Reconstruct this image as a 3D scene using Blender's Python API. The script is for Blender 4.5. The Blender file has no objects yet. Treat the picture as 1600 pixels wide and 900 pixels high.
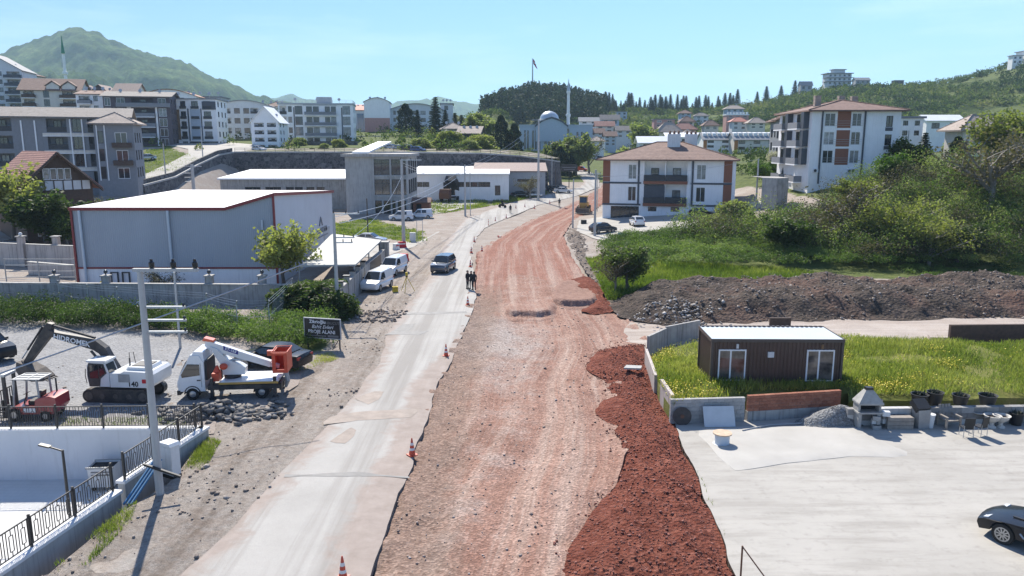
import bpy, bmesh, math, random
import numpy as np
from mathutils import Vector, Matrix, noise as mnoise
from mathutils.geometry import delaunay_2d_cdt, tessellate_polygon
SC = bpy.context.scene
COL = SC.collection
R = math.radians
RNG = random.Random(7)
# ------------------------------------------------------------------ camera
CAM_H, PITCH, FPX = 13.4, R(10.62), 1200.0
cam_d = bpy.data.cameras.new('camera'); cam = bpy.data.objects.new('camera', cam_d); COL.objects.link(cam)
cam.location = (0, 0, CAM_H); cam.rotation_euler = (math.pi/2 - PITCH, 0, 0)
cam_d.sensor_width = 36; cam_d.lens = 36*FPX/1600; cam_d.clip_start = .5; cam_d.clip_end = 20000
SC.camera = cam
# ------------------------------------------------------------------ sky, sun, exposure
SUN_EL, SUN_ROT = R(46), R(17.5)
wd = bpy.data.worlds.new('World'); SC.world = wd; wd.use_nodes = True
wn = wd.node_tree; wn.nodes.clear()
sky = wn.nodes.new('ShaderNodeTexSky'); sky.sky_type = 'NISHITA'; sky.sun_disc = False
sky.sun_elevation = SUN_EL; sky.sun_rotation = SUN_ROT; sky.altitude = 100
sky.air_density = 1.0; sky.dust_density = .1; sky.ozone_density = 2.0
bg = wn.nodes.new('ShaderNodeBackground'); bg.inputs['Strength'].default_value = .1
wo = wn.nodes.new('ShaderNodeOutputWorld')
# thin streaks of high cloud, fixed to the sky dome
tc = wn.nodes.new('ShaderNodeTexCoord'); mp = wn.nodes.new('ShaderNodeMapping'); mp.inputs['Scale'].default_value = (1.2, 1.2, 9)
mp.inputs['Rotation'].default_value = (0.05, 0.12, 0.3)
cn = wn.nodes.new('ShaderNodeTexNoise'); cn.inputs['Scale'].default_value = 2.2; cn.inputs['Detail'].default_value = 8; cn.inputs['Roughness'].default_value = .62
cr = wn.nodes.new('ShaderNodeValToRGB'); cr.color_ramp.elements[0].position = .47; cr.color_ramp.elements[0].color = (0, 0, 0, 1)
cr.color_ramp.elements[1].position = .8; cr.color_ramp.elements[1].color = (.45, .45, .45, 1)
cm = wn.nodes.new('ShaderNodeMixRGB'); cm.inputs['Color2'].default_value = (7.5, 8.6, 9.6, 1)
tint = wn.nodes.new('ShaderNodeMixRGB'); tint.blend_type = 'MULTIPLY'; tint.inputs[0].default_value = 1; tint.inputs[2].default_value = (.5, .7, .98, 1)
for a, b in ((tc.outputs['Generated'], mp.inputs[0]), (mp.outputs[0], cn.inputs['Vector']), (cn.outputs['Fac'], cr.inputs[0]), (cr.outputs[0], cm.inputs['Fac']),
             (sky.outputs[0], tint.inputs[1]), (tint.outputs[0], cm.inputs['Color1']), (cm.outputs[0], bg.inputs['Color']), (bg.outputs[0], wo.inputs['Surface'])):
    wn.links.new(a, b)
sl = bpy.data.lights.new('sun', 'SUN'); sl.energy = 5; sl.angle = R(.55); sl.color = (1, .93, .82)
sun = bpy.data.objects.new('sun', sl); COL.objects.link(sun)
SUN_DIR = Vector((-math.sin(SUN_ROT)*math.cos(SUN_EL), math.cos(SUN_ROT)*math.cos(SUN_EL), math.sin(SUN_EL)))
sun.rotation_euler = (-SUN_DIR).to_track_quat('-Z', 'Y').to_euler(); sun.location = (0, 0, 200)
vs = SC.view_settings; vs.view_transform = 'Standard'; vs.look = 'None'; vs.gamma = 1; vs.use_curve_mapping = False; vs.exposure = .84
SC.cycles.use_denoising = True; SC.cycles.max_bounces = 6; SC.cycles.diffuse_bounces = 3; SC.cycles.glossy_bounces = 3
SC.cycles.transparent_max_bounces = 6; SC.cycles.volume_bounces = 1; SC.cycles.caustics_reflective = False; SC.cycles.caustics_refractive = False

# ------------------------------------------------------------------ where a point of the place lies
def ray(px, py):
    u, v = (px-800)/FPX, (450-py)/FPX
    c, s = math.cos(PITCH), math.sin(PITCH)
    return Vector((u, c + v*s, -s + v*c))
def G(px, py, z=0.):
    d = ray(px, py); t = (z-CAM_H)/d.z
    return (d.x*t, d.y*t)
def G3(px, py, z=0.): return (*G(px, py, z), z)
def AT(px, py, Y):
    d = ray(px, py); t = Y/d.y
    return (d.x*t, Y, CAM_H + d.z*t)
def XAT(px, Y, z=4.): return (px-800)/FPX*(Y*math.cos(PITCH)+(CAM_H-z)*math.sin(PITCH))
def ZAT(py, Y): return AT(800, py, Y)[2]

# ------------------------------------------------------------------ materials
MATS = {}
class NT:
    def __init__(s, name):
        s.m = bpy.data.materials.new(name); s.m.use_nodes = True; s.t = s.m.node_tree; s.t.nodes.clear()
        s.out = s.n('ShaderNodeOutputMaterial'); s.b = s.n('ShaderNodeBsdfPrincipled'); s.l(s.b.outputs[0], s.out.inputs[0])
        s.tc = s.n('ShaderNodeTexCoord'); s.co = s.tc.outputs['Object']
        MATS[name] = s.m
    def n(s, ty, **kw):
        nd = s.t.nodes.new(ty)
        for k, v in kw.items(): setattr(nd, k, v)
        return nd
    def l(s, a, b): s.t.links.new(a, b)
    def set(s, sock, v):
        if hasattr(v, 'links') or isinstance(v, bpy.types.NodeSocket): s.l(v, sock)
        elif isinstance(v, (tuple, list)): sock.default_value = (*v, 1) if len(v) == 3 and sock.type == 'RGBA' else v
        else: sock.default_value = v
    def map(s, scale, rot=(0, 0, 0), loc=(0, 0, 0), vec=None):
        m = s.n('ShaderNodeMapping'); m.inputs['Scale'].default_value = scale; m.inputs['Rotation'].default_value = rot; m.inputs['Location'].default_value = loc
        s.l(vec or s.co, m.inputs[0]); return m.outputs[0]
    def noise(s, scale, detail=5, rough=.6, vec=None, dist=0):
        n = s.n('ShaderNodeTexNoise'); n.inputs['Scale'].default_value = scale; n.inputs['Detail'].default_value = detail
        n.inputs['Roughness'].default_value = rough; n.inputs['Distortion'].default_value = dist
        s.l(vec or s.co, n.inputs['Vector']); return n.outputs['Fac']
    def voro(s, scale, vec=None, feat='F1', out='Distance'):
        n = s.n('ShaderNodeTexVoronoi', feature=feat); n.inputs['Scale'].default_value = scale; s.l(vec or s.co, n.inputs['Vector']); return n.outputs[out]
    def wave(s, scale, vec=None, dirn='X', dist=0, prof='SIN'):
        n = s.n('ShaderNodeTexWave', bands_direction=dirn, wave_profile=prof); n.inputs['Scale'].default_value = scale; n.inputs['Distortion'].default_value = dist
        s.l(vec or s.co, n.inputs['Vector']); return n.outputs['Fac']
    def ramp(s, fac, stops, interp='LINEAR'):
        r = s.n('ShaderNodeValToRGB'); cr = r.color_ramp; cr.interpolation = interp
        while len(cr.elements) < len(stops): cr.elements.new(.5)
        for e, (p, c) in zip(cr.elements, stops):
            e.position = p; c = (c, c, c) if isinstance(c, (int, float)) else c; e.color = (*c, 1)
        s.l(fac, r.inputs[0]); return r.outputs[0]
    def mix(s, fac, a, b, blend='MIX'):
        m = s.n('ShaderNodeMixRGB', blend_type=blend)
        s.set(m.inputs[0], fac); s.set(m.inputs[1], a); s.set(m.inputs[2], b); return m.outputs[0]
    def math(s, op, a, b=0., c=0.):
        m = s.n('ShaderNodeMath', operation=op); s.set(m.inputs[0], a); s.set(m.inputs[1], b); s.set(m.inputs[2], c); return m.outputs[0]
    def attr(s, name, out='Fac'):
        a = s.n('ShaderNodeAttribute', attribute_name=name); return a.outputs[out]
    def rand(s): return s.n('ShaderNodeObjectInfo').outputs['Random']
    def bump(s, h, strength=.4, dist=.05):
        b = s.n('ShaderNodeBump'); b.inputs['Strength'].default_value = strength; b.inputs['Distance'].default_value = dist
        s.l(h, b.inputs['Height']); s.l(b.outputs[0], s.b.inputs['Normal'])
    def fin(s, col, rough=.85, metal=0., spec=.5, **kw):
        s.set(s.b.inputs['Base Color'], col); s.set(s.b.inputs['Roughness'], rough); s.set(s.b.inputs['Metallic'], metal); s.set(s.b.inputs['Specular IOR Level'], spec)
        for k, v in kw.items(): s.set(s.b.inputs[k.replace('_', ' ')], v)
        return s.m
def mat(name, c, var=.12, scale=2., rough=.75, metal=0., bump=0., bscale=12., spec=.5, streak=0., dirt=None, dirt_amt=.5, coat=0., bdist=.03):
    """one plain worn surface: a base colour with blotches, optional rain streaks and dirt"""
    if name in MATS: return MATS[name]
    s = NT(name)
    lo = tuple(max(0, x*(1-var)) for x in c); hi = tuple(min(1, x*(1+var)) for x in c)
    col = s.ramp(s.noise(scale, 6, .65), [(.3, lo), (.7, hi)])
    if streak:
        st = s.noise(1., 5, .6, s.map((6, 6, .35)))
        col = s.mix(s.ramp(st, [(.5, 0.), (.72, streak)]), col, tuple(x*.35 for x in c))
    if dirt: col = s.mix(s.ramp(s.noise(scale*.6, 8, .7), [(.45, 0.), (.7, dirt_amt)]), col, dirt)
    if bump: s.bump(s.noise(bscale, 5, .65), bump, bdist)
    return s.fin(col, rough, metal, spec, Coat_Weight=coat)

# ------------------------------------------------------------------ mesh building
class MB:
    """collects faces; build() links them as ONE mesh object"""
    def __init__(s): s.v = []; s.f = []
    def add(s, vs, fs, M=None):
        o = len(s.v)
        s.v += [tuple(M @ Vector(p)) for p in vs] if M is not None else [tuple(p) for p in vs]
        s.f += [tuple(i+o for i in f) for f in fs]; return s
    def box(s, x0, x1, y0, y1, z0, z1, M=None):
        return s.add([(x0, y0, z0), (x1, y0, z0), (x1, y1, z0), (x0, y1, z0), (x0, y0, z1), (x1, y0, z1), (x1, y1, z1), (x0, y1, z1)],
                     [(3, 2, 1, 0), (4, 5, 6, 7), (0, 1, 5, 4), (1, 2, 6, 5), (2, 3, 7, 6), (3, 0, 4, 7)], M)
    def cbox(s, c, sz, rz=0., rx=0., ry=0.):
        M = Matrix.Translation(c) @ Matrix.Rotation(rz, 4, 'Z') @ Matrix.Rotation(ry, 4, 'Y') @ Matrix.Rotation(rx, 4, 'X')
        x, y, z = (q/2 for q in sz); return s.box(-x, x, -y, y, -z, z, M)
    def tube(s, pts, rads, n=6, cap=True):
        pts = [Vector(p) for p in pts]
        if isinstance(rads, (int, float)): rads = [rads]*len(pts)
        o = len(s.v); prev = None
        for i, p in enumerate(pts):
            d = (pts[min(i+1, len(pts)-1)] - pts[max(i-1, 0)]).normalized()
            a = d.cross(Vector((0, 0, 1)) if abs(d.z) < .95 else Vector((1, 0, 0))).normalized()
            if prev is not None:
                a = (prev - d*prev.dot(d)).normalized()
            prev = a; b = d.cross(a)
            for k in range(n):
                t = 2*math.pi*k/n; s.v.append(tuple(p + (a*math.cos(t) + b*math.sin(t))*rads[i]))
        for i in range(len(pts)-1):
            for k in range(n):
                k2 = (k+1) % n; s.f.append((o+i*n+k, o+i*n+k2, o+(i+1)*n+k2, o+(i+1)*n+k))
        if cap:
            s.f.append(tuple(o+k for k in reversed(range(n)))); e = o+(len(pts)-1)*n; s.f.append(tuple(e+k for k in range(n)))
        return s
    def prism(s, poly, y0, y1, M=None):
        """poly in (x,z), extruded along y"""
        n = len(poly); ar = sum(poly[i][0]*poly[(i+1) % n][1]-poly[(i+1) % n][0]*poly[i][1] for i in range(n))
        if ar < 0: poly = poly[::-1]
        vs = [(x, y0, z) for x, z in poly] + [(x, y1, z) for x, z in poly]
        tris = tessellate_polygon([[Vector((x, z, 0)) for x, z in poly]])
        fs = []
        for t in tris:
            a, b, c = t; q = [poly[i] for i in t]
            if (q[1][0]-q[0][0])*(q[2][1]-q[0][1])-(q[2][0]-q[0][0])*(q[1][1]-q[0][1]) < 0: a, c = c, a
            fs += [(a, b, c), (c+n, b+n, a+n)]
        fs += [(i, i+n, (i+1) % n+n, (i+1) % n) for i in range(n)]
        return s.add(vs, fs, M)
    def slab(s, poly, z0, z1):
        """poly in (x,y), extruded along z"""
        M = Matrix(((1, 0, 0, 0), (0, 0, 1, 0), (0, 1, 0, 0), (0, 0, 0, 1)))
        o = len(s.f); s.prism(poly, z0, z1, M); s.f[o:] = [f[::-1] for f in s.f[o:]]; return s
    def lathe(s, prof, c=(0, 0, 0), n=16, M=None, cap=True):
        vs = []; fs = []
        for r, z in prof:
            for k in range(n): t = 2*math.pi*k/n; vs.append((c[0]+r*math.cos(t), c[1]+r*math.sin(t), c[2]+z))
        for i in range(len(prof)-1):
            for k in range(n): k2 = (k+1) % n; fs.append((i*n+k, i*n+k2, (i+1)*n+k2, (i+1)*n+k))
        if cap: fs += [tuple(reversed(range(n))), tuple((len(prof)-1)*n+k for k in range(n))]
        return s.add(vs, fs, M)
    def ball(s, c, r, n=10, sq=1.):
        return s.lathe([(max(.001, r*math.sin(math.pi*i/(n//2+1))), -r*sq*math.cos(math.pi*i/(n//2+1))) for i in range(n//2+2)], c, n)
    def mesh(s, name, m=None, smooth=None):
        me = bpy.data.meshes.new(name); me.from_pydata(s.v, [], s.f); me.update()
        if m is not None: me.materials.append(MATS[m] if isinstance(m, str) else m)
        if smooth is not None: smooth_mesh(me, smooth)
        return me
    def build(s, name, m, parent=None, smooth=None, **kw): return obj(name, s.mesh(name, m, smooth), parent, **kw)
def smooth_mesh(me, ang=40):
    me.polygons.foreach_set('use_smooth', np.ones(len(me.polygons), bool)); me.set_sharp_from_angle(angle=R(ang))
def obj(name, data, parent=None, loc=None, rz=None, M=None):
    o = bpy.data.objects.new(name, data); COL.objects.link(o)
    if parent is not None: o.parent = parent
    if loc is not None: o.location = loc
    if rz is not None: o.rotation_euler = (0, 0, rz)
    if M is not None: o.matrix_local = M
    return o
def tag(o, label, cat=None, group=None, kind=None):
    if label: o['label'] = label
    if cat: o['category'] = cat
    if group: o['group'] = group
    if kind or cat: o['kind'] = kind or 'thing'
    return o
def thing(name, label, cat, loc=(0, 0, 0), rz=0., group=None, sc=None):
    o = obj(name, None, None, loc, rz); o.empty_display_size = .2
    if sc: o.scale = (sc,)*3 if isinstance(sc, (int, float)) else sc
    return tag(o, label, cat, group)
def copy_tree(o, parent=None):
    c = o.copy(); COL.objects.link(c); c.parent = parent
    for ch in list(o.children): copy_tree(ch, c)
    return c
def dup(root, label, loc, rz=0., group=None, sc=None):
    c = copy_tree(root); c.location = loc; c.rotation_euler = (0, 0, rz)
    if sc: c.scale = (sc,)*3 if isinstance(sc, (int, float)) else sc
    if label: c['label'] = label
    if group: c['group'] = group
    return c
def np_mesh(name, V, F, m=None, attrs=None, smooth=False):
    """big mesh from arrays: V (n,3), F (k,3|4)"""
    V = np.asarray(V, np.float32); F = np.asarray(F, np.int32); k = F.shape[1]
    me = bpy.data.meshes.new(name); me.vertices.add(len(V)); me.vertices.foreach_set('co', V.ravel())
    me.loops.add(F.size); me.loops.foreach_set('vertex_index', F.ravel()); me.polygons.add(len(F))
    me.polygons.foreach_set('loop_start', np.arange(0, F.size, k, dtype=np.int32))
    try: me.polygons.foreach_set('loop_total', np.full(len(F), k, np.int32))
    except Exception: pass
    if smooth: me.polygons.foreach_set('use_smooth', np.ones(len(F), bool))
    me.update(calc_edges=True)
    for an, av in (attrs or {}).items():
        at = me.attributes.new(an, 'FLOAT', 'POINT'); at.data.foreach_set('value', np.asarray(av, np.float32))
    if m is not None: me.materials.append(MATS[m] if isinstance(m, str) else m)
    return me
def text(body, size, parent, m, M, name='lettering', shear=0., bold=.0, align='CENTER'):
    cu = bpy.data.curves.new(name, 'FONT'); cu.body = body; cu.size = size; cu.align_x = align; cu.align_y = 'CENTER'; cu.extrude = .004; cu.shear = shear; cu.offset = bold
    cu.materials.append(MATS[m]); cu.resolution_u = 2
    t = bpy.data.objects.new(name, cu); me = bpy.data.meshes.new_from_object(t); bpy.data.objects.remove(t)
    if not me.materials: me.materials.append(MATS[m])
    return obj(name, me, parent, M=M)
def XZ(x, y, z, rz=0.):
    """upright text plane facing -y, turned by rz"""
    return Matrix.Translation((x, y, z)) @ Matrix.Rotation(rz, 4, 'Z') @ Matrix.Rotation(math.pi/2, 4, 'X')
# ---- numpy value noise
_perm = np.random.RandomState(3).rand(256, 256)
def vnoise(x, y, s=1.):
    x = np.asarray(x, float)/s; y = np.asarray(y, float)/s
    xi = np.floor(x).astype(int); yi = np.floor(y).astype(int); fx = x-xi; fy = y-yi
    fx = fx*fx*(3-2*fx); fy = fy*fy*(3-2*fy)
    g = lambda a, b: _perm[a % 256, b % 256]
    return ((g(xi, yi)*(1-fx)+g(xi+1, yi)*fx)*(1-fy)+(g(xi, yi+1)*(1-fx)+g(xi+1, yi+1)*fx)*fy)*2-1
def fbm(x, y, s, o=4):
    r = 0; a = 1.
    for i in range(o): r = r+a*vnoise(x+17.3*i, y-9.1*i, s/2**i); a *= .5
    return r
def sstep(a, b, x):
    t = np.clip((np.asarray(x, float)-a)/(b-a), 0, 1); return t*t*(3-2*t)
# ------------------------------------------------------------------ shape of the land
def g_low(y): return .04*15*np.log1p(np.exp(np.clip((np.minimum(y, 420)-150)/15, -30, 30)))
BANK_X, BANK_H = [8, 20, 30, 40, 50, 60, 75, 200], [0, .8, 1.5, 3.2, 6, 8, 9, 12]
def az_px(x, y): return 800+FPX*x/np.maximum(y, 1)/math.cos(PITCH)*1.0
HILL_PX = [600, 735, 760, 790, 830, 880, 930, 1000, 1100, 1200, 1300, 1400, 1480, 1550, 1600, 1700, 1900, 2400]
HILL_PY = [262, 215, 192, 168, 154, 158, 170, 178, 178, 163, 143, 140, 132, 112, 92, 70, 60, 60]
HILL_R = 720.
def zt(x, y):
    x = np.asarray(x, float); y = np.asarray(y, float)
    z = g_low(y)
    # bank on the right, and the plateau behind it
    H = np.interp(x, BANK_X, BANK_H); b = sstep(78, 108, y)
    z = np.maximum(z, (H + np.clip(y-112, 0, 300)*.008*sstep(40, 60, x))*b)
    # terrace on the left behind the stone wall
    te = (11 + np.clip(y-200, 0, 400)*.06)*sstep(196, 201, y)*(1-sstep(-12, 14, x))
    z = np.maximum(z, te)
    lf = np.interp(y, [88, 105, 120, 150, 161, 200, 225, 260, 400, 700], [0, .8, 2.2, 4.6, 4.6, 11, 13, 14.5, 20, 30])
    lf = lf + np.clip(-120-x, 0, 90)*.2*sstep(170, 240, y)
    z = np.maximum(z, lf*sstep(-62, -74, x))
    # wooded hill that closes the valley
    px = 800 + FPX*x/np.maximum(y, 50)/.985
    zr = np.interp(px, HILL_PX, [ZAT(q, HILL_R) for q in HILL_PY])
    t = sstep(380, HILL_R, y)
    hl = z + (zr-z)*t - np.clip(y-HILL_R, 0, 9999)*.12
    k = sstep(700, 780, px)
    z = np.where((y > 380), np.maximum(hl*k + z*(1-k), np.where(y > HILL_R, 0, z*k)), z)
    return z
def GT(px, py):
    d = ray(px, py); c = Vector((0, 0, CAM_H)); t0, t1 = 5., 5.
    while t1 < 1500:
        p = c + d*t1
        if p.z < float(zt(p.x, p.y)): break
        t0 = t1; t1 *= 1.01
    for _ in range(20):
        tm = (t0+t1)/2; p = c+d*tm
        if p.z < float(zt(p.x, p.y)): t1 = tm
        else: t0 = tm
    p = c + d*t1; return (p.x, p.y, p.z)
# ------------------------------------------------------------------ ground materials
DIRT, DIRT2 = (.30, .245, .205), (.2, .165, .14)
def ground_mats():
    s = NT('earth')   # pale trodden ground that turns to grass where 'veg' says so
    n1 = s.noise(.35, 8, .7); n2 = s.noise(6, 6, .7)
    c = s.ramp(n1, [(.3, DIRT2), (.5, DIRT), (.7, (.36, .34, .31))]); c = s.mix(.35, c, s.ramp(n2, [(.3, (.12, .11, .1)), (.7, (.5, .46, .42))]))
    gr = s.ramp(s.noise(.8, 9, .8), [(.3, (.04, .055, .018)), (.5, (.085, .11, .03)), (.72, (.17, .18, .065))])
    f = s.math('ADD', s.attr('veg'), s.math('MULTIPLY', s.math('SUBTRACT', s.noise(.25, 6, .7), .5), .8))
    c = s.mix(s.ramp(f, [(.42, 0.), (.58, 1.)]), c, gr)
    s.bump(s.noise(7, 8, .75), .6, .12); s.fin(c, .95, spec=.15)
    s = NT('shoulder_dirt')
    n1 = s.noise(.22, 9, .72, dist=.6); c = s.ramp(n1, [(.3, (.17, .142, .12)), (.44, (.29, .232, .188)), (.55, (.4, .345, .295)), (.7, (.26, .238, .218))])
    tr = s.noise(.5, 7, .65, s.map((2.2, .12, 1), (0, 0, R(-27)))); c = s.mix(.5, c, s.ramp(tr, [(.38, (.17, .138, .112)), (.52, (.37, .32, .28)), (.7, (.48, .44, .395))]))
    pb = s.voro(14, feat='F1'); c = s.mix(s.ramp(s.noise(2.2, 4), [(.45, 0.), (.6, .5)]), c, s.ramp(pb, [(.0, (.13, .115, .105)), (.5, (.40, .37, .34))]))
    c = s.mix(s.ramp(s.noise(30, 3, .7), [(.3, .5), (.5, 0.)]), c, (.1, .085, .075))
    c = s.mix(.55, c, s.mix(1., c, s.ramp(s.noise(3.3, 9, .8), [(.33, .45), (.66, 1.6)]), 'MULTIPLY')); s.bump(s.noise(9, 9, .8), 1., .14); s.fin(c, .95, spec=.12)
    s = NT('gravel_grey')
    pb = s.voro(9, out='Color'); c = s.ramp(pb, [(.1, (.17, .17, .172)), (.5, (.27, .27, .275)), (.9, (.38, .38, .38))])
    c = s.mix(.5, c, s.ramp(s.noise(.3, 8, .75), [(.3, (.21, .205, .2)), (.7, (.33, .325, .32))]))
    f = s.math('ADD', s.attr('edge'), s.math('MULTIPLY', s.noise(.4, 7, .7), 4.)); c = s.mix(s.ramp(f, [(.25, 1.), (.45, 0.)]), c, DIRT)
    f2 = s.math('MULTIPLY', s.attr('edge'), .3); c = s.mix(s.ramp(f2, [(.0, .8), (.8, 0.)]), c, DIRT)
    s.bump(s.voro(9), .8, .06); s.fin(c, .95, spec=.15)
    s = NT('asphalt_worn')   # old chip-seal bleached by dust, brown drag marks across the right lane
    c = s.ramp(s.noise(.3, 8, .65), [(.3, (.33, .318, .295)), (.7, (.43, .415, .39))])
    c = s.mix(.3, c, s.ramp(s.noise(40, 3, .8), [(.3, (.17, .163, .155)), (.7, (.55, .53, .5))]))
    tr = s.noise(.45, 6, .6, s.map((1.8, .05, 1), (0, 0, R(-24)))); c = s.mix(s.ramp(tr, [(.46, 0.), (.58, .7)]), c, (.25, .232, .212))
    d = s.math('ADD', s.attr('dirt'), s.math('MULTIPLY', s.math('SUBTRACT', s.noise(.55, 8, .72, dist=.8), .5), 1.5))
    c = s.mix(s.ramp(d, [(.45, 0.), (.75, .82)]), c, s.ramp(s.noise(1.1, 6, .7), [(.3, (.25, .2, .17)), (.7, (.36, .3, .265))]))
    s.bump(s.noise(25, 4, .7), .25, .02); s.fin(c, .9, spec=.2)
    mat('patch_grey', (.2, .195, .188), var=.2, scale=1.5); mat('patch_brown', (.25, .205, .175), var=.25, scale=1.5); s = NT('road_edge'); s.fin(s.ramp(s.noise(3, 6), [(.3, (.09, .083, .077)), (.7, (.2, .185, .17))]), .95)
    s = NT('red_subbase')
    u = s.attr('u'); v = s.attr('v')
    u = s.math('ADD', u, s.math('MULTIPLY', s.noise(.18, 2), .4)); cb = s.n('ShaderNodeCombineXYZ'); s.l(u, cb.inputs[0]); s.l(v, cb.inputs[1]); uv = cb.outputs[0]
    c = s.ramp(s.noise(.25, 9, .7), [(.3, (.2, .11, .083)), (.5, (.275, .162, .125)), (.7, (.33, .215, .172))])
    rd = s.math('ADD', s.math('MULTIPLY', s.attr('red'), .6), s.math('MULTIPLY', s.noise(.3, 6, .7), .4)); c = s.mix(s.ramp(rd, [(.3, 0.), (.8, .6)]), c, (.25, .108, .078))
    st = s.noise(1., 5, .6, s.map((1.05, .03, 1), vec=uv)); c = s.mix(s.ramp(st, [(.46, 0.), (.64, .6)]), c, (.4, .315, .265))
    st2 = s.noise(2.6, 6, .7, s.map((1.2, .02, 1), vec=uv)); c = s.mix(s.ramp(st2, [(.28, .5), (.48, 0.)]), c, (.19, .1, .075))
    st3 = s.noise(5., 3, .7, s.map((1.1, .012, 1), vec=uv)); c = s.mix(s.ramp(st3, [(.56, 0.), (.68, .4)]), c, (.4, .32, .275))
    gy = s.math('ADD', s.attr('grey'), s.math('MULTIPLY', s.math('SUBTRACT', s.noise(.5, 8, .75), .5), 1.1))
    c = s.mix(s.ramp(gy, [(.35, 0.), (.75, .85)]), c, s.ramp(s.noise(3.5, 6, .7), [(.3, (.24, .205, .185)), (.7, (.4, .36, .335))]))
    dk = s.math('ADD', s.attr('dark'), s.math('MULTIPLY', s.math('SUBTRACT', s.noise(.6, 8, .75), .5), 1.2))
    c = s.mix(s.ramp(dk, [(.35, 0.), (.8, .8)]), c, s.ramp(s.noise(4, 6, .7), [(.3, (.14, .095, .074)), (.7, (.28, .205, .165))]))
    pb = s.voro(11, out='Color'); c = s.mix(.42, c, s.mix(1., c, s.ramp(pb, [(.1, .35), (.55, .95), (.9, 1.9)]), 'MULTIPLY'))
    c = s.mix(s.ramp(s.voro(4.3), [(.04, .6), (.08, 0.)]), c, s.ramp(s.voro(4.3, out='Color'), [(.2, (.1, .07, .06)), (.8, (.5, .44, .4))]))
    s.bump(s.mix(.6, s.noise(7, 9, .8), s.voro(11)), .75, .07); s.fin(c, .95, spec=.12)
    s = NT('red_soil')
    c = s.ramp(s.noise(1.6, 9, .75), [(.3, (.09, .03, .02)), (.5, (.18, .06, .041)), (.72, (.28, .115, .08))])
    c = s.mix(s.ramp(s.voro(6, out='Color'), [(.7, 0.), (.95, .6)]), c, (.3, .13, .1))
    c = s.mix(s.ramp(s.noise(.35, 5, .6), [(.5, 0.), (.75, .5)]), c, (.1, .03, .022))
    s.bump(s.mix(.5, s.noise(5, 9, .8), s.voro(7)), 1., .2); s.fin(c, .97, spec=.08)
    s = NT('dark_soil')
    c = s.ramp(s.noise(.8, 9, .75), [(.3, (.04, .033, .028)), (.5, (.085, .07, .06)), (.66, (.15, .115, .095)), (.8, (.26, .22, .19))])
    c = s.mix(s.ramp(s.noise(.16, 5, .6), [(.5, 0.), (.68, .65)]), c, (.17, .1, .078))
    c = s.mix(s.ramp(s.voro(3.5), [(.06, .8), (.12, 0.)]), c, (.38, .34, .31))
    s.bump(s.mix(.5, s.noise(3, 9, .8), s.voro(4)), 1., .3); s.fin(c, .97, spec=.08)
    s = NT('dark_gravel'); c = s.ramp(s.noise(2.5, 9, .75), [(.3, (.19, .115, .092)), (.5, (.28, .175, .14)), (.7, (.37, .255, .21))]); s.bump(s.mix(.5, s.noise(6, 9, .8), s.voro(8)), 1., .12); s.fin(c, .96, spec=.1)
    s = NT('track_dirt')
    c = s.ramp(s.noise(.35, 8, .7), [(.3, (.3, .25, .215)), (.5, (.4, .345, .3)), (.7, (.47, .42, .375))]); tr = s.noise(.7, 6, .6, s.map((.08, 2.2, 1), (0, 0, R(2))))
    c = s.mix(.45, c, s.ramp(tr, [(.35, (.27, .22, .19)), (.65, (.5, .45, .41))]))
    c = s.mix(s.ramp(s.noise(9, 5, .75), [(.3, .55), (.48, 0.)]), c, (.2, .17, .15))
    s.bump(s.noise(6, 8, .75), .6, .08); s.fin(c, .95, spec=.12)
    s = NT('yard_concrete')
    c = s.ramp(s.noise(.18, 8, .6), [(.3, (.345, .328, .298)), (.7, (.43, .41, .375))]); sw = s.noise(.8, 7, .7, s.map((.25, 1.6, 1), (0, 0, R(3))))
    c = s.mix(s.ramp(sw, [(.46, 0.), (.64, .7)]), c, (.28, .262, .235)); c = s.mix(s.ramp(s.noise(2.5, 8, .8), [(.53, 0.), (.7, .55)]), c, (.22, .205, .185))
    c = s.mix(s.ramp(s.noise(45, 2, .7), [(.25, .3), (.45, 0.)]), c, (.26, .25, .235))
    s.bump(s.noise(12, 6, .7), .15, .02); s.fin(c, .85, spec=.25)
    s = NT('screed'); c = s.ramp(s.noise(.5, 8, .65), [(.3, (.36, .345, .318)), (.7, (.44, .425, .395))]); c = s.mix(s.ramp(s.noise(.7, 8, .75, s.map((1, 1.6, 1))), [(.6, 0.), (.75, .6)]), c, (.27, .265, .26))
    s.bump(s.noise(14, 6, .75), .3, .03); s.fin(c, .85)
    s = NT('court_paving'); c = s.ramp(s.noise(.6, 7, .65), [(.3, (.52, .52, .51)), (.7, (.62, .615, .6))])
    bk = s.n('ShaderNodeTexBrick'); bk.inputs['Scale'].default_value = 1.; bk.inputs['Mortar Size'].default_value = .008; bk.inputs['Brick Width'].default_value = .6; bk.inputs['Row Height'].default_value = .3
    s.l(s.co, bk.inputs['Vector']); c = s.mix(s.math('MULTIPLY', bk.outputs['Fac'], .4), c, (.3, .3, .3)); s.fin(c, .8)
    s = NT('meadow_soil'); s.bump(s.noise(6, 8, .8), .8, .15)
    s.fin(s.ramp(s.noise(.6, 8, .7), [(.3, (.11, .13, .035)), (.5, (.17, .185, .05)), (.7, (.24, .22, .085))]), .95, spec=.1)
    s = NT('hill_cover')   # wooded slope seen from far: clearings, scrub, bare terraces
    c = s.ramp(s.noise(.012, 9, .7), [(.32, (.05, .08, .03)), (.46, (.085, .12, .04)), (.56, (.14, .17, .06)), (.68, (.2, .21, .085)), (.8, (.25, .23, .13))])
    c = s.mix(.6, c, s.mix(1., c, s.ramp(s.noise(.11, 7, .8), [(.3, .25), (.7, 1.7)]), 'MULTIPLY'))
    s.bump(s.noise(.1, 8, .8), 1., 6.); s.fin(c, .95, spec=.05)
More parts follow.
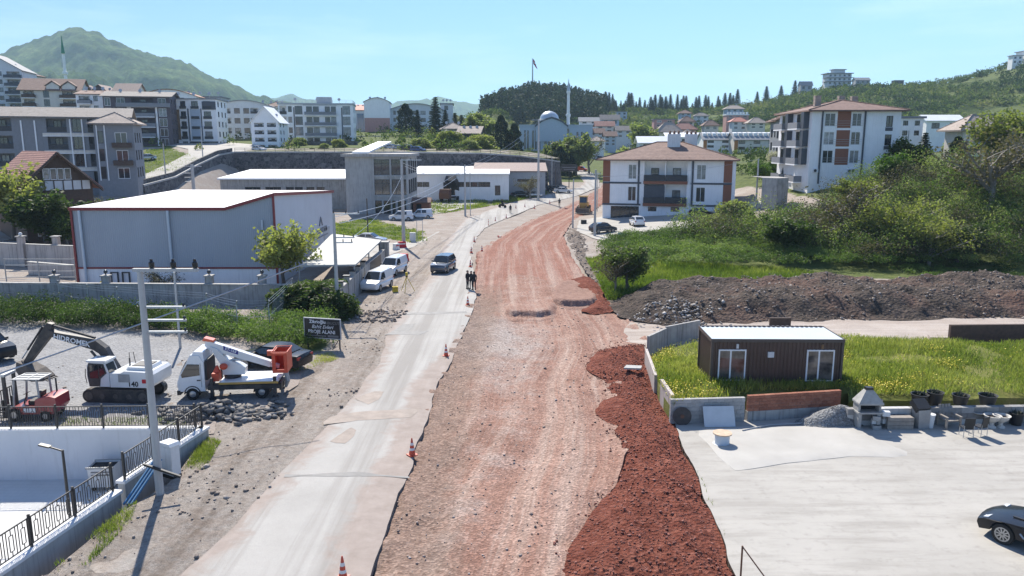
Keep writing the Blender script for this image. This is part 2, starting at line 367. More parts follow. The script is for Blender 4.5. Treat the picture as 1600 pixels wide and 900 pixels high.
    s = NT('mountain_forest')
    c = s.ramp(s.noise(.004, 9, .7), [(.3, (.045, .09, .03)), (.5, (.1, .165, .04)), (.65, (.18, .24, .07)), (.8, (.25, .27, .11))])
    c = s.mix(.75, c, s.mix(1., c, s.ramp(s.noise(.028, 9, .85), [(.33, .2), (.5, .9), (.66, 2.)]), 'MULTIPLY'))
    s.bump(s.noise(.03, 9, .85), 1., 22.); s.fin(c, .95, spec=.03)
ground_mats()
# ------------------------------------------------------------------ sheets
def seg_dist(P, poly, closed=True):
    """distance of points P (n,2) to a polyline; also signed side and length along it"""
    A = np.asarray(poly, float); B = np.roll(A, -1, 0) if closed else A[1:]; A = A if closed else A[:-1]
    best = np.full(len(P), 1e9); side = np.zeros(len(P)); along = np.zeros(len(P)); acc = 0.
    for a, b in zip(A, B):
        d = b-a; L = np.hypot(*d); t = np.clip(((P-a)@d)/(L*L+1e-9), 0, 1); q = P-(a+t[:, None]*d); r = np.hypot(q[:, 0], q[:, 1])
        m = r < best; best[m] = r[m]; side[m] = np.sign(d[0]*q[m, 1]-d[1]*q[m, 0]); along[m] = acc+t[m]*L; acc += L
    return best, side, along
def densify(poly, res, jit, seed=1, closed=True):
    out = []; rn = random.Random(seed); n = len(poly)
    for i in range(n if closed else n-1):
        a, b = Vector(poly[i][:2]), Vector(poly[(i+1) % n][:2]); L = (b-a).length; k = max(1, int(L/res)); nr = Vector((-(b-a).y, (b-a).x)).normalized() if L > 1e-6 else Vector((0, 0))
        for j in range(k):
            p = a+(b-a)*j/k; o = 0. if j == 0 and jit < .05 else jit*(float(fbm(p.x*1.+seed*7.7, p.y, 2.5, 4)))
            out.append(tuple(p+nr*o))
    return out
def inside(P, poly):
    x, y = P[:, 0], P[:, 1]; r = np.zeros(len(P), bool); n = len(poly)
    for i in range(n):
        x0, y0 = poly[i][:2]; x1, y1 = poly[(i+1) % n][:2]
        if y0 == y1: continue
        c = ((y0 > y) != (y1 > y)) & (x < (x1-x0)*(y-y0)/(y1-y0)+x0); r ^= c
    return r
def sheet(name, label, poly, m, zf, res=1., jit=0., attrs=None, skirt=0., skirt_m=None, cat='ground', bres=None, smooth=True, kind='structure', seed=1):
    poly = [p[:2] for p in poly]; ring = densify(poly, bres or res, jit, seed); A = np.asarray(ring)
    x0, y0 = A.min(0); x1, y1 = A.max(0)
    gx, gy = np.meshgrid(np.arange(x0+res/2, x1, res), np.arange(y0+res/2, y1, res)); rs = np.random.RandomState(seed)
    P = np.stack([gx.ravel(), gy.ravel()], 1) + (rs.rand(gx.size, 2)-.5)*res*.5
    P = P[inside(P, ring)]
    if len(P): d, _, _ = seg_dist(P, ring); P = P[d > res*.35]
    allp = [Vector(p) for p in ring] + [Vector(p) for p in P]; n = len(ring)
    vs, _, fs, *_ = delaunay_2d_cdt(allp, [], [list(range(n))], 1, 1e-5)
    Q = np.array([(v.x, v.y) for v in vs]); e, _, _ = seg_dist(Q, ring)
    z = zf(Q[:, 0], Q[:, 1], e) + np.zeros(len(Q))
    V = np.column_stack([Q, z]); at = {'edge': e}
    for k, f in (attrs or {}).items(): at[k] = f(Q[:, 0], Q[:, 1], e)
    F = np.array([f if len(f) == 3 else f[:3] for f in fs])
    a, b, c = V[F[:, 0]], V[F[:, 1]], V[F[:, 2]]; up = np.cross(b-a, c-a)[:, 2] < 0; F[up] = F[up][:, ::-1]
    o = obj(name, np_mesh(name, V, F, m, at, smooth)); tag(o, label, cat, kind=kind)
    if skirt:
        sk = MB(); zr = zf(A[:, 0], A[:, 1], np.zeros(len(A)))+np.zeros(len(A))
        for i in range(n):
            j = (i+1) % n; sk.add([(*ring[i], zr[i]), (*ring[j], zr[j]), (*ring[j], zr[j]-skirt), (*ring[i], zr[i]-skirt)], [(0, 1, 2, 3)])
        sk.build('edge', skirt_m or m, o)
    return o
# -- outlines of the near places
RL = [(270, 915), (309, 880), (411, 775), (471, 707), (524, 651), (551, 620), (592, 567), (607, 520), (627, 490), (645, 467), (670, 437), (676, 410), (702, 372), (727, 342), (767, 327), (800, 317), (865, 302), (905, 293), (913, 285), (905, 275), (887, 268), (851, 260)]
RR = [(580, 915), (590, 873), (619, 771), (638, 734), (668, 658), (679, 613), (706, 560), (717, 535), (733, 500), (742, 465), (740, 422), (735, 395), (742, 375), (757, 357), (775, 348), (805, 336), (840, 321), (900, 307), (936, 292), (936, 280), (925, 270), (900, 262), (862, 255)]
road_poly = [GT(*p)[:2] for p in RL] + [GT(*p)[:2] for p in RR[::-1]]
DL = [(565, 920), (578, 890), (605, 765), (626, 734), (658, 658), (670, 613), (696, 560), (707, 535), (725, 498), (732, 465), (742, 425), (745, 395), (790, 365), (830, 345), (880, 325), (915, 308), (940, 293), (944, 282)]
DR = [(880, 920), (905, 840), (960, 760), (985, 700), (1000, 640), (975, 575), (1010, 530), (985, 495), (945, 468), (915, 435), (892, 400), (880, 370), (895, 345), (925, 330), (944, 318), (962, 300), (960, 282)]
red_poly = [GT(*p)[:2] for p in DL] + [GT(*p)[:2] for p in DR[::-1]]
red_mid = [((a[0]+b[0])/2, (a[1]+b[1])/2) for a, b in zip([GT(*p) for p in DL], [GT(*p) for p in DR])]
soil_poly = [G(*p) for p in [(855, 925), (872, 900), (895, 850), (950, 770), (968, 720), (972, 690), (955, 665), (935, 640), (950, 615), (938, 590), (915, 575), (932, 545), (960, 537), (1010, 535), (1018, 560), (1030, 620), (1052, 660), (1066, 690), (1090, 745), (1115, 810), (1150, 900), (1160, 925)]]
yard_poly = [G(*p) for p in [(1052, 660), (1066, 690), (1090, 745), (1115, 810), (1150, 900), (1165, 940), (2100, 940), (1900, 640), (1340, 650)]]
CW = .5                                                     # top of the low wall round the sunken court
court_c = G(316, 667, CW); court_m = G(189, 751, CW); court_n = G(-30, 908, CW-.2); court_w = (court_c[0]-42, court_c[1]-1.)
COURT_Z = ZAT(752, court_c[1]-.5)
court_poly = [court_c, court_m, court_n, (court_n[0]-20, court_n[1]-4), court_w]
def cut(x, y):
    """how far the base ground lies below the finished surfaces"""
    P = np.column_stack([x.ravel(), y.ravel()]); sh = x.shape; out = np.zeros(len(P))
    for poly, dep in ((road_poly, .55), (red_poly, .55), (soil_poly, .55), (yard_poly, .3)):
        d, _, _ = seg_dist(P, poly); i = inside(P, poly); out = np.maximum(out, dep*np.where(i, 1., sstep(1.6, .6, d)))
    out *= sstep(96, 72, P[:, 1])
    d, _, _ = seg_dist(P, court_poly); i = inside(P, court_poly); out = np.maximum(out, 3.2*np.where(i, 1., sstep(1.8, .9, d)))
    return out.reshape(sh)
def ground():
    rows = np.concatenate([np.arange(8, 150, 1.4), np.arange(150, 420, 3.5), np.arange(420, 800, 9), np.geomspace(800, 9000, 40)])
    cols = np.linspace(-1, 1, 261); Y, U = np.meshgrid(rows, cols, indexing='ij'); X = U*(110+.8*Y)
    Z = zt(X, Y)+fbm(X, Y, 9, 3)*.12*sstep(100, 160, Y)-cut(X, Y)-.03; n, m = X.shape
    k = np.arange(n*m).reshape(n, m); F = np.stack([k[:-1, :-1], k[:-1, 1:], k[1:, 1:], k[1:, :-1]], -1).reshape(-1, 4)
    x, y = X.ravel(), Y.ravel()
    veg = np.zeros_like(x)
    P = np.column_stack([x, y])
    veg = np.maximum(veg, sstep(74, 79, y)*sstep(12, 16, x)*(1-sstep(108, 114, y)))                         # bank
    veg = np.maximum(veg, sstep(104, 110, y)*sstep(44, 50, x))
    veg = np.maximum(veg, sstep(214, 222, y)*.75)
    veg = np.maximum(veg, sstep(30, 40, x)*sstep(150, 160, y))
    gp = [[GT(*p)[:2] for p in q] for q in ([(200, 285), (250, 283), (300, 262), (312, 250), (285, 238), (262, 230), (225, 235), (208, 250)], [(0, 330), (110, 335), (115, 300), (0, 300)],
          [(500, 348), (530, 347), (580, 342), (665, 362), (668, 376), (640, 380), (600, 372), (535, 370), (500, 372)], [(650, 338), (690, 334), (765, 322), (760, 315), (650, 316)], [(770, 322), (860, 303), (855, 297), (770, 308)],
          [(0, 470), (240, 478), (330, 490), (440, 490), (500, 500), (520, 545), (470, 560), (420, 540), (250, 512), (0, 505)])]
    for q in gp:
        d, _, _ = seg_dist(P, q); veg = np.where(inside(P, q), np.maximum(veg, .55+.3*sstep(0, 2, d)), veg)
    veg = np.where((y < 74) & (x > 12), 0, veg)
    me = np_mesh('ground', np.column_stack([x, y, Z.ravel()]), F, 'earth', {'veg': veg}, True)
    return tag(obj('ground', me), 'pale trodden earth and grass under and around the road works', 'ground', kind='structure')
ground()
RED_Z = -.14
def red_fade(y): return sstep(96, 72, y)
def red_z(x, y, e):
    _, sd, al = seg_dist(np.column_stack([x, y]), red_mid, False); P = np.column_stack([x, y]); d, s2, _ = seg_dist(P, red_mid, False); u = d*s2
    rut = .045*np.sin(u*2.3+vnoise(al, al*0, 9)*1.2)+.03*vnoise(u*3, al*.25, 1.)
    lump = .05*fbm(x, y, 1.1, 4)*(1+1.5*sstep(2.5, .3, e))
    return zt(x, y)*0+g_low(y)+RED_Z*red_fade(y)+.05+.06*(1-red_fade(y))+rut+lump+.12*sstep(1.2, 0, e)*vnoise(x, y, .7)
def ru(x, y, e):
    d, s2, _ = seg_dist(np.column_stack([x, y]), red_mid, False); return d*s2
def rv(x, y, e): return seg_dist(np.column_stack([x, y]), red_mid, False)[2]
def rgrey(x, y, e):
    u = ru(x, y, e); r = .75*np.exp(-((y-52)/9.)**2)*sstep(-5, 4, u) + .35*sstep(2, 6, u)*sstep(45, 60, y)*sstep(90, 70, y)+.4*np.exp(-((u-1.2)/2.8)**2)*sstep(52, 36, y)
    return r
def rdark(x, y, e):
    u = ru(x, y, e); A = np.array([G(*p) for p in [(610, 900), (632, 765), (684, 613), (720, 535), (745, 480), (765, 420)]]); d, _, _ = seg_dist(np.column_stack([x, y]), A, False)
    return .95*sstep(4.2, .3, d)*sstep(85, 60, y)
o = sheet('dirt_road', 'wide reddish graded earth carriageway under construction with wheel tracks', red_poly, 'red_subbase', red_z, res=.42, jit=.18, bres=.35, attrs={'u': ru, 'v': rv, 'grey': rgrey, 'dark': rdark, 'red': lambda x, y, e: sstep(55, 85, y)}, skirt=.25, cat='road')
road_r = [GT(*p)[:2] for p in RR]; road_l = [GT(*p)[:2] for p in RL]
def adirt(x, y, e):
    P = np.column_stack([x, y]); d, _, _ = seg_dist(P, road_r, False); l, _, _ = seg_dist(P, road_l, False)
    r = .95*sstep(3.2, .2, d)*sstep(56, 40, y)+.55*sstep(1.2, .1, d); r = np.maximum(r, .8*sstep(1.9, 0, l))
    yb = lambda c, w: np.exp(-((y-c)/w)**2)
    r = np.maximum(r, (.42*yb(37.5, 1.7)+.34*yb(41.3, 1.5))*(1-sstep(0, 4.6, d)*.4)); r = np.maximum(r, .34*yb(34., .5))
    return r
sheet('asphalt_road', 'bleached dusty asphalt lane beside the red earth works', road_poly, 'asphalt_worn', lambda x, y, e: g_low(y)+.045*sstep(100, 120, y)+.03*sstep(0, .5, e)+.012, res=.8, jit=.13, bres=.3, attrs={'dirt': adirt}, skirt=.5, skirt_m='road_edge', cat='road')
for i_, (lb_, q_, m_) in enumerate((('grey rectangular repair patch across the lane by the notice board', [(628, 506), (652, 505), (640, 518), (668, 517), (655, 523), (600, 523)], 'patch_grey'), ('brown stained strip across the lane level with the rubble heap', [(505, 662), (560, 655), (640, 652), (652, 640), (560, 645), (520, 652)], 'patch_brown'), ('earthy stain on the lane beyond the rubble heap', [(558, 622), (585, 612), (600, 612), (592, 625), (575, 632)], 'patch_brown'), ('second earthy stain nearer on the lane', [(520, 690), (548, 668), (556, 672), (540, 692)], 'patch_brown'), ('long dark joint across the lane', [(445, 742), (560, 738), (640, 744), (640, 748), (560, 743), (445, 745)], 'patch_grey'), ('faint grey joint across the lane before the dark car', [(630, 489), (730, 486), (730, 489), (630, 492)], 'patch_grey'))): sheet('road_patch', lb_, [G(*z_, .05) for z_ in q_], m_, lambda x, y, e: .05+0*x, res=.6, jit=.16, bres=.2, cat='patch', seed=i_+3)
def soil_z(x, y, e): return RED_Z+.06+.24*sstep(0, 1.4, e)+.075*np.abs(fbm(x, y, .45, 4))*sstep(0, .5, e)+.06*fbm(x, y, 2.4, 2)+.045*np.sin(x*8.5+y*1.6+2.5*vnoise(x, y, 2))*sstep(.3, 1, e)
sheet('red_soil_strip', 'loose dark red soil heaped along the edge of the concrete yard', soil_poly, 'red_soil', soil_z, res=.13, jit=.2, bres=.1, attrs=None, cat='soil', smooth=False)
# spread tongues of fresh material where the tippers emptied their loads
def tongue(name, label, pts, front, hgt, ry, mt, seed):
    poly = [G(*q) for q in pts]; fl = np.array([G(*q) for q in front]); fl = fl[np.argsort(fl[:, 0])]
    def z(x, y, e):
        fr = np.interp(x, fl[:, 0], fl[:, 1])+.12*vnoise(x, y, .5); return RED_Z+.02+hgt*sstep(0, .45, y-fr)*(1-sstep(.3, ry, y-fr)*.9)*sstep(0, .8, e)+.09*sstep(0, .5, e)+.035*fbm(x, y, .6, 4)
    sheet(name, label, poly, mt, z, res=.17, jit=.12, bres=.15, cat='heap', smooth=False, seed=seed, attrs={'u': ru, 'v': rv, 'grey': lambda x, y, e: .35+0*x, 'dark': lambda x, y, e: .0*x})
tongue('spread_heap', 'low tongue of grey red gravel with a steep edge on the earth road', [(782, 491), (800, 500), (840, 502), (868, 497), (876, 470), (868, 440), (820, 425), (790, 428), (783, 460)], [(780, 488), (800, 494), (840, 496), (870, 491), (880, 480)], .42, 8., 'red_subbase', 4)
tongue('spread_heap', 'rounded heap of dark gravel near the red soil patch', [(856, 474), (880, 483), (915, 483), (938, 474), (936, 452), (905, 436), (872, 438), (855, 456)], [(852, 470), (875, 478), (900, 479), (925, 477), (942, 468)], .5, 6., 'dark_gravel', 5)
shoulder_poly = [G(-40, 925, 0), G(72, 894), G(196, 792), G(262, 755), G(320, 686), G(332, 655), (-24.5, 37.5), (-30, 44), (-24, 50), G(470, 560), G(520, 545), G(518, 505), G(527, 468), G(560, 448), G(602, 416), G(600, 400), G(548, 402), G(530, 384), G(540, 377), G(610, 381), G(640, 372), G(668, 366), G(690, 352), G(640, 344), G(560, 339), G(525, 345), G(520, 335), G(600, 330), G(660, 338), G(735, 338)] + [GT(*p)[:2] for p in RL[13:0:-1]] + [G(330, 925)]
_in = Vector((.35, -.1))
shoulder_poly = shoulder_poly[:-15] + [(x+.35, y) for x, y in shoulder_poly[-15:]]
def shoulder_z(x, y, e): return .004+.05*fbm(x, y, 1.6, 4)*sstep(0, 1.5, e)-.16*sstep(-13.2, -15.8, x)*sstep(34, 31, y)
sheet('road_shoulder', 'brown gravelly shoulder with faint tyre tracks left of the asphalt lane', shoulder_poly, 'shoulder_dirt', shoulder_z, res=.45, jit=.05, cat='ground')
lot_poly = [(court_w[0]-20, court_c[1]+.3), (court_c[0]+.3, court_c[1]+.3), G(335, 655), G(420, 640), G(452, 612), G(470, 585), G(490, 552), G(420, 543), G(290, 512), G(150, 498), G(0, 495), G(-160, 495)]
sheet('gravel_lot', 'grey crushed stone lot where the excavator and lift truck stand', lot_poly, 'gravel_grey', lambda x, y, e: .05+.035*fbm(x, y, 1.2, 4), res=.5, jit=.3, cat='gravel lot')
track_poly = [G(*p) for p in [(940, 560), (955, 535), (985, 500), (1030, 504), (1250, 498), (1500, 488), (1900, 470), (1900, 545), (1480, 537), (1340, 528), (1090, 530), (1015, 548), (990, 540)]]
sheet('dirt_track', 'pale dirt track between the soil heap and the meadow', track_poly, 'track_dirt', lambda x, y, e: .03+.05*fbm(x, y, 1.8, 4)*sstep(0, 1, e)-.12*sstep(14, 9, x), res=.5, jit=.25, cat='track')
heap_poly = [G(*p) for p in [(952, 478), (962, 466), (990, 458), (1060, 448), (1200, 446), (1700, 446), (2000, 446), (2000, 496), (1600, 498), (1250, 502), (1120, 508), (1040, 508), (985, 500), (966, 492)]]
def heapz(x, y, e): return .0+(1.45+.35*fbm(x, y, 7, 2))*sstep(-.3, 3.2, e)+.3*fbm(x, y, 1.8, 5)*sstep(0, .8, e)+.13*fbm(x, y, .55, 3)*sstep(0, .8, e)
sheet('soil_bank', 'long dark brown bank of excavated soil below the thicket', heap_poly, 'dark_soil', heapz, res=.3, jit=.45, bres=.25, cat='soil', smooth=False)
MZ = .85
meadow_poly = [G(1052, 636, MZ), G(1180, 614, MZ), G(1328, 607, MZ), (XAT(1338, 37), 37.3), (30, 37.9), (60, 38.5), G(1900, 552, MZ), G(1600, 532, MZ), G(1480, 536, MZ), G(1320, 526, MZ), G(1090, 534, MZ), G(1050, 542, MZ), G(1018, 560, MZ), G(1030, 600, MZ)]
def meadow_z(x, y, e): return MZ+.12*fbm(x, y, 3.5, 3)-.6*sstep(1.2, 0, e)*sstep(48, 50, y)-.3*sstep(2.2, .3, e)*sstep(40.5, 38.5, y)
sheet('red_patch', 'bright red loose soil beside the rounded gravel heap', [G(*q) for q in [(893, 436), (915, 432), (935, 440), (952, 470), (958, 486), (930, 490), (905, 487), (925, 470), (910, 452)]], 'red_soil', lambda x, y, e: -.02+.25*sstep(-.1, 1., e)+.1*fbm(x, y, .8, 4), res=.2, jit=.25, bres=.15, cat='soil', smooth=False)
sheet('meadow', 'green meadow with yellow wildflowers around the container cabin', meadow_poly, 'meadow_soil', meadow_z, res=.7, jit=.05, cat='meadow', skirt=.9)
sheet('concrete_yard', 'broad pale concrete yard beside the red soil', yard_poly, 'yard_concrete', lambda x, y, e: .01+.03*sstep(0, .6, e)+.015*fbm(x, y, 6, 2), res=1., jit=.1, bres=.3, skirt=.6, skirt_m='dark_soil', cat='yard')
screed_poly = [G(*p) for p in [(1090, 682), (1092, 672), (1345, 662), (1350, 678), (1428, 712), (1395, 716), (1330, 714), (1268, 720), (1150, 736), (1138, 728)]]
sheet('screed_slab', 'thin paler concrete slab with ragged edges laid on the yard', screed_poly, 'screed', lambda x, y, e: .045+.05*sstep(0, .15, e)+.006*fbm(x, y, 1, 3), res=.5, jit=.09, bres=.12, skirt=.07, cat='slab')
sheet('court_floor', 'pale paved floor of the sunken court behind the railings', [(p[0], p[1]) for p in court_poly], 'court_paving', lambda x, y, e: COURT_Z+0*x, res=2.5, cat='court')
sheet('concrete_drive', 'pale concrete drive curving past the white apartment block', [GT(*p)[:2] for p in [(925, 372), (940, 376), (990, 373), (1050, 366), (1105, 352), (1165, 332), (1195, 322), (1195, 314), (1150, 318), (1090, 330), (945, 338), (905, 345), (900, 362)]], 'yard_concrete', lambda x, y, e: zt(x, y)+.06, res=1.5, jit=.1, cat='drive')
ramp_l = [(-83, 150, 0), (-82.5, 165, 0), (-82, 185, 0), (-83, 200, 0), (-88, 212, 0), (-96, 222, 0), (-106, 232, 0)]; ramp_r = [(-72.5, 150, 0), (-73, 165, 0), (-74, 185, 0), (-73, 197, 0), (-70, 206, 0), (-62, 212, 0), (-90, 246, 0)]
sheet('hill_street', 'bright concrete street climbing the slope past the stone wall', [p[:2] for p in ramp_l]+[p[:2] for p in ramp_r[::-1]], 'yard_concrete', lambda x, y, e: zt(x, y)+.12, res=2., jit=.1, cat='street', skirt=.3)
sheet('side_yard', 'pale concrete forecourt between the warehouse and the office block', [G(*p) for p in [(532, 384), (548, 402), (598, 402), (650, 385), (690, 360), (655, 378), (610, 380), (540, 376)]], 'yard_concrete', lambda x, y, e: .05+0*x, res=1.5, jit=.15, cat='yard')
sheet('factory_yard', 'sunlit concrete yard before the long white factory', [G(*p) for p in [(645, 318), (660, 340), (690, 336), (780, 318), (800, 312), (790, 300), (640, 302)]], 'yard_concrete', lambda x, y, e: zt(x, y)+.06, res=2, jit=.2, cat='yard')
# ------------------------------------------------------------------ far hills
def ridge(name, label, m, pxs, pys, Rr, y0, zb, nx, ny, rough, p=1.2, x_pad=.0, seed=0):
    a = np.linspace(pxs[0], pxs[-1], nx); t = np.linspace(0, 1.25, ny); T, A = np.meshgrid(t, a, indexing='ij')
    Y = y0+(Rr-y0)*T; X = (A-800)/FPX*Y*.985; zr = np.interp(A, pxs, [ZAT(q, Rr) for q in pys])
    prof = np.where(T < 1, np.clip(T, 0, 1)**p, 1-(T-1)*1.5)
    gl = np.abs(fbm(X+seed, Y*.55, Rr*.09, 5)); n2 = fbm(X, Y, Rr*.012, 4)
    Z = zb+(zr-zb)*prof-rough*gl*np.sin(np.clip(T, 0, 1)*math.pi)*1.6+rough*.11*n2*sstep(0, .2, T)
    k = np.arange(nx*ny).reshape(ny, nx); F = np.stack([k[:-1, :-1], k[:-1, 1:], k[1:, 1:], k[1:, :-1]], -1).reshape(-1, 4)
    tag(obj(name, np_mesh(name, np.column_stack([X.ravel(), Y.ravel(), Z.ravel()]), F, m, None, True)), label, 'mountain', kind='structure')
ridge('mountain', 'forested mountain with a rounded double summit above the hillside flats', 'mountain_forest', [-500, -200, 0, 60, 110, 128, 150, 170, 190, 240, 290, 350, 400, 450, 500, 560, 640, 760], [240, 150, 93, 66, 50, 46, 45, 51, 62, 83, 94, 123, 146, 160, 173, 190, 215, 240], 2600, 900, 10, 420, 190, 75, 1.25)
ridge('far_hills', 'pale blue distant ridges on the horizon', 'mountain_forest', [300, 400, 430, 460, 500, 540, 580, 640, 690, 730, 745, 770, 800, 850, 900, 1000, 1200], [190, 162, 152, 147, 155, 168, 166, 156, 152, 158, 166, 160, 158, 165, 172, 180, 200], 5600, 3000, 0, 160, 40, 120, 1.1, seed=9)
def hill():
    a = np.linspace(690, 2300, 460); ys = np.concatenate([np.linspace(395, 760, 110), np.linspace(775, 1000, 10)]); Y, A = np.meshgrid(ys, a, indexing='ij'); X = (A-800)/FPX*Y*.985
    Z = zt(X, Y)+.25+fbm(X, Y, 30, 4)*1.2+fbm(X, Y, 6, 2)*.6; Z -= 3*sstep(420, 395, Y); k = np.arange(X.size).reshape(X.shape)
    F = np.stack([k[:-1, :-1], k[:-1, 1:], k[1:, 1:], k[1:, :-1]], -1).reshape(-1, 4)
    tag(obj('hill', np_mesh('hill', np.column_stack([X.ravel(), Y.ravel(), Z.ravel()]), F, 'hill_cover', None, True)), 'green scrubby hillside rising behind the town', 'hill', kind='structure')
hill()
# ------------------------------------------------------------------ building materials
for nm, c, kw in [('wall_white', (.82, .82, .82), dict(var=.05, scale=.6, streak=.18)), ('wall_cream', (.62, .58, .52), dict(var=.06, scale=.6, streak=.25)), ('wall_grey', (.4, .42, .44), dict(var=.08, scale=.7, streak=.25)),
    ('wall_slate', (.2, .213, .235), dict(var=.1, streak=.2)), ('wall_pale', (.6, .62, .64), dict(var=.06, scale=.6, streak=.2)), ('wall_blue', (.4, .47, .55), dict(var=.08, streak=.2)), ('wall_pink', (.45, .25, .22), dict(var=.12, streak=.2)), ('clad_brown', (.24, .095, .055), dict(var=.1)), ('clad_slate', (.05, .058, .075), dict(var=.15, rough=.5)),
    ('clad_grey', (.2, .21, .23), dict(var=.1)), ('clad_wood', (.2, .12, .06), dict(var=.3, scale=5)), ('clad_purple', (.085, .07, .085), dict(var=.2)), ('bare_concrete', (.38, .38, .37), dict(var=.14, scale=.8, streak=.6, bump=.3)), ('stained_concrete', (.34, .33, .315), dict(var=.2, scale=1.2, streak=.85, bump=.4, bscale=6)),
    ('frame_white', (.75, .76, .77), dict(var=.03, rough=.45)), ('frame_dark', (.03, .032, .038), dict(var=.1, rough=.45)), ('rail_dark', (.028, .03, .036), dict(var=.2, rough=.5)), ('rail_light', (.4, .41, .43), dict(var=.05, rough=.45)), ('dark_inside', (.012, .012, .014), dict(var=.3)),
    ('sheet_white', (.78, .79, .8), dict(var=.04, scale=.4, rough=.5, dirt=(.5, .49, .47), dirt_amt=.25)), ('trim_red', (.2, .022, .025), dict(var=.1, rough=.5)), ('gutter', (.5, .55, .6), dict(var=.05, rough=.4)), ('timber_dark', (.075, .048, .036), dict(var=.3, scale=4)), ('metal_grey', (.3, .31, .32), dict(var=.15, rough=.5, metal=.4)), ('chimney_white', (.7, .7, .69), dict(var=.06, streak=.2)), ('metal_dome', (.42, .46, .5), dict(var=.1, rough=.4, metal=.5)), ('spire_green', (.03, .2, .12), dict(var=.2)), ('shed_brown', (.2, .14, .125), dict(var=.2)), ('roof_red', (.42, .16, .12), dict(var=.15)), ('pole_concrete', (.43, .43, .42), dict(var=.08, scale=1.5, streak=.3, bump=.2)), ('pole_wood', (.09, .07, .055), dict(var=.3)), ('black_metal', (.02, .021, .023), dict(var=.25, rough=.45)), ('rust', (.13, .06, .035), dict(var=.4, scale=5)), ('insulator', (.02, .018, .02), dict(var=.2, rough=.25)), ('galv', (.42, .44, .46), dict(var=.15, rough=.45, metal=.6))]:
    mat(nm, c, **kw)
def special():
    s = NT('pane')     # window glass: some with drawn net curtains behind it
    f = s.rand(); c = s.ramp(f, [(0., (.02, .025, .032)), (.45, (.05, .06, .07)), (.46, (.2, .22, .24)), (.7, (.32, .34, .36)), (.71, (.03, .035, .045)), (1., (.08, .09, .1))], 'CONSTANT')
    c = s.mix(s.ramp(s.noise(1.4, 2), [(.4, 0.), (.6, .5)]), c, (.04, .048, .058)); s.fin(c, .09, spec=.7)
    s = NT('pane_dark'); s.fin(s.ramp(s.noise(.7, 3), [(.3, (.01, .012, .015)), (.7, (.04, .046, .055))]), .07, spec=.8)
    s = NT('pane_blue'); s.fin((.02, .1, .2), .1, spec=.8)
    for nm, a, b, d in (('roof_tile', (.17, .1, .08), (.27, .175, .14), (.085, .05, .04)), ('roof_tile_grey', (.17, .15, .14), (.27, .245, .23), (.08, .07, .065)), ('roof_tile_pale', (.32, .26, .22), (.44, .37, .32), (.17, .13, .11)), ('roof_tile_red', (.3, .14, .11), (.42, .22, .17), (.14, .06, .05))):
        s = NT(nm); c = s.ramp(s.noise(1.1, 7, .7), [(.3, a), (.7, b)]); w = s.wave(1.35, dirn='Z'); c = s.mix(s.ramp(w, [(.0, .75), (.35, 0.)]), c, d)
        c = s.mix(s.ramp(s.voro(3., out='Color'), [(.2, .35), (.5, 0.)]), c, d); s.bump(w, .6, .06); s.fin(c, .85)
    s = NT('corrugated_grey'); w = s.wave(1.6, dirn='X'); c = s.ramp(s.noise(.25, 6, .6, s.map((1, 1, .2))), [(.3, (.31, .34, .385)), (.7, (.37, .4, .445))]); c = s.mix(s.ramp(w, [(0., .3), (.25, 0.)]), c, (.23, .255, .29)); s.bump(w, .5, .04); s.fin(c, .5, spec=.4)
    s = NT('roof_sheet'); w = s.wave(.9, dirn='X'); c = s.ramp(s.noise(.2, 6, .6), [(.3, (.7, .715, .73)), (.7, (.8, .805, .81))]); c = s.mix(s.ramp(w, [(0., .22), (.1, 0.)]), c, (.5, .5, .5)); s.bump(w, .3, .03); s.fin(c, .5)
    s = NT('stone_wall'); v = s.voro(1.5); c = s.ramp(s.voro(1.5, out='Color'), [(.1, (.035, .033, .036)), (.6, (.085, .08, .083)), (.95, (.17, .16, .155))]); e = s.voro(1.5, feat='DISTANCE_TO_EDGE'); c = s.mix(s.ramp(e, [(.0, .8), (.06, 0.)]), c, (.2, .19, .18))
    c = s.mix(s.ramp(s.noise(.15, 6), [(.5, 0.), (.7, .5)]), c, (.13, .12, .11)); s.bump(e, .8, .1); s.fin(c, .9)
    s = NT('court_wall'); c = s.ramp(s.noise(.5, 7, .65), [(.3, (.6, .61, .62)), (.7, (.7, .7, .7))]); c = s.mix(s.ramp(s.noise(1., 6, .65, s.map((3, 3, .25))), [(.55, 0.), (.75, .4)]), c, (.4, .38, .35)); s.fin(c, .85)
    s = NT('block_grey'); c = s.ramp(s.rand(), [(0., (.3, .295, .285)), (1., (.42, .415, .4))]); c = s.mix(.4, c, s.ramp(s.noise(9, 6, .7), [(.3, (.2, .195, .19)), (.7, (.5, .49, .48))])); s.bump(s.noise(30, 4, .7), .5, .02); s.fin(c, .95)
    s = NT('brick_red'); c = s.ramp(s.rand(), [(0., (.22, .075, .045)), (.5, (.31, .11, .065)), (1., (.38, .16, .1))]); c = s.mix(.35, c, s.ramp(s.noise(11, 6, .7), [(.3, (.14, .05, .03)), (.7, (.42, .22, .15))])); s.bump(s.noise(30, 4, .7), .5, .02); s.fin(c, .95)
special()
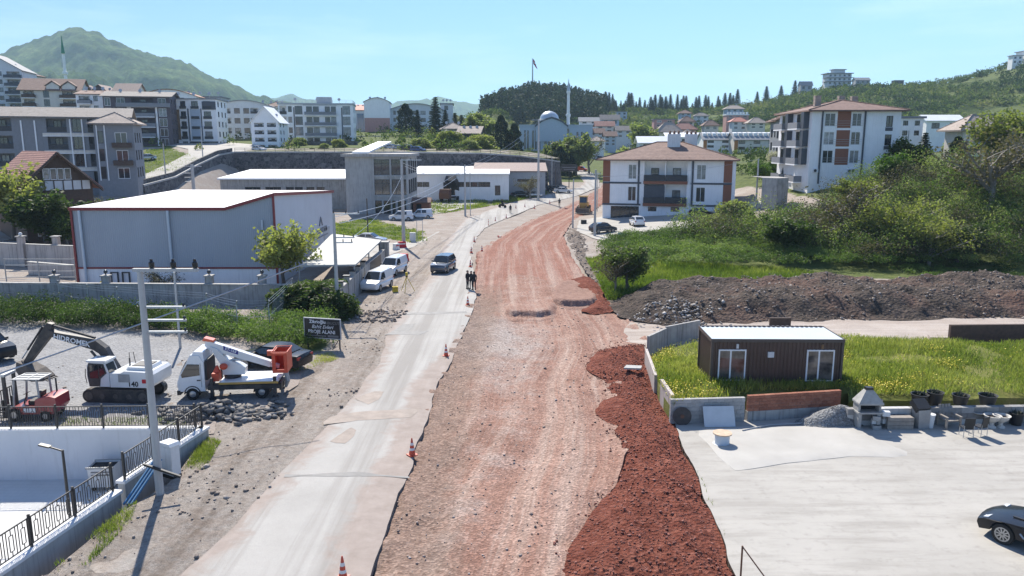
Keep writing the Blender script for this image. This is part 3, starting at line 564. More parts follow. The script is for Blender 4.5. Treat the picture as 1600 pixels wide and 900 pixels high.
# ------------------------------------------------------------------ building kit
WCACHE = {}
def win_mesh(w, h, st):
    k = (round(w, 2), round(h, 2), st)
    if k in WCACHE: return WCACHE[k]
    w, h = k[0], k[1]; f = MB(); t = min(.09, w*.09); y0, y1 = .05, .14
    f.box(.0, t, y0, y1, 0, h); f.box(w-t, w, y0, y1, 0, h); f.box(t, w-t, y0, y1, 0, t); f.box(t, w-t, y0, y1, h-t, h)
    n = 3 if w > 2.6 else 2 if w > .95 else 1
    if st == 's': n = max(2, int(w/1.4))
    for i in range(1, n): f.box(w*i/n-t*.4, w*i/n+t*.4, y0+.003, y1, t, h-t)
    if st == 's': f.box(t, w-t, y0+.006, y1, h*.72, h*.72+t*.7)
    p = MB().add([(t*.5, .11, t*.5), (w-t*.5, .11, t*.5), (w-t*.5, .11, h-t*.5), (t*.5, .11, h-t*.5)], [(0, 1, 2, 3)])
    r = (f.mesh('window', {'w': 'frame_white', 'd': 'frame_dark', 's': 'frame_dark', 'k': 'frame_dark'}[st]), p.mesh('pane', 'pane_dark' if st in 'sk' else 'pane'))
    WCACHE[k] = r; return r
def fac_M(side, w, d):
    T = Matrix.Translation
    return {'F': Matrix.Identity(4), 'R': T((w, 0, 0)) @ Matrix.Rotation(math.pi/2, 4, 'Z'), 'L': T((0, d, 0)) @ Matrix.Rotation(-math.pi/2, 4, 'Z'), 'B': T((w, d, 0)) @ Matrix.Rotation(math.pi, 4, 'Z')}[side]
def facade(mb, M, w, h, base, holes):
    us = sorted({0., w, *[q for o in holes for q in (o[0], o[0]+o[2])]}); zs = sorted({-base, h, *[q for o in holes for q in (o[1], o[1]+o[3])]})
    for i in range(len(us)-1):
        for j in range(len(zs)-1):
            cu, cz = (us[i]+us[i+1])/2, (zs[j]+zs[j+1])/2
            if any(o[0] < cu < o[0]+o[2] and o[1] < cz < o[1]+o[3] for o in holes): continue
            mb.add([(us[i], 0, zs[j]), (us[i+1], 0, zs[j]), (us[i+1], 0, zs[j+1]), (us[i], 0, zs[j+1])], [(0, 1, 2, 3)], M)
    for o in holes:
        u0, z0, u1, z1 = o[0], o[1], o[0]+o[2], o[1]+o[3]; D = o[5] if len(o) > 5 else .18
        mb.add([(u0, 0, z0), (u1, 0, z0), (u1, 0, z1), (u0, 0, z1), (u0, D, z0), (u1, D, z0), (u1, D, z1), (u0, D, z1)], [(0, 4, 5, 1), (1, 5, 6, 2), (2, 6, 7, 3), (3, 7, 4, 0)], M)
        if D > .5: mb.add([(u0, D, z0), (u1, D, z0), (u1, D, z1), (u0, D, z1)], [(0, 1, 2, 3)], M)
def place(name, me, root, M, label=None):
    o = obj(name, me, root, M=M)
    if label: o['label'] = label
    return o
def add_win(root, M, u, z, w, h, st, dep=0.):
    f, p = win_mesh(w, h, st); a = place('window', f, root, M @ Matrix.Translation((u, dep, z))); place('pane', p, a, Matrix.Identity(4))
def balcony(root, M, u, z, w, dep, m='rail_dark', hr=1., slab='wall_white', posts=False):
    s = MB().box(0, w, -dep, -.003, -.2, 0); a = place('balcony', s.mesh('balcony', slab), root, M @ Matrix.Translation((u, 0, z)))
    r = MB(); t = .05; r.box(0, w, -dep, -dep+t, .0, hr); r.box(0, t, -dep+t, -.003, 0, hr); r.box(w-t, w, -dep+t, -.003, 0, hr); place('railing', r.mesh('railing', m), a, Matrix.Identity(4))
def panel(root, M, u, z, w, h, m, t=.05, name='cladding_panel'):
    return place(name, MB().box(0, w, -t, .02, 0, h).mesh(name, m), root, M @ Matrix.Translation((u, 0, z)))
def roof_hip(w, d, h, rise, ov, m, root, name='roof'):
    x0, x1, y0, y1 = -ov, w+ov, -ov, d+ov; k = min(w, d)/2+ov; q = MB(); t = .22
    if w >= d: r0, r1 = (x0+k, (y0+y1)/2), (x1-k, (y0+y1)/2)
    else: r0, r1 = ((x0+x1)/2, y0+k), ((x0+x1)/2, y1-k)
    V = [(x0, y0, h), (x1, y0, h), (x1, y1, h), (x0, y1, h), (*r0, h+rise), (*r1, h+rise)]; V += [(x, y, h-t) for x, y, _ in V[:4]]
    F = [(0, 1, 5, 4), (1, 2, 5), (2, 3, 4, 5), (3, 0, 4)] if w >= d else [(0, 1, 4), (1, 2, 5, 4), (2, 3, 5), (3, 0, 4, 5)]
    q.add(V, F+[(0, 6, 7, 1), (1, 7, 8, 2), (2, 8, 9, 3), (3, 9, 6, 0), (6, 9, 8, 7)]); o = q.build(name, m, root)
    e = MB()
    for a, b in ((V[0], r0), (V[3], r0 if w >= d else r1), (V[1], r1 if w >= d else r0), (V[2], r1)): e.tube([(a[0], a[1], h+.03), (*b, h+rise+.05)], .09, 5)
    e.tube([(*r0, h+rise+.05), (*r1, h+rise+.05)], .1, 5); e.build('ridge', m, o); return o
def roof_gable(w, d, h, rise, ov, m, root, axis='x', t=.2):
    q = MB()
    if axis == 'x': q.prism([(-ov, h-ov*rise/(d/2)), (d/2, h+rise), (d+ov, h-ov*rise/(d/2)), (d+ov, h-ov*rise/(d/2)+t), (d/2, h+rise+t), (-ov, h-ov*rise/(d/2)+t)], -ov, w+ov, Matrix(((0, 1, 0, 0), (1, 0, 0, 0), (0, 0, 1, 0), (0, 0, 0, 1)))); q.f = [f[::-1] for f in q.f]
    else: q.prism([(-ov, h-ov*rise/(w/2)), (w/2, h+rise), (w+ov, h-ov*rise/(w/2)), (w+ov, h-ov*rise/(w/2)+t), (w/2, h+rise+t), (-ov, h-ov*rise/(w/2)+t)], -ov, d+ov)
    return q.build('roof', m, root)
def gable_wall(mb, w, d, h, rise, axis):
    if axis == 'x': mb.add([(0, 0, h), (0, d, h), (0, d/2, h+rise), (w, 0, h), (w, d, h), (w, d/2, h+rise)], [(0, 2, 1), (3, 4, 5)])
    else: mb.add([(0, 0, h), (w, 0, h), (w/2, 0, h+rise), (0, d, h), (w, d, h), (w/2, d, h+rise)], [(0, 1, 2), (4, 3, 5)])
def roof_vault(w, d, h, rise, ov, m, root, n=14, wm=None):
    pts = [(-ov+(w+2*ov)*i/n, h+rise*math.sin(math.pi*i/n)) for i in range(n+1)]
    MB().prism(pts+[(x, z-.25) for x, z in pts[::-1]], -ov, d+ov).build('roof', m, root)
    if wm: MB().prism([(w*i/n, h+(rise-.2)*math.sin(math.pi*i/n)) for i in range(n+1)], .002, d-.002).build('gable', wm, root)
def roof_flat(w, d, h, m, root, ov=.25, t=.35, rail=None):
    o = MB().box(-ov, w+ov, -ov, d+ov, h, h+t).build('roof', m, root)
    if rail:
        r = MB()
        for a, b in (((0, 0), (w, 0)), ((w, 0), (w, d)), ((0, 0), (0, d))):
            for zz in (.4, .95): r.tube([(*a, h+t+zz), (*b, h+t+zz)], .035, 4)
            n = max(2, int(math.hypot(b[0]-a[0], b[1]-a[1])/2))
            for i in range(n+1): x, y = a[0]+(b[0]-a[0])*i/n, a[1]+(b[1]-a[1])*i/n; r.tube([(x, y, h+t-.02), (x, y, h+t+.95)], .035, 4)
        r.build('railing', rail, o)
    return o
def block(name, label, cat, loc, rz, w, d, h, wall, F=(), Rr=(), L=(), base=2., roof=None, group=None, extra=None):
    """F/Rr/L: openings (u, z, w, h, style[, depth]); style w/d/s framed window, o dark void, l loggia with door and railing"""
    root = thing(name, label, cat, loc, rz, group); mb = MB()
    for side, hs, ww in (('F', F, w), ('R', Rr, d), ('L', L, d), ('B', (), w)):
        M = fac_M(side, w, d); hs = [tuple(o) for o in hs if o[0] > .05 and o[0]+o[2] < ww-.05 and o[1]+o[3] < h-.05]
        facade(mb, M, ww, h, base, hs)
        for o in hs:
            st = o[4]
            if st in 'wdsk': add_win(root, M, *o[:5])
            elif st == 'o':
                q = place('opening', MB().add([(0, 0, 0), (o[2], 0, 0), (o[2], 0, o[3]), (0, 0, o[3])], [(0, 1, 2, 3)]).mesh('opening', 'dark_inside'), root, M @ Matrix.Translation((o[0], (o[5] if len(o) > 5 else .18)-.004, o[1])))
            elif st == 'l':
                D = o[5]; dw = min(1.5, o[2]*.38); nd = max(1, int(o[2]/3.2))
                for i in range(nd): add_win(root, M, o[0]+o[2]*(i+.5)/nd-dw/2, o[1]+.03, dw, min(2.1, o[3]-.3), 'd', D-.22)
                hr = min(1., o[3]*.4); rl = MB().box(0, o[2], .0, .05, .02, hr); place('railing', rl.mesh('railing', 'rail_dark'), root, M @ Matrix.Translation((o[0], .02, o[1])))
    if roof and roof[0] == 'gable': gable_wall(mb, w, d, h, roof[1], roof[4] if len(roof) > 4 else 'x')
    mb.build('wall', wall, root)
    if roof:
        k = roof[0]
        if k == 'hip': roof_hip(w, d, h, roof[1], roof[2], roof[3], root)
        elif k == 'gable': roof_gable(w, d, h, roof[1], roof[2], roof[3], root, roof[4] if len(roof) > 4 else 'x')
        elif k == 'vault': roof_vault(w, d, h, roof[1], roof[2], roof[3], root, wm=wall)
        elif k == 'flat': roof_flat(w, d, h, roof[1], root, *(roof[2:]))
    return root
def grid(n, fh, cols, z0=.9, hh=1.4, st='w', start=0):
    """same openings on every floor: cols = [(u, w[, style])]"""
    return [(c[0], fh*i+z0, c[1], hh, c[2] if len(c) > 2 else st) for i in range(start, n) for c in cols]
def span(px0, px1, pyb, pyt, Y):
    x0, x1 = XAT(px0, Y), XAT(px1, Y); zb, z1 = ZAT(pyb, Y), ZAT(pyt, Y); return x0, x1-x0, zb, z1-zb
# ------------------------------------------------------------------ warehouse
def warehouse():
    Y0, Y1 = 73., 97.; x0, x1, xm = XAT(118, Y0), XAT(430, Y0), XAT(356, Y0); w, d = x1-x0, Y1-Y0; h1, h2, hb = ZAT(327, Y0), ZAT(305, Y0), ZAT(300, Y1)
    r = thing('warehouse', 'big grey metal clad warehouse with white roof and dark red trims', 'warehouse', (x0, Y0, 0)); m = xm-x0; zt_ = 1.7
    q = MB(); q.add([(0, 0, zt_), (m, 0, zt_), (w, 0, zt_), (w, 0, h2), (m, 0, h1), (0, 0, h1)], [(0, 1, 4, 5), (1, 2, 3, 4)]); q.add([(0, d, zt_), (0, 0, zt_), (0, 0, h1), (0, d, hb)], [(0, 1, 2, 3)]); q.add([(w, d, zt_), (0, d, zt_), (0, d, hb), (w, d, hb)], [(0, 1, 2, 3)]); q.build('wall', 'corrugated_grey', r)
    q = MB(); q.add([(w, 0, .0), (w, d, .0), (w, d, hb), (w, 0, h2)], [(0, 1, 2, 3)]); q.build('end_wall', 'wall_blue_sheet', r)
    MB().box(0.02, w-.02, .02, d-.02, -.3, zt_).build('plinth', 'wall_white', r)
    o = .25; q = MB(); V = [(-o, -o, h1), (m, -o, h1), (w+o, -o, h2+.05), (w+o, d+o, hb), (-o, d+o, hb+.1)]; q.add([(a, b, c+.18) for a, b, c in V]+V, [(0, 1, 3, 4), (1, 2, 3), (5, 9, 8, 6), (6, 8, 7)]); rf = q.build('roof', 'roof_sheet', r)
    q = MB()
    for i in range(5):
        a, b = V[i], V[(i+1) % 5]; q.add([(a[0], a[1], a[2]-.1), (b[0], b[1], b[2]-.1), (b[0], b[1], b[2]+.2), (a[0], a[1], a[2]+.2)], [(0, 1, 2, 3)])
    q.build('fascia', 'trim_red', r)
    MB().box(w-.02, w+.16, -.16, .02, .0, h2).build('corner_trim', 'trim_red', r); MB().box(-.16, .02, -.16, .02, .0, h1).build('corner_trim', 'trim_red', r)
    q = MB(); q.box(0, w, -.09, -.01, zt_-.1, zt_+.06); q.build('base_trim', 'trim_red', r)
    for u in (.75, (XAT(267, Y0)-x0)): MB().tube([(u, -.2, h1-.1), (u+.05, -.2, .2)], .13, 8).build('downpipe', 'gutter', r)
    MB().tube([(w-1.1, -.15, h1-1), (w-1.1, -.15, 2.)], .1, 6).build('downpipe', 'gutter', r)
    for u in (3.1, 4.2): f = MB(); f.box(u, u+.1, -.14, 0, .0, 1.3); f.box(u+.65, u+.75, -.14, 0, 0, 1.3); f.box(u+.1, u+.65, -.14, 0, 1.2, 1.3); f.build('door_frame', 'frame_dark', r)
    e = MB(); e.tube([(w+.05, 17., 3.9), (w+.05, 17.7, 4.9), (w+.05, 18.4, 3.9)], .08, 4); e.build('emblem', 'clad_grey', r)
    for k in range(6): MB().box(w, w+.05, 15.8+k*.85, 16.4+k*.85, 3.05, 3.65).build('sign_mark', 'clad_grey', r)
    MB().box(w+.0, w+.06, 15.5, 21., 2.55, 2.7).build('sign_bar', 'clad_grey', r); MB().box(w, w+.05, 19., 22., .0, 3.4).build('shutter_door', 'wall_grey', r)
mat('wall_blue_sheet', (.47, .5, .55), var=.05, scale=.5, rough=.6)
warehouse()
# lean-to roof beside the warehouse
def canopy():
    r = thing('canopy', 'low flat lean-to roof on posts between warehouse and parked vans', 'canopy', (0, 0, 0)); P = [AT(470, 424, 66), AT(556, 421, 66.5), AT(597, 399, 84), AT(520, 391, 90)]; z = 2.9
    P = [(p[0], p[1]) for p in P]; MB().slab(P, z, z+.14).build('roof', 'roof_sheet_grey', r)
    for (x, y) in (P[0], P[1], ((P[1][0]+P[2][0])/2, (P[1][1]+P[2][1])/2), P[2]): MB().tube([(x-.2, y+.3, -.1), (x-.2, y+.3, z)], .07, 6).build('post', 'metal_grey', r)
mat('roof_sheet_grey', (.42, .42, .4), var=.12, scale=.5, dirt=(.25, .24, .22)); canopy()
# ------------------------------------------------------------------ factories and office shell behind
x0, w, zb, h = span(345, 545, 322, 281, 155)
fa = block('factory', 'long low stained concrete factory with white sheet roof', 'factory', (x0, 155, zb), 0, w, 20, h, 'stained_concrete', F=[(w*f, h*.48, 1.6, 1.3, 'k') for f in (.19, .25, .35, .41, .51, .58, .67, .75)], base=3)
q = MB(); q.add([(-.4, -.5, h+.05), (w+.2, -.5, h+.05), (w+.2, 20, h+1.15), (-.4, 20, h+1.15), (-.4, -.5, h+.35), (w+.2, -.5, h+.35), (w+.2, 20, h+1.45), (-.4, 20, h+1.45)], [(4, 5, 6, 7), (0, 1, 5, 4), (1, 2, 6, 5), (3, 0, 4, 7), (0, 3, 2, 1)]); q.build('roof', 'roof_sheet', fa)
Y = 146; x0, w, zb, h = span(541, 638, 338, 245, Y); u1 = w*.46; fh = h/3
of = block('office_block', 'unfinished three storey grey concrete office block with glazed bays', 'office block', (x0, Y, zb), 0, w, 14, h, 'bare_concrete', F=[(u1, .1, 1.3, fh*.78, 'k'), (u1+1.6, .3, 2.3, fh*.72, 's'), (u1+4.3, .3, w-u1-4.8, fh*.72, 's')]+[(u1+a, fh*i+.35, b, fh*.78, 's') for i in (1, 2) for a, b in ((0, 2.9), (3.2, 1.9), (5.35, .75))], Rr=[(1+3.2*k, fh*i+.4, 2.6, fh*.74, 'k') for i in (1, 2) for k in range(4)], base=1)
MB().box(-.6, w+.5, -.8, 14.5, h, h+.55).build('roof', 'stained_concrete', of)
q = MB()
for a, b, c, dd in ((1.5, 1.9, 3, 10), ): q.add([(1.2, 1, h+.58), (4.2, 1, h+.58), (6.8, 13, h+2.6), (4.2, 13, h+2.6), (1.2, 1, h+.9), (4.2, 1, h+.9), (6.8, 13, h+2.9), (4.2, 13, h+2.9)], [(4, 5, 6, 7), (0, 1, 5, 4), (1, 2, 6, 5), (3, 0, 4, 7)])
q.build('roof_sheeting', 'roof_sheet', of)
for i in (1, 2): MB().box(u1-.2, w+.06, -.22, -.01, fh*i-.12, fh*i+.22).build('floor_band', 'bare_concrete', of)
for u in (u1-.25, u1+3., u1+5.2, w-.3): MB().box(u, u+.28, -.28, -.012, 0, h).build('column', 'bare_concrete', of)
x0, w, zb, h = span(640, 795, 306, 273, 172)
wf = block('factory', 'long white single storey factory with bright flat sheet roof', 'factory', (x0, 172, zb), 0, w, 22, h, 'wall_white', F=[(w*f, h*.42, 1.5, 1.1, 'k') for f in (.06, .13, .44, .5, .565, .62, .69, .745)]+[(w*.34, .1, 2.6, h*.62, 'k'), (w*.86, .1, 1.2, 2.2, 'k')], base=3)
q = MB(); q.add([(-.4, -.5, h), (w+.2, -.5, h), (w+.2, 22, h+1.), (-.4, 22, h+1.), (-.4, -.5, h+.3), (w+.2, -.5, h+.3), (w+.2, 22, h+1.3), (-.4, 22, h+1.3)], [(4, 5, 6, 7), (0, 1, 5, 4), (1, 2, 6, 5), (3, 0, 4, 7)]); q.build('roof', 'roof_sheet', wf)
x0, w, zb, h = span(795, 852, 296, 268, 182)
block('shed', 'grey sided shed with low pitched brown metal roof beside the white factory', 'shed', (x0-8, 182, zb), 0, w+8, 22, h, 'wall_grey', roof=('gable', 1.6, .5, 'shed_brown', 'x'), F=[(10, 1.8, 5, .6, 'k')], base=4)
x0, w, zb, h = span(360, 392, 312, 291, 140)
block('hut', 'small rusty tiled hut in front of the tipped dump truck', 'hut', (XAT(645, 150), 150, 0), 0, 3.2, 3, 2.2, 'clad_brown', roof=('gable', .7, .3, 'roof_tile', 'x'), base=.3, F=[(.6, .1, 1, 1.8, 'o')])
# ------------------------------------------------------------------ stone retaining wall
def stone_wall():
    r = thing('retaining_wall', 'high dark stone retaining wall with pale coping below the terrace', 'retaining wall', (0, 0, 0)); q = MB(); c = MB()
    pts = [(-71.5, 150, 5.3), (-71.6, 165, 6.3), (-72.4, 180, 8.6), (-72, 192, 10.6), (-70, 196.5, 11.2), (-60, 197.2, 11.2), (-30, 197.2, 11.2), (-8, 197, 10.9), (2, 198, 10.2), (9, 203, 9.2), (13, 212, 8.5)]
    for a, b in zip(pts[:-1], pts[1:]):
        n = Vector((b[1]-a[1], -(b[0]-a[0]), 0)).normalized()*.7
        def row(p, k): return [(p[0]+n.x*k, p[1]+n.y*k, 0.), (p[0], p[1], p[2])]
        A, B_ = row(a, 1.6), row(b, 1.6); bk = Vector((-n.x, -n.y, 0))*1.2
        q.add([A[0], B_[0], B_[1], A[1]], [(0, 1, 2, 3)])
        c.add([(a[0]+n.x*.2, a[1]+n.y*.2, a[2]), (b[0]+n.x*.2, b[1]+n.y*.2, b[2]), (b[0]+n.x*.2, b[1]+n.y*.2, b[2]+.35), (a[0]+n.x*.2, a[1]+n.y*.2, a[2]+.35), (a[0]+bk.x, a[1]+bk.y, a[2]+.35), (b[0]+bk.x, b[1]+bk.y, b[2]+.35)], [(0, 1, 2, 3), (3, 2, 5, 4)])
    q.build('stonework', 'stone_wall', r); c.build('coping', 'bare_concrete', r)
    q = MB()
    for a, b in zip(pts[:4], pts[1:5]): q.add([(a[0]-.4, a[1], a[2]+.35), (b[0]-.4, b[1], b[2]+.35), (b[0]-.4, b[1], b[2]+1.2), (a[0]-.4, a[1], a[2]+1.2), (a[0]-.8, a[1], a[2]+1.2), (b[0]-.8, b[1], b[2]+1.2), (a[0]-.8, a[1], a[2]-1), (b[0]-.8, b[1], b[2]-1)], [(0, 1, 2, 3), (3, 2, 5, 4), (4, 5, 7, 6)])
    q.build('parapet', 'stone_wall', r)
    rl = MB()
    for a, b in zip(pts[4:-1], pts[5:]):
        L = math.hypot(b[0]-a[0], b[1]-a[1]); n = max(1, int(L/2.5))
        for i in range(n): x, y, z = (a[k]+(b[k]-a[k])*i/n for k in range(3)); rl.tube([(x, y+.5, z+.3), (x, y+.5, z+1.2)], .05, 4)
        for zz in (.75, 1.18): rl.tube([(a[0], a[1]+.5, a[2]+zz), (b[0], b[1]+.5, b[2]+zz)], .045, 4)
    rl.build('railing', 'timber_dark', r)
stone_wall()
sheet('terrace_verge', 'dry grass verge with young plants on top of the stone wall', [(-70, 197.5), (-30, 198), (-8, 198), (2, 199), (9, 204), (13, 213), (8, 218), (-20, 212), (-70, 210)], 'earth', lambda x, y, e: np.interp(x, [-30, -8, 2, 9, 13], [11.3, 11.1, 10.4, 9.4, 8.7])+np.clip(y-198, 0, 20)*.06, res=3, attrs={'veg': lambda x, y, e: .5+0*x}, cat='verge')
# ------------------------------------------------------------------ white three storey apartment block
def white_flats():
    Y = 133.; x0, w, zb, h = span(944, 1139, 348, 249, Y); d = 17.; fh = (h-3.2)/2; g = 3.2; f1, f2 = g+.15, g+fh+.1
    def U(px): return XAT(px, Y)-x0
    F = [(U(957), .25, U(1001)-U(957), g-.65, 's')]+[(U(p), g*.62, 1.45, .8, 'k') for p in (1015, 1050, 1084)]
    for z in (f1, f2):
        F += [(U(983), z+.35, U(996)-U(983), fh*.66, 'w'), (U(1087), z+.35, U(1101)-U(1087), fh*.66, 'w')]
        F += [(U(1008), z+.1, U(1039)-U(1008), fh*.86, 'l', 1.5), (U(1041), z+.1, U(1073)-U(1041), fh*.86, 'l', 1.5)]
    r = block('apartment_building', 'white three storey block with brown corner panels and hipped tile roof', 'apartment building', (x0, Y+2, zb), R(-14), w*1.03, d, h, 'wall_white', F=F, Rr=[(u, z+.6, 1.5, 1.5, 'd') for z in (f1, f2) for u in (5, 9, 13)], L=[(u, z+.6, 1.4, 1.5, 'd') for z in (f1, f2) for u in (4, 8, 12)], base=1)
    M = fac_M('F', w, d); I = Matrix.Identity(4)
    for z in (f1-.1, f2-.1):
        panel(r, M, -.06, z, 1.25, fh-.1, 'clad_brown'); panel(r, M, w-1.3, z, 1.36, fh-.1, 'clad_brown'); panel(r, M, U(1007), z-.35, U(1074)-U(1007), .5, 'clad_brown', .5, 'balcony_band')
        for a, b in ((U(1008)-.05, U(1040)), (U(1040)+.1, U(1073)+.05)): panel(r, M, a, z+.2, b-a, .95, 'rail_dark', .42, 'balcony_front')
    panel(r, M, U(1008), f1+1., U(1040)-U(1008), fh*.55, 'clad_slate', .1, 'awning')
    for z in (g-.25, f2-.45): panel(r, M, -.08, z, U(1004), .3, 'clad_slate', .1, 'floor_band'); panel(r, M, U(1078), z, w-U(1078)+.08, .3, 'clad_slate', .1, 'floor_band')
    for u in (U(997)+.1, U(1080)): panel(r, M, u, g-.2, .3, h-g+.2, 'clad_slate', .12, 'pilaster')
    MB().box(U(1074)+.5, U(1074)+.62, -.12, 0, 0, h).build('downpipe', 'gutter', r)
    rf = roof_hip(w, d, h, 2.9, 1.2, 'roof_tile', r); q = MB().add([(U(997), -1.5, h+.02), (U(1085), -1.5, h+.02), ((U(997)+U(1085))/2, 4.2, h+1.9), (U(997), -1.5, h-.2), (U(1085), -1.5, h-.2)], [(0, 1, 2), (3, 4, 1, 0)]); q.build('porch_roof', 'roof_tile', rf)
    for u, v in ((U(1049), 6.3), (U(1075), 9.5)):
        c = MB().box(u-1.1, u+1.1, v-.7, v+.7, h+1., h+4.3).build('chimney', 'chimney_white', rf); p = MB()
        for k in (-.75, 0, .75): p.lathe([(.2, 0), (.2, .3), (.3, .35), (.05, .6)], (u+k, v, h+4.3), 8)
        p.build('chimney_pot', 'rust', rf)
white_flats()
# ------------------------------------------------------------------ right hand apartment building with brown bands
def right_flats():
    Y = 126.; x0, w, zb, h = span(1260, 1393, 287, 172, Y); d = 18.; fh = h/4
    def U(px): return XAT(px, Y)-x0
    F = []
    for i in (1, 2, 3):
        z = fh*i; F += [(U(1279), z+.35, 1.7, fh*.72, 'w'), (U(1320), z+.35, 1.5, fh*.72, 'w'), (U(1371), z+.25, 1.05, fh*.6, 'k')]
    L = [(u, fh*i+.5, 2.2, fh*.7, 'k') for i in (1, 2, 3) for u in (1.5, 5, 10, 14)]
    r = block('apartment_building', 'white four storey block with three stacked brown panels above the thicket', 'apartment building', (x0, Y, zb), R(-3), w, d, h, 'wall_white', F=F, L=L, base=3); M = fac_M('F', w, d)
    for i in (1, 2, 3):
        panel(r, M, U(1298), fh*i+.12, U(1318)-U(1298), fh-.35, 'clad_brown'); panel(r, M, U(1371)-.05, fh*i-.35, 1.15, .55, 'clad_slate')
        q = MB(); [q.box(U(1279), U(1336), -.12, -.09, fh*i+zz, fh*i+zz+.04) for zz in (.5, .85, 1.2)]; q.build('window_guard', 'rail_light', r)
    for u in (U(1277)-.3, U(1338)): MB().box(u, u+.22, -.2, 0, 0, h).build('downpipe', 'clad_slate', r)
    for u, z in ((U(1266), fh*.62), (U(1324), fh*.62), (U(1318), fh*.6)): q = MB().box(u, u+.8, -.35, -.02, z, z+.6); a = q.build('air_conditioner', 'wall_pale', r); MB().tube([(u+.3, -.36, z+.3), (u+.3, -.352, z+.3)], .24, 12).build('fan', 'frame_dark', a)
    ML = fac_M('L', w, d)
    for i in range(4):
        for k, u in enumerate((.8, 9.4)):
            balcony(r, ML, u, fh*i+.12, 5.2, 1.3, 'clad_grey', 1.0, 'wall_white')
            if i: panel(r, ML, u+5.6, fh*i+.1, 1.6, fh-.3, 'clad_slate', .9, 'bay')
    rf = roof_hip(w, d, h, 1.9, .9, 'roof_tile', r)
    for u, v in ((7.5, 9), (10.2, 10.5), (3.2, 8)): MB().box(u-.5, u+.5, v-.5, v+.5, h+.8, h+2.7).build('chimney', 'roof_tile_pale', rf)
    for k in range(3): # stepped wings behind
        yy = Y+26+k*13; xx = XAT(1232-k*10, yy); b = block('apartment_building', ['dark slate balconied block stepping back behind the brown panelled flats', 'second stepped slate block between the drive and the hill', 'farthest stepped slate block with pitched roof edge'][k], 'apartment building', (xx, yy, zt(xx+5, yy)-.5), R(-8), 9, 11, h-.6-k*.4, 'clad_grey', F=[(1+3.6*c, 3*i+.5, 2., 1.9, 'k') for i in range(4) for c in range(2)], L=[(1.5+4*c, 3*i+.5, 2, 1.9, 'k') for i in range(4) for c in range(2)], roof=('hip', 2.2, 1., 'roof_tile'), base=4)
        for i in range(4): balcony(b, fac_M('F', 9, 11), .6, 3*i+.1, 4.6, 1.4, 'clad_slate', 1.05, 'wall_grey')
right_flats()
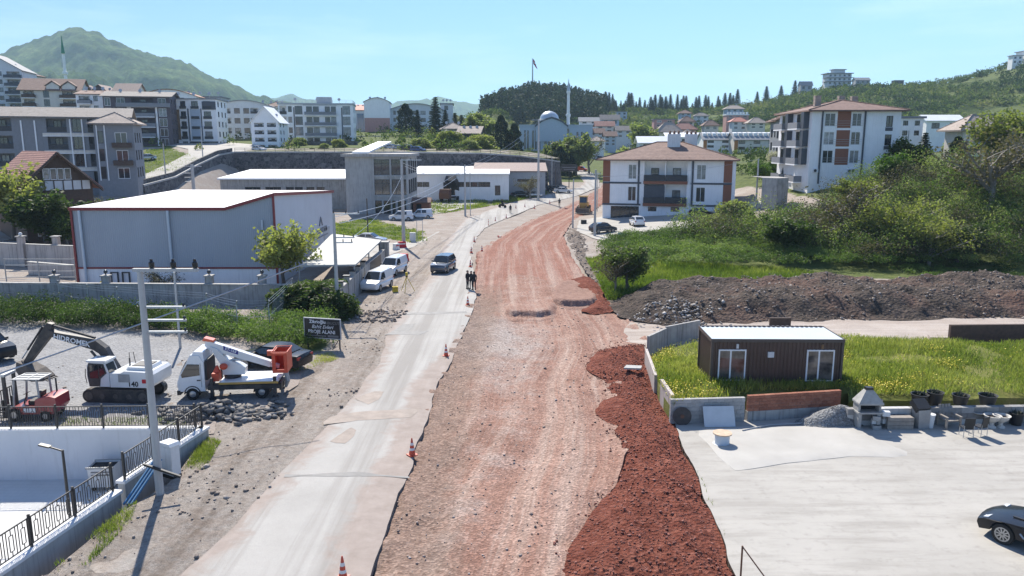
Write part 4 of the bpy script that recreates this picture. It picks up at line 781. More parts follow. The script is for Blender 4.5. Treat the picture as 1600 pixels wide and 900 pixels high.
# ------------------------------------------------------------------ hillside flats on the left
def left_town():
    # long terraced block nearest the street
    Y = 138.; x0 = XAT(-12, Y); zb = ZAT(292, Y); w, d, h = 23., 12, ZAT(181, Y)-zb; fh = h/4
    F = [(.8, fh*i+.5, 3.4, fh*.74, 'l', 1.6) for i in range(1, 4)]+[(9.6, fh*i+.35, 3.2, fh*.76, 'l', 1.6) for i in range(1, 4)]+[(16.2, fh*i+.35, 6.2, fh*.76, 'l', 1.6) for i in range(1, 4)]+[(13.7, fh*i+.4, 1.5, fh*.76, 'k') for i in range(1, 4)]+[(6., fh*i+.5, 1.7, fh*.72, 'k') for i in range(1, 4)]+[(9.4, .3, 3, fh*.7, 'o'), (16.5, .3, 5, fh*.7, 'o')]
    r = block('apartment_building', 'grey terraced flats with deep dark balconies and white window surrounds', 'apartment building', (x0, Y, zb), R(22), w, d, h, 'wall_slate', F=F, Rr=[(2+3*c, fh*i+.6, 1.4, 1.5, 'd') for i in range(4) for c in range(3)], base=5, roof=('gable', 1.7, .7, 'roof_tile_grey', 'x')); M = fac_M('F', w, d)
    for i in range(1, 4): panel(r, M, 8.9, fh*i-.3, w-9., .5, 'wall_cream', .15, 'floor_band'); panel(r, M, 8.9, fh*i-.42, w-9., .12, 'frame_white', .22, 'ledge')
    panel(r, M, 4.9, .2, 3.9, h-.3, 'clad_grey', .04, 'stair_tower')
    for u in (5.6, 7.7, 13.3, 15.2): panel(r, M, u, .3 if u < 8 else fh+.2, .22, h-1 if u < 8 else h-fh-.6, 'frame_white', .2, 'surround')
    # corner house at its end
    Y = 142; x0, w, zb, h = span(156, 209, 284, 192, Y); fh = h/3.3
    r = block('house', 'narrow grey stone house with brown timber bays and pale hipped roof', 'house', (x0, Y, zb), R(18), w*1.05, 11, h, 'wall_slate', F=[(3.4, fh*i+.5, 2., fh*.62, 'w') for i in range(3)]+[(.6, fh*i+.5, .9, fh*.7, 'd') for i in range(3)], Rr=[(1.2+3*c, fh*i+.6, 1.5, fh*.6, 'd') for i in range(3) for c in range(3)], roof=('hip', 2., .9, 'roof_tile_pale'), base=4); M = fac_M('F', w*1.05, 11)
    for i in (1, 2): panel(r, M, 2.9, fh*i-.25, 3.2, .9, 'timber_dark', .9, 'bay_front')
    for u in (.4, 1.7): panel(r, M, u, .2, .17, h-.6, 'frame_white', .12, 'surround')
    # chalet with timbered gable
    Y = 100.; xg = XAT(40, Y); zb = .4; w, d, h = 8.4, 14., ZAT(288, Y)-zb
    r = block('chalet', 'brown timber framed chalet with red tile roof behind the trees', 'chalet', (xg, Y, zb), R(46), w, d, h, 'timber_dark', F=[(1.2, 1, 1.2, 1.4, 'w'), (4.6, 1, 1.2, 1.4, 'w')], roof=None, base=2)
    rise = 3.9; MB().add([(0, 0, h), (w, 0, h), (w/2, 0, h+rise)], [(0, 1, 2)]).build('gable', 'timber_dark', r); MB().add([(0, d, h), (w, d, h), (w/2, d, h+rise)], [(1, 0, 2)]).build('gable', 'timber_dark', r); roof_gable(w, d, h, rise, 1., 'roof_tile_red', r, 'y', .25)
    for k in range(4): add_win(r, Matrix.Translation((0, -.16, 0)), 2.5+k*.86, h+.45, .78, 1.5, 'w')
    for k in range(6): panel(r, Matrix.Identity(4), 1.4+k*1.12, h-.9, .12, 1.35, 'timber_dark', .1, 'timber')
    panel(r, Matrix.Identity(4), .3, h-.9, w-.6, 1.2, 'wall_pale', .03, 'infill')
    q = MB()
    for s_ in (-1, 1): q.tube([(w/2, -1.05, h+rise+.1), (w/2+s_*(w/2+1), -1.05, h-1.1)], .16, 4)
    q.build('bargeboard', 'timber_dark', r)
    # flats up the slope
    def flats(lbl, px0, px1, pyb, pyt, Y, d, rz, n, wall, cols, roof, Rc=(), bal=(), st='d', hh=.55, name='apartment_building', cat='apartment building', base=8, balm='clad_grey', wf=1.):
        x0, w, zb, h = span(px0, px1, pyb, pyt, Y); w = w*wf; fh = h/n
        F = [(w*c[0], fh*i+fh*(.06 if len(c) > 3 else .28), w*c[1], fh*(.8 if len(c) > 3 else hh), c[2] if len(c) > 2 else st) + ((1.3,) if (c[2] if len(c) > 2 else st) == 'l' else ()) for i in range(n) for c in cols]
        r = block(name, lbl, cat, (x0, Y, zb), R(rz), w, d, h, wall, F=F, Rr=[(u, fh*i+fh*.28, ww, fh*hh, st) for i in range(n) for u, ww in Rc], roof=roof, base=base)
        for k in range(3): q = MB().lathe([(.05, 0), (.35, .08), (.5, .2)], (0, 0, 0), 10, Matrix.Translation((w*(.2+.3*k), d*.4, h+1.9)) @ Matrix.Rotation(R(75), 4, 'X')).tube([(w*(.2+.3*k), d*.4+.1, h), (w*(.2+.3*k), d*.4+.1, h+2.)], .06, 5); q.build('satellite_dish', 'rail_light', r)
        for u, ww in bal:
            for i in range(1, n): balcony(r, fac_M('F', w, d), w*u, fh*i+.05, w*ww, 1.2, balm, 1., 'wall_white')
        return r, w, h, fh
    r, w, h, fh = flats('white flats on the terrace with grey balconies and railed flat roof', 440, 552, 229, 163, 255, 14, 8, 4, 'wall_white', [(.02, .09, 'l', 1), (.13, .05), (.22, .1, 'd', 1), (.37, .08), (.46, .08), (.62, .07), (.7, .07), (.86, .1, 'd', 1)], ('flat', 'wall_grey', .3, .5, 'rail_light'), [(2, 1.5), (6, 1.5), (10, 1.5)], [(.35, .42)], wf=1.01)
    MB().box(w*.33, w*.78, -.12, .02, h-.3, h+.3).build('parapet', 'wall_grey', r); MB().box(w*.5, w*.7, 3, 7, h+.5, h+2.6).build('stair_head', 'wall_grey', r)
    for a in (.2, .84): panel(r, fac_M('F', w, 14), w*a, .1, w*.015, h-1, 'clad_slate', .08, 'band')
    flats('small white gabled house wedged beside the railed white flats', 397, 439, 236, 190, 228, 12, 4, 4, 'wall_white', [(.12, .34, 'l'), (.58, .32, 'l')], ('gable', 4.2, .5, 'sheet_white', 'y'), [(2, 1.2), (6, 1.2)], name='house', cat='house')
    flats('grey white flats under a low vaulted roof between two white blocks', 341, 428, 228, 166, 268, 14, 8, 4, 'wall_pale', [(.02, .1), (.16, .12, 'l'), (.34, .1), (.5, .1), (.62, .14, 'l'), (.82, .1)], ('vault', 2.2, .5, 'clad_grey'), [(2, 1.5), (7, 1.5)])
    r, w, h, fh = flats('white flats with one tall brown panel and shop windows at street level', 264, 342, 234, 155, 236, 13, 6, 5, 'wall_white', [(.13, .08, 'd'), (.32, .1, 'd'), (.53, .13), (.76, .14)], ('flat', 'clad_grey', .4, .3), [(2, 1.5), (6, 1.5), (10, 1.2)])
    M = fac_M('F', w, 13); panel(r, M, w*.225, fh, w*.07, fh*3, 'clad_wood'); panel(r, M, w*.5, fh*.95, w*.19, fh*3.1, 'wall_blue', .03); panel(r, M, w*.45, fh*.9, w*.025, fh*3.2, 'clad_slate', .1); panel(r, M, w*.7, fh*.9, w*.02, fh*3.2, 'clad_slate', .1); panel(r, M, w*.74, fh*4, w*.26, fh*.8, 'clad_slate', .3, 'penthouse')
    for i in range(1, 5):
        for a, b in ((.12, .1), (.31, .12), (.52, .15), (.75, .16)): panel(r, M, w*a, fh*i+.25, w*b, .75, 'rail_dark', .3, 'balcony_front')
    panel(r, M, w*.45, .1, w*.55, fh*.8, 'clad_slate', .06, 'shopfront'); [add_win(r, Matrix.Translation((0, -.2, 0)), w*a, .4, w*.15, fh*.62, 's') for a in (.47, .64, .81)]
    flats('pale flats with a broad curved gable rising behind the dark block', 226, 312, 190, 150, 285, 14, 8, 3, 'wall_white', [(.2, .1, 'l'), (.5, .08), (.7, .08)], ('vault', 2.6, .5, 'clad_brown'))
    r, w, h, fh = flats('dark slate and white flats with wide balconies behind the blossom tree', 172, 262, 230, 150, 222, 15, 14, 5, 'clad_purple', [(.0 + .02, .09, 'w', 1), (.2, .12, 'w', 1), (.42, .33, 'l'), (.82, .12, 'w', 1)], ('gable', 1.6, .8, 'roof_tile_grey', 'x'), [(2, 1.5), (7, 1.5)], [(.4, .36)], wf=1.06)
    M = fac_M('F', w, 15); [panel(r, M, w*u, 0, w*ww, fh*4, 'wall_white', .06) for u, ww in ((.345, .06), (.77, .03))]; panel(r, M, w*.2, fh*4-.1, w*.8, 1.1, 'clad_grey', 1.3, 'top_balcony')
    flats('white wing with grey balconies at the end of the dark slate flats', 131, 171, 222, 147, 226, 12, 10, 5, 'wall_white', [(.1, .4, 'l'), (.62, .16)], ('gable', 1.2, .5, 'roof_tile', 'x'), bal=[(.08, .48)])
    r, w, h, fh = flats('beige hillside house with dormers and brown balconies', 46, 128, 180, 139, 248, 13, 16, 3, 'wall_cream', [(.05, .18, 'l'), (.38, .1, 'd', 1), (.7, .22, 'l')], ('gable', 3.6, .8, 'roof_tile', 'x'), [(2, 1.5), (6, 1.5)], [(.03, .22), (.66, .3)], balm='timber_dark')
    for u in (.55, .82): block_d = MB().prism([(w*u-1.8, h-.5), (w*u-1.8, h+1.1), (w*u, h+2.3), (w*u+1.8, h+1.1), (w*u+1.8, h-.5)], -.1, 4).build('dormer', 'wall_cream', r); MB().prism([(w*u-2.2, h+1.), (w*u, h+2.5), (w*u+2.2, h+1.), (w*u+2.2, h+1.2), (w*u, h+2.75), (w*u-2.2, h+1.2)], -.4, 4.2).build('dormer_roof', 'roof_tile', block_d)
    r, w, h, fh = flats('tall pale block with sloping roofline at the top of the slope', -40, 42, 172, 108, 255, 14, 14, 5, 'wall_pale', [(.08, .1), (.3, .1), (.56, .1), (.74, .22, 'l')], ('gable', 5.2, .4, 'clad_grey', 'y'), bal=[(.7, .3)], balm='clad_slate')
    flats('narrow white block behind the beige dormer house', 92, 128, 170, 141, 290, 10, 8, 4, 'wall_white', [(.15, .2), (.6, .2)], ('gable', 1.6, .6, 'roof_tile', 'x'))
    flats('grey block filling the gap above the vaulted flats', 306, 352, 200, 152, 300, 12, 6, 5, 'wall_grey', [(.1, .14), (.35, .25, 'l'), (.7, .18)], ('flat', 'clad_grey', .4, .4))
    flats('pale block showing between the gabled house and railed flats', 420, 448, 205, 166, 300, 12, 6, 4, 'wall_pale', [(.1, .25), (.5, .3, 'l')], ('hip', 1.8, .6, 'roof_tile'))
    flats('cream block climbing behind the sloping roofline', 18, 60, 150, 116, 310, 12, 6, 4, 'wall_cream', [(.1, .2), (.5, .3, 'l')], ('hip', 2., .6, 'roof_tile'))
    for k, (a, b, t, lb) in enumerate(((122, 152, 140, 'brown roofed dormer house left of the dark flats'), (150, 182, 141, 'second brown roofed dormer house on the skyline'), (188, 222, 138, 'low brown pitched roof showing above the dark flats'))): flats(lb, a, b, 185, t+5, 300, 10, 6, 3, 'clad_purple' if k < 2 else 'wall_cream', [(.3, .3, 'd')], ('gable', 3.2, .7, 'shed_brown', 'y' if k < 2 else 'x'), name='house', cat='house')
    # school with vaulted roof
    r, w, h, fh = flats('large pale school hall under a long curved roof behind dark firs', 612, 692, 216, 171, 330, 22, 6, 4, 'wall_pale', [(.06, .05), (.14, .05), (.3, .06), (.42, .1), (.58, .1), (.75, .1)], ('vault', 2.6, .6, 'clad_grey'), name='school', cat='school')
    r, w, h, fh = flats('pale round topped school tower with red brick lower storeys', 572, 611, 212, 159, 322, 16, 6, 4, 'wall_white', [], ('vault', 1.8, .4, 'clad_grey'), name='school_tower', cat='tower'); panel(r, fac_M('F', w, 16), 0, 0, w, fh*2.1, 'wall_pink', .06)
    r, w, h, fh = flats('school wing with blue glass wall and sloped red roof', 549, 573, 212, 172, 326, 14, 6, 3, 'wall_pale', [], ('gable', 2.4, .5, 'roof_red', 'x'), name='school_wing', cat='school'); place('curtain_wall', MB().box(0, w*.42, -.1, 0, 0, fh*2.2).mesh('curtain_wall', 'pane_blue'), r, Matrix.Translation((w*.48, 0, fh*.4))); panel(r, fac_M('F', w, 14), 0, 0, w*.42, fh*1.2, 'wall_pink', .06)
    flats('square pale block at the far end of the school', 690, 709, 212, 163, 338, 12, 4, 4, 'wall_pale', [(.3, .3)], ('flat', 'clad_grey', .4, .5), name='school_block', cat='school')
    x0, w, zb, h = span(552, 660, 236, 212, 285); MB().box(0, w, 0, .6, -3, h).build('garden_wall', 'bare_concrete', None); o = bpy.data.objects['garden_wall']; o.location = (x0, 285, zb); tag(o, 'long bare concrete boundary wall under the school firs', 'wall')
    x0, w, zb, h = span(440, 560, 238, 221, 236); q = MB().box(0, w, 0, .8, -2, h).build('plinth_wall', 'stone_wall', None); q.location = (x0, 236, zb); tag(q, 'low dark stone wall at the foot of the white flats', 'wall')
    flats('old cream cottage with two pale tiled roofs among the shrubs', 694, 726, 214, 201, 250, 9, 10, 1, 'wall_cream', [(.3, .15), (.6, .15)], ('hip', 2., .6, 'roof_tile_pale'), name='cottage', cat='cottage')
    flats('old barn with pale sloping roof beside the cream cottage', 716, 750, 222, 208, 244, 9, -8, 1, 'timber_dark', [(.3, .2)], ('gable', 2., .6, 'roof_tile_pale', 'x'), name='barn', cat='barn')
    # minaret with the green spire, far up the slope
    Y = 420; x, _, zb = AT(107, 165, Y); k = Y/FPX; r = thing('minaret', 'slender white minaret with green spire against the mountain', 'minaret', (x, Y, zb))
    MB().lathe([(7*k*.5, -10), (5*k*.5, 0), (4.5*k*.5, 45*k), (7*k*.5, 46*k), (7*k*.5, 50*k), (4*k*.5, 50.5*k), (3.8*k*.5, 75*k), (5.8*k*.5, 76*k)], n=12).build('shaft', 'wall_white', r); MB().lathe([(5.6*k*.5, 76*k), (2.5*k*.5, 90*k), (.1, 102*k)], n=12).build('spire', 'spire_green', r)
left_town()
# ------------------------------------------------------------------ mosque, flag, town across the valley
def mosque():
    Y = 395.; k = Y/FPX; x0, w, zb, h = span(812, 925, 246, 196, Y)
    r = block('mosque', 'grey blue mosque with round dome and arched front gable', 'mosque', (x0, Y, zb), 0, w, 22, h, 'wall_blue', F=[(w*f, h*.25, w*.025, h*.6, 'd') for f in (.06, .1, .17, .21, .26)]+[(w*f, h*.18, w*.03, h*.72, 'd') for f in (.34, .39, .44, .5, .55, .6, .65)]+[(w*f, h*.3, w*.025, h*.5, 'd') for f in (.78, .84, .9)], base=8, roof=('flat', 'wall_blue', .3, .4))
    a, b = w*.22, w*.65; MB().prism([(a, h*.5), (a, h), (a+w*.08, h+7*k), (a+w*.15, h+10*k), ((a+b)/2, h+12*k), (b-w*.15, h+10*k), (b-w*.08, h+7*k), (b, h), (b, h*.5)], -.9, 8).build('front_gable', 'wall_blue', r)
    q = MB(); pts = [(a-.4, h), (a+w*.08, h+7.8*k), (a+w*.15, h+11*k), ((a+b)/2, h+13*k), (b-w*.15, h+11*k), (b-w*.08, h+7.8*k), (b+.4, h)]; q.prism(pts+[(x, z-.9) for x, z in pts[::-1]], -1.3, 8.2); q.build('gable_arch', 'clad_slate', r)
    cx = w*.42; MB().lathe([(17*k, h), (17*k, h+9*k), (16*k, h+11*k)], (cx, 12, 0), 20).build('drum', 'wall_cream', r)
    MB().lathe([(15*k*math.cos(t), h+10*k+13*k*math.sin(t)) for t in [i*math.pi/2/8 for i in range(9)]][:-1]+[(.05, h+23.2*k), (.05, h+26*k)], (cx, 12, 0), 24).build('dome', 'metal_dome', r, 60)
    q = MB()
    for i in range(14): t = 2*math.pi*i/14; q.box(cx+16.6*k*math.cos(t)-.35, cx+16.6*k*math.cos(t)+.35, 12+16.6*k*math.sin(t)-.35, 12+16.6*k*math.sin(t)+.35, h+1.5*k, h+7.5*k)
    q.build('drum_window', 'pane_dark', r)
    x, _, zb2 = AT(887, 245, 398); m = thing('minaret', 'tall white minaret with grey pointed cap beside the domed mosque', 'minaret', (x, 398, zb2))
    MB().lathe([(4.4*k*.5*1.3, -5), (6*k*.5, 8*k), (5.4*k*.5, 10*k), (5*k*.5, 60*k), (7.4*k*.5, 62*k), (7.4*k*.5, 65*k), (4.6*k*.5, 65.3*k), (4.2*k*.5, 95*k), (6*k*.5, 97*k), (6*k*.5, 99*k)], n=14).build('shaft', 'wall_white', m); MB().lathe([(5.4*k*.5, 99*k), (2.6*k*.5, 108*k), (.08, 117*k)], n=14).build('cap', 'metal_dome', m)
mosque()
def flag():
    Y = 705.; k = Y/FPX; x, _, zb = AT(832, 150, Y); f = thing('flagpole', 'very tall flagpole with drooping red flag on the wooded hilltop', 'flagpole', (x, Y, zb)); H = 55*k
    MB().tube([(0, 0, -3), (0, 0, H)], [.8, .35], 8).build('pole', 'metal_grey', f)
    q = MB(); n = 8
    for i in range(n+1):
        for j in range(4): u = i/n; v = j/3; q.v.append((.3+u*8.5*k*(.55+.3*v)+.4*math.sin(u*5+v), .6*math.sin(u*7), H-.3-v*9*k*.85-u*8*k*(.95)))
    q.f = [(i*4+j, (i+1)*4+j, (i+1)*4+j+1, i*4+j+1) for i in range(n) for j in range(3)]; m = q.mesh('flag', 'flag_red'); o = obj('flag', m, f); md = o.modifiers.new('t', 'SOLIDIFY'); md.thickness = .06
    MB().ball((3.2*k, -.7, H-7*k), 1.5*k*.6, 8).build('crescent', 'wall_white', o)
mat('flag_red', (.45, .05, .05), var=.05); flag()
def town():
    specs = [ # px0, px1, base, top, Y, wall, roof, label
        (1097, 1165, 240, 218, 262, 'wall_white', ('gable', 2.2, .5, 'clad_grey', 'x'), 'white terrace of flats with an orange corner and skylit roof', 3, 'd'), (1145, 1215, 246, 218, 256, 'wall_cream', ('gable', 2.2, .5, 'clad_grey', 'x'), 'cream unfinished terrace of flats with pale skylit roof', 3, 'k'),
        (998, 1040, 238, 222, 240, 'wall_white', ('gable', 1.6, .8, 'sheet_white', 'x'), 'white house with bright metal roof behind the tiled block', 1, 'd'), (1040, 1095, 228, 214, 300, 'wall_white', ('gable', 1.5, .6, 'sheet_white', 'x'), 'long white shed between the tiled block and terraces', 1, 'd'),
        (1028, 1060, 216, 206, 360, 'wall_cream', ('hip', 4.4, 1.6, 'roof_tile_pale'), 'house under a broad brown pyramid roof above the white shed', 1, 'd'), (1052, 1084, 212, 202, 390, 'wall_pink', ('hip', 3.2, 1.4, 'roof_tile_red'), 'pinkish house with hipped roof in the row below the firs', 1, 'w'), (1065, 1084, 220, 211, 350, 'wall_white', ('hip', 2.6, 1., 'roof_tile_pale'), 'small white house with hipped roof near the terraces', 1, 'w'), (1062, 1082, 196, 190, 430, 'wall_cream', ('hip', 3, 1., 'roof_tile'), 'cream house with dark hipped roof below the firs', 1, 'd'),
        (1020, 1052, 205, 187, 420, 'wall_pink', ('flat', 'clad_grey', .4, .4), 'wide reddish block with flat roof behind the big pale tree', 3, 'w'), (1060, 1077, 194, 177, 520, 'wall_blue', ('hip', 2.2, 1., 'roof_tile'), 'narrow blue grey tower house below the skyline firs', 4, 'k'), (1084, 1104, 192, 181, 530, 'wall_pale', ('hip', 2.2, .8, 'roof_tile_grey'), 'pale bungalow house in trees below the skyline firs', 2, 'd'),
        (1098, 1120, 204, 196, 420, 'wall_cream', ('hip', 3, 1, 'roof_tile'), 'cream house with brown roof left of the red roofed villa', 1, 'd'), (1132, 1166, 198, 180, 460, 'wall_pink', ('flat', 'sheet_white', .3, .6), 'brick red four storey block with crenellated white roof edge', 4, 'd'), (1141, 1164, 203, 190, 410, 'wall_pale', ('hip', 2.4, 1, 'roof_red'), 'pale villa with bright red hipped roof', 2, 'd'), (1168, 1192, 201, 192, 400, 'wall_cream', ('hip', 2.8, 1.2, 'roof_tile_pale'), 'cream villa with pale brown hipped roof on the slope', 2, 'd'), (1131, 1158, 176, 170, 560, 'wall_blue', ('hip', 2.6, 1, 'roof_tile_pale'), 'bluish house at the top of the lane below the ridge', 1, 'd'),
        (962, 978, 186, 175, 560, 'wall_blue', ('flat', 'clad_grey', .3, .4), 'square blue grey house in front of the skyline firs', 2, 'd'), (938, 966, 196, 186, 480, 'wall_blue', ('gable', 2.6, .8, 'roof_tile_grey', 'x'), 'low house with long blue grey roof below the firs', 1, 'd'), (905, 934, 200, 189, 450, 'wall_white', ('gable', 2, .8, 'clad_grey', 'x'), 'white house with flat grey roof right of the minaret', 2, 'd'), (930, 958, 208, 196, 430, 'wall_cream', ('gable', 2.2, .8, 'roof_tile_red', 'x'), 'cream house with red tiled roof in the crowded row', 2, 'd'), (920, 943, 218, 207, 400, 'wall_pale', ('gable', 2, .8, 'roof_tile', 'x'), 'pale house with brown roof below the crowded row', 2, 'w'), (962, 986, 216, 203, 405, 'wall_pale', ('gable', 2, .8, 'roof_tile_grey', 'x'), 'grey roofed house between the two pale trees', 2, 'd'), (921, 943, 231, 220, 330, 'wall_white', ('hip', 2, .7, 'roof_tile_pale'), 'small white cottage above the bright green bank', 1, 'd'), (944, 962, 228, 212, 380, 'wall_blue', ('gable', 2, .7, 'roof_tile', 'x'), 'blue grey house behind the small white cottage', 3, 'd'),
        (1285, 1321, 133, 115, 690, 'wall_pale', ('flat', 'clad_grey', 1.4, .6), 'multi storey villa with projecting roofs on the ridge', 3, 'd'), (1244, 1262, 142, 133, 690, 'wall_grey', ('gable', 3.2, .6, 'clad_grey', 'x'), 'small grey house at the end of the ridge', 1, 'd'), (1328, 1350, 132, 125, 700, 'wall_grey', ('gable', 2.2, .6, 'clad_grey', 'x'), 'low grey house right of the ridge villa', 1, 'd'), (1388, 1402, 131, 126, 700, 'clad_slate', ('flat', 'clad_slate', .3, .4), 'low dark hut on the ridge beside a thin mast', 1, 'd'),
        (1565, 1580, 100, 87, 640, 'wall_white', ('flat', 'wall_grey', .8, .5), 'white house stepping up the high corner of the hill', 2, 'd'), (1583, 1620, 94, 80, 640, 'wall_white', ('flat', 'clad_grey', 1, .6), 'large white villa at the top corner of the hill', 2, 'd'),
        (1396, 1432, 216, 185, 150, 'wall_white', ('flat', 'clad_grey', .4, .4), 'white and dark block just behind the brown panelled flats', 2, 'k'), (1440, 1496, 206, 188, 230, 'wall_white', ('gable', 1.5, .6, 'sheet_white', 'x'), 'bright white house with metal roof among the right hand trees', 1, 'k'), (1495, 1580, 245, 203, 142, 'wall_cream', ('hip', 2.8, 1.1, 'roof_tile_pale'), 'cream house with broad brown roof behind the yellow green tree', 2, 'k'), (1240, 1262, 190, 176, 300, 'wall_cream', ('hip', 2, .8, 'roof_tile_red'), 'small house peeping out behind the slate balconies', 2, 'd')]
    for i, (a, b, pb, pt, Y, wl, rf, lb, n, st) in enumerate(specs):
        x0, w, zb, h = span(a, b, pb, pt, Y); fh = h/n; nc = max(2, int(w/4)); ww = w/nc
        F = [(ww*(c+.28), fh*k+fh*.28, ww*.44, fh*.5, st) for k in range(n) for c in range(nc)]
        r = block('house' if n < 4 else 'apartment_building', lb, 'house' if n < 4 else 'apartment building', (x0, Y, zb), 0, w, max(6, min(12, w*.6)), h, wl, F=F, roof=rf, base=10)
        if i < 2:
            for c in range(9): u = w*(c+.5)/9; MB().add([(u-.6, 2.0, h+.95), (u+.6, 2.0, h+.95), (u+.6, 4.4, h+2.4), (u-.6, 4.4, h+2.4), (u-.6, 1.9, h+2.1), (u+.6, 1.9, h+2.1)], [(0, 1, 5, 4), (4, 5, 2, 3), (0, 4, 3), (1, 2, 5)]).build('dormer', 'wall_pale' if c % 2 else 'frame_white', r)
            panel(r, Matrix.Identity(4), 0, h*.02, w*.08, h*.95, 'orange_panel', .06)
        if 'villa with projecting' in lb:
            for k in (1, 2): MB().box(-1.5, w+1.5, -1.5, 9, fh*k-.2, fh*k+.15).build('floor_slab', 'clad_grey', r)
            MB().box(w*.25, w*.75, 2, 8, h+.6, h+3.4).build('roof_storey', 'wall_pale', r); MB().box(w*.2, w*.8, 1, 9, h+3.4, h+3.9).build('upper_roof', 'clad_grey', r)
        if 'crenellated' in lb:
            for c in range(7): MB().box(w*c/7+.3, w*(c+.6)/7+.3, -.2, .4, h+.6, h+1.8).build('crenel', 'sheet_white', r)
mat('orange_panel', (.42, .17, .05), var=.1); town()
# retaining wall of the right hand flats
def drive_wall():
    o = MB(); a, b, c = AT(1189, 316, 122), AT(1213, 318, 120), AT(1232, 300, 116); top = 8.2
    o.add([(a[0], a[1], a[2]-1), (b[0], b[1], b[2]-1), (b[0], b[1], top), (a[0], a[1], top), (a[0], a[1]+6, top), (b[0]+2.2, b[1]+6, top), (b[0]+2.2, b[1]+1.5, top), (b[0]+2.2, b[1]+1.5, 2.)], [(0, 1, 2, 3), (3, 2, 6, 5, 4), (1, 7, 6, 2)])
    q = o.build('drive_retaining_wall', 'stained_concrete'); tag(q, 'pale concrete retaining wall at the end of the drive below the flats', 'retaining wall')
drive_wall()
# ------------------------------------------------------------------ vehicle materials
def paint(name, c, rough=.25, metal=0.):
    s = NT(name); d = s.ramp(s.noise(1.2, 6, .7), [(.45, 0.), (.8, .22 if max(c) > .03 else .04)]); k = 1. if max(c) > .03 else .35; s.fin(s.mix(d, c, (.3, .27, .24)), rough, metal, .5*k, Coat_Weight=.6*k, Coat_Roughness=.08)
for n_, c_, k_ in (('paint_white', (.72, .73, .74), {}), ('paint_black', (.012, .013, .016), {}), ('paint_dark', (.035, .042, .055), dict(metal=.3)), ('paint_slate', (.06, .075, .1), dict(metal=.4)), ('paint_silver', (.48, .51, .55), dict(metal=.5)), ('paint_blue', (.05, .1, .25), {}), ('paint_orange', (.6, .085, .03), dict(rough=.45)), ('paint_red', (.3, .03, .035), dict(rough=.5)), ('paint_machine_white', (.66, .67, .67), dict(rough=.4)), ('paint_yellow', (.38, .23, .05), dict(rough=.6)), ('paint_graphite', (.03, .032, .036), dict(rough=.4))): paint(n_, c_, **k_)
for n_, c_, k_ in (('tyre', (.018, .018, .018), dict(rough=.9, var=.3)), ('rim', (.4, .41, .42), dict(rough=.35, metal=.7)), ('rim_dark', (.06, .06, .065), dict(rough=.4, metal=.5)), ('auto_glass', (.015, .02, .026), dict(rough=.06, spec=.8)), ('lamp_glass', (.6, .62, .65), dict(rough=.1)), ('tail_lamp', (.3, .01, .01), dict(rough=.2)), ('plate', (.7, .7, .7), dict()), ('black_plastic', (.02, .02, .021), dict(rough=.6)), ('machine_black', (.022, .022, .025), dict(rough=.55, var=.3, dirt=(.16, .13, .11))), ('muddy_steel', (.1, .085, .075), dict(rough=.8, var=.4, scale=4)), ('orange_basket', (.55, .07, .03), dict(rough=.5, var=.15)), ('cone_orange', (.62, .07, .025), dict(rough=.5, var=.15, scale=6, dirt=(.3, .2, .15))), ('cone_white', (.7, .69, .67), dict(rough=.4, var=.1)), ('label_blue', (.03, .035, .2), {}), ('print_white', (.75, .76, .77), {}), ('print_black', (.015, .015, .015), {}), ('print_grey', (.17, .17, .175), {}), ('sign_black', (.012, .013, .016), dict(rough=.35, var=.3)), ('stripe_amber', (.5, .3, .08), {}), ('cloth_dark', (.018, .02, .026), dict(var=.3, rough=.9)), ('cloth_navy', (.02, .025, .045), dict(var=.3, rough=.9)), ('skin', (.42, .24, .17), dict(var=.08, rough=.6)), ('hair', (.015, .012, .01), dict()), ('barrier_red', (.5, .02, .03), dict(var=.1)), ('yellow_case', (.55, .4, .03), {}), ('rubble_grey', (.14, .135, .13), dict(var=.35, scale=3, bump=.5)), ('cabinet_white', (.62, .63, .63), dict(var=.06, streak=.15)), ('pipe_blue', (.05, .16, .3), dict(var=.15)), ('tarp_blue', (.03, .13, .35), dict(var=.3, rough=.5))): mat(n_, c_, **k_)
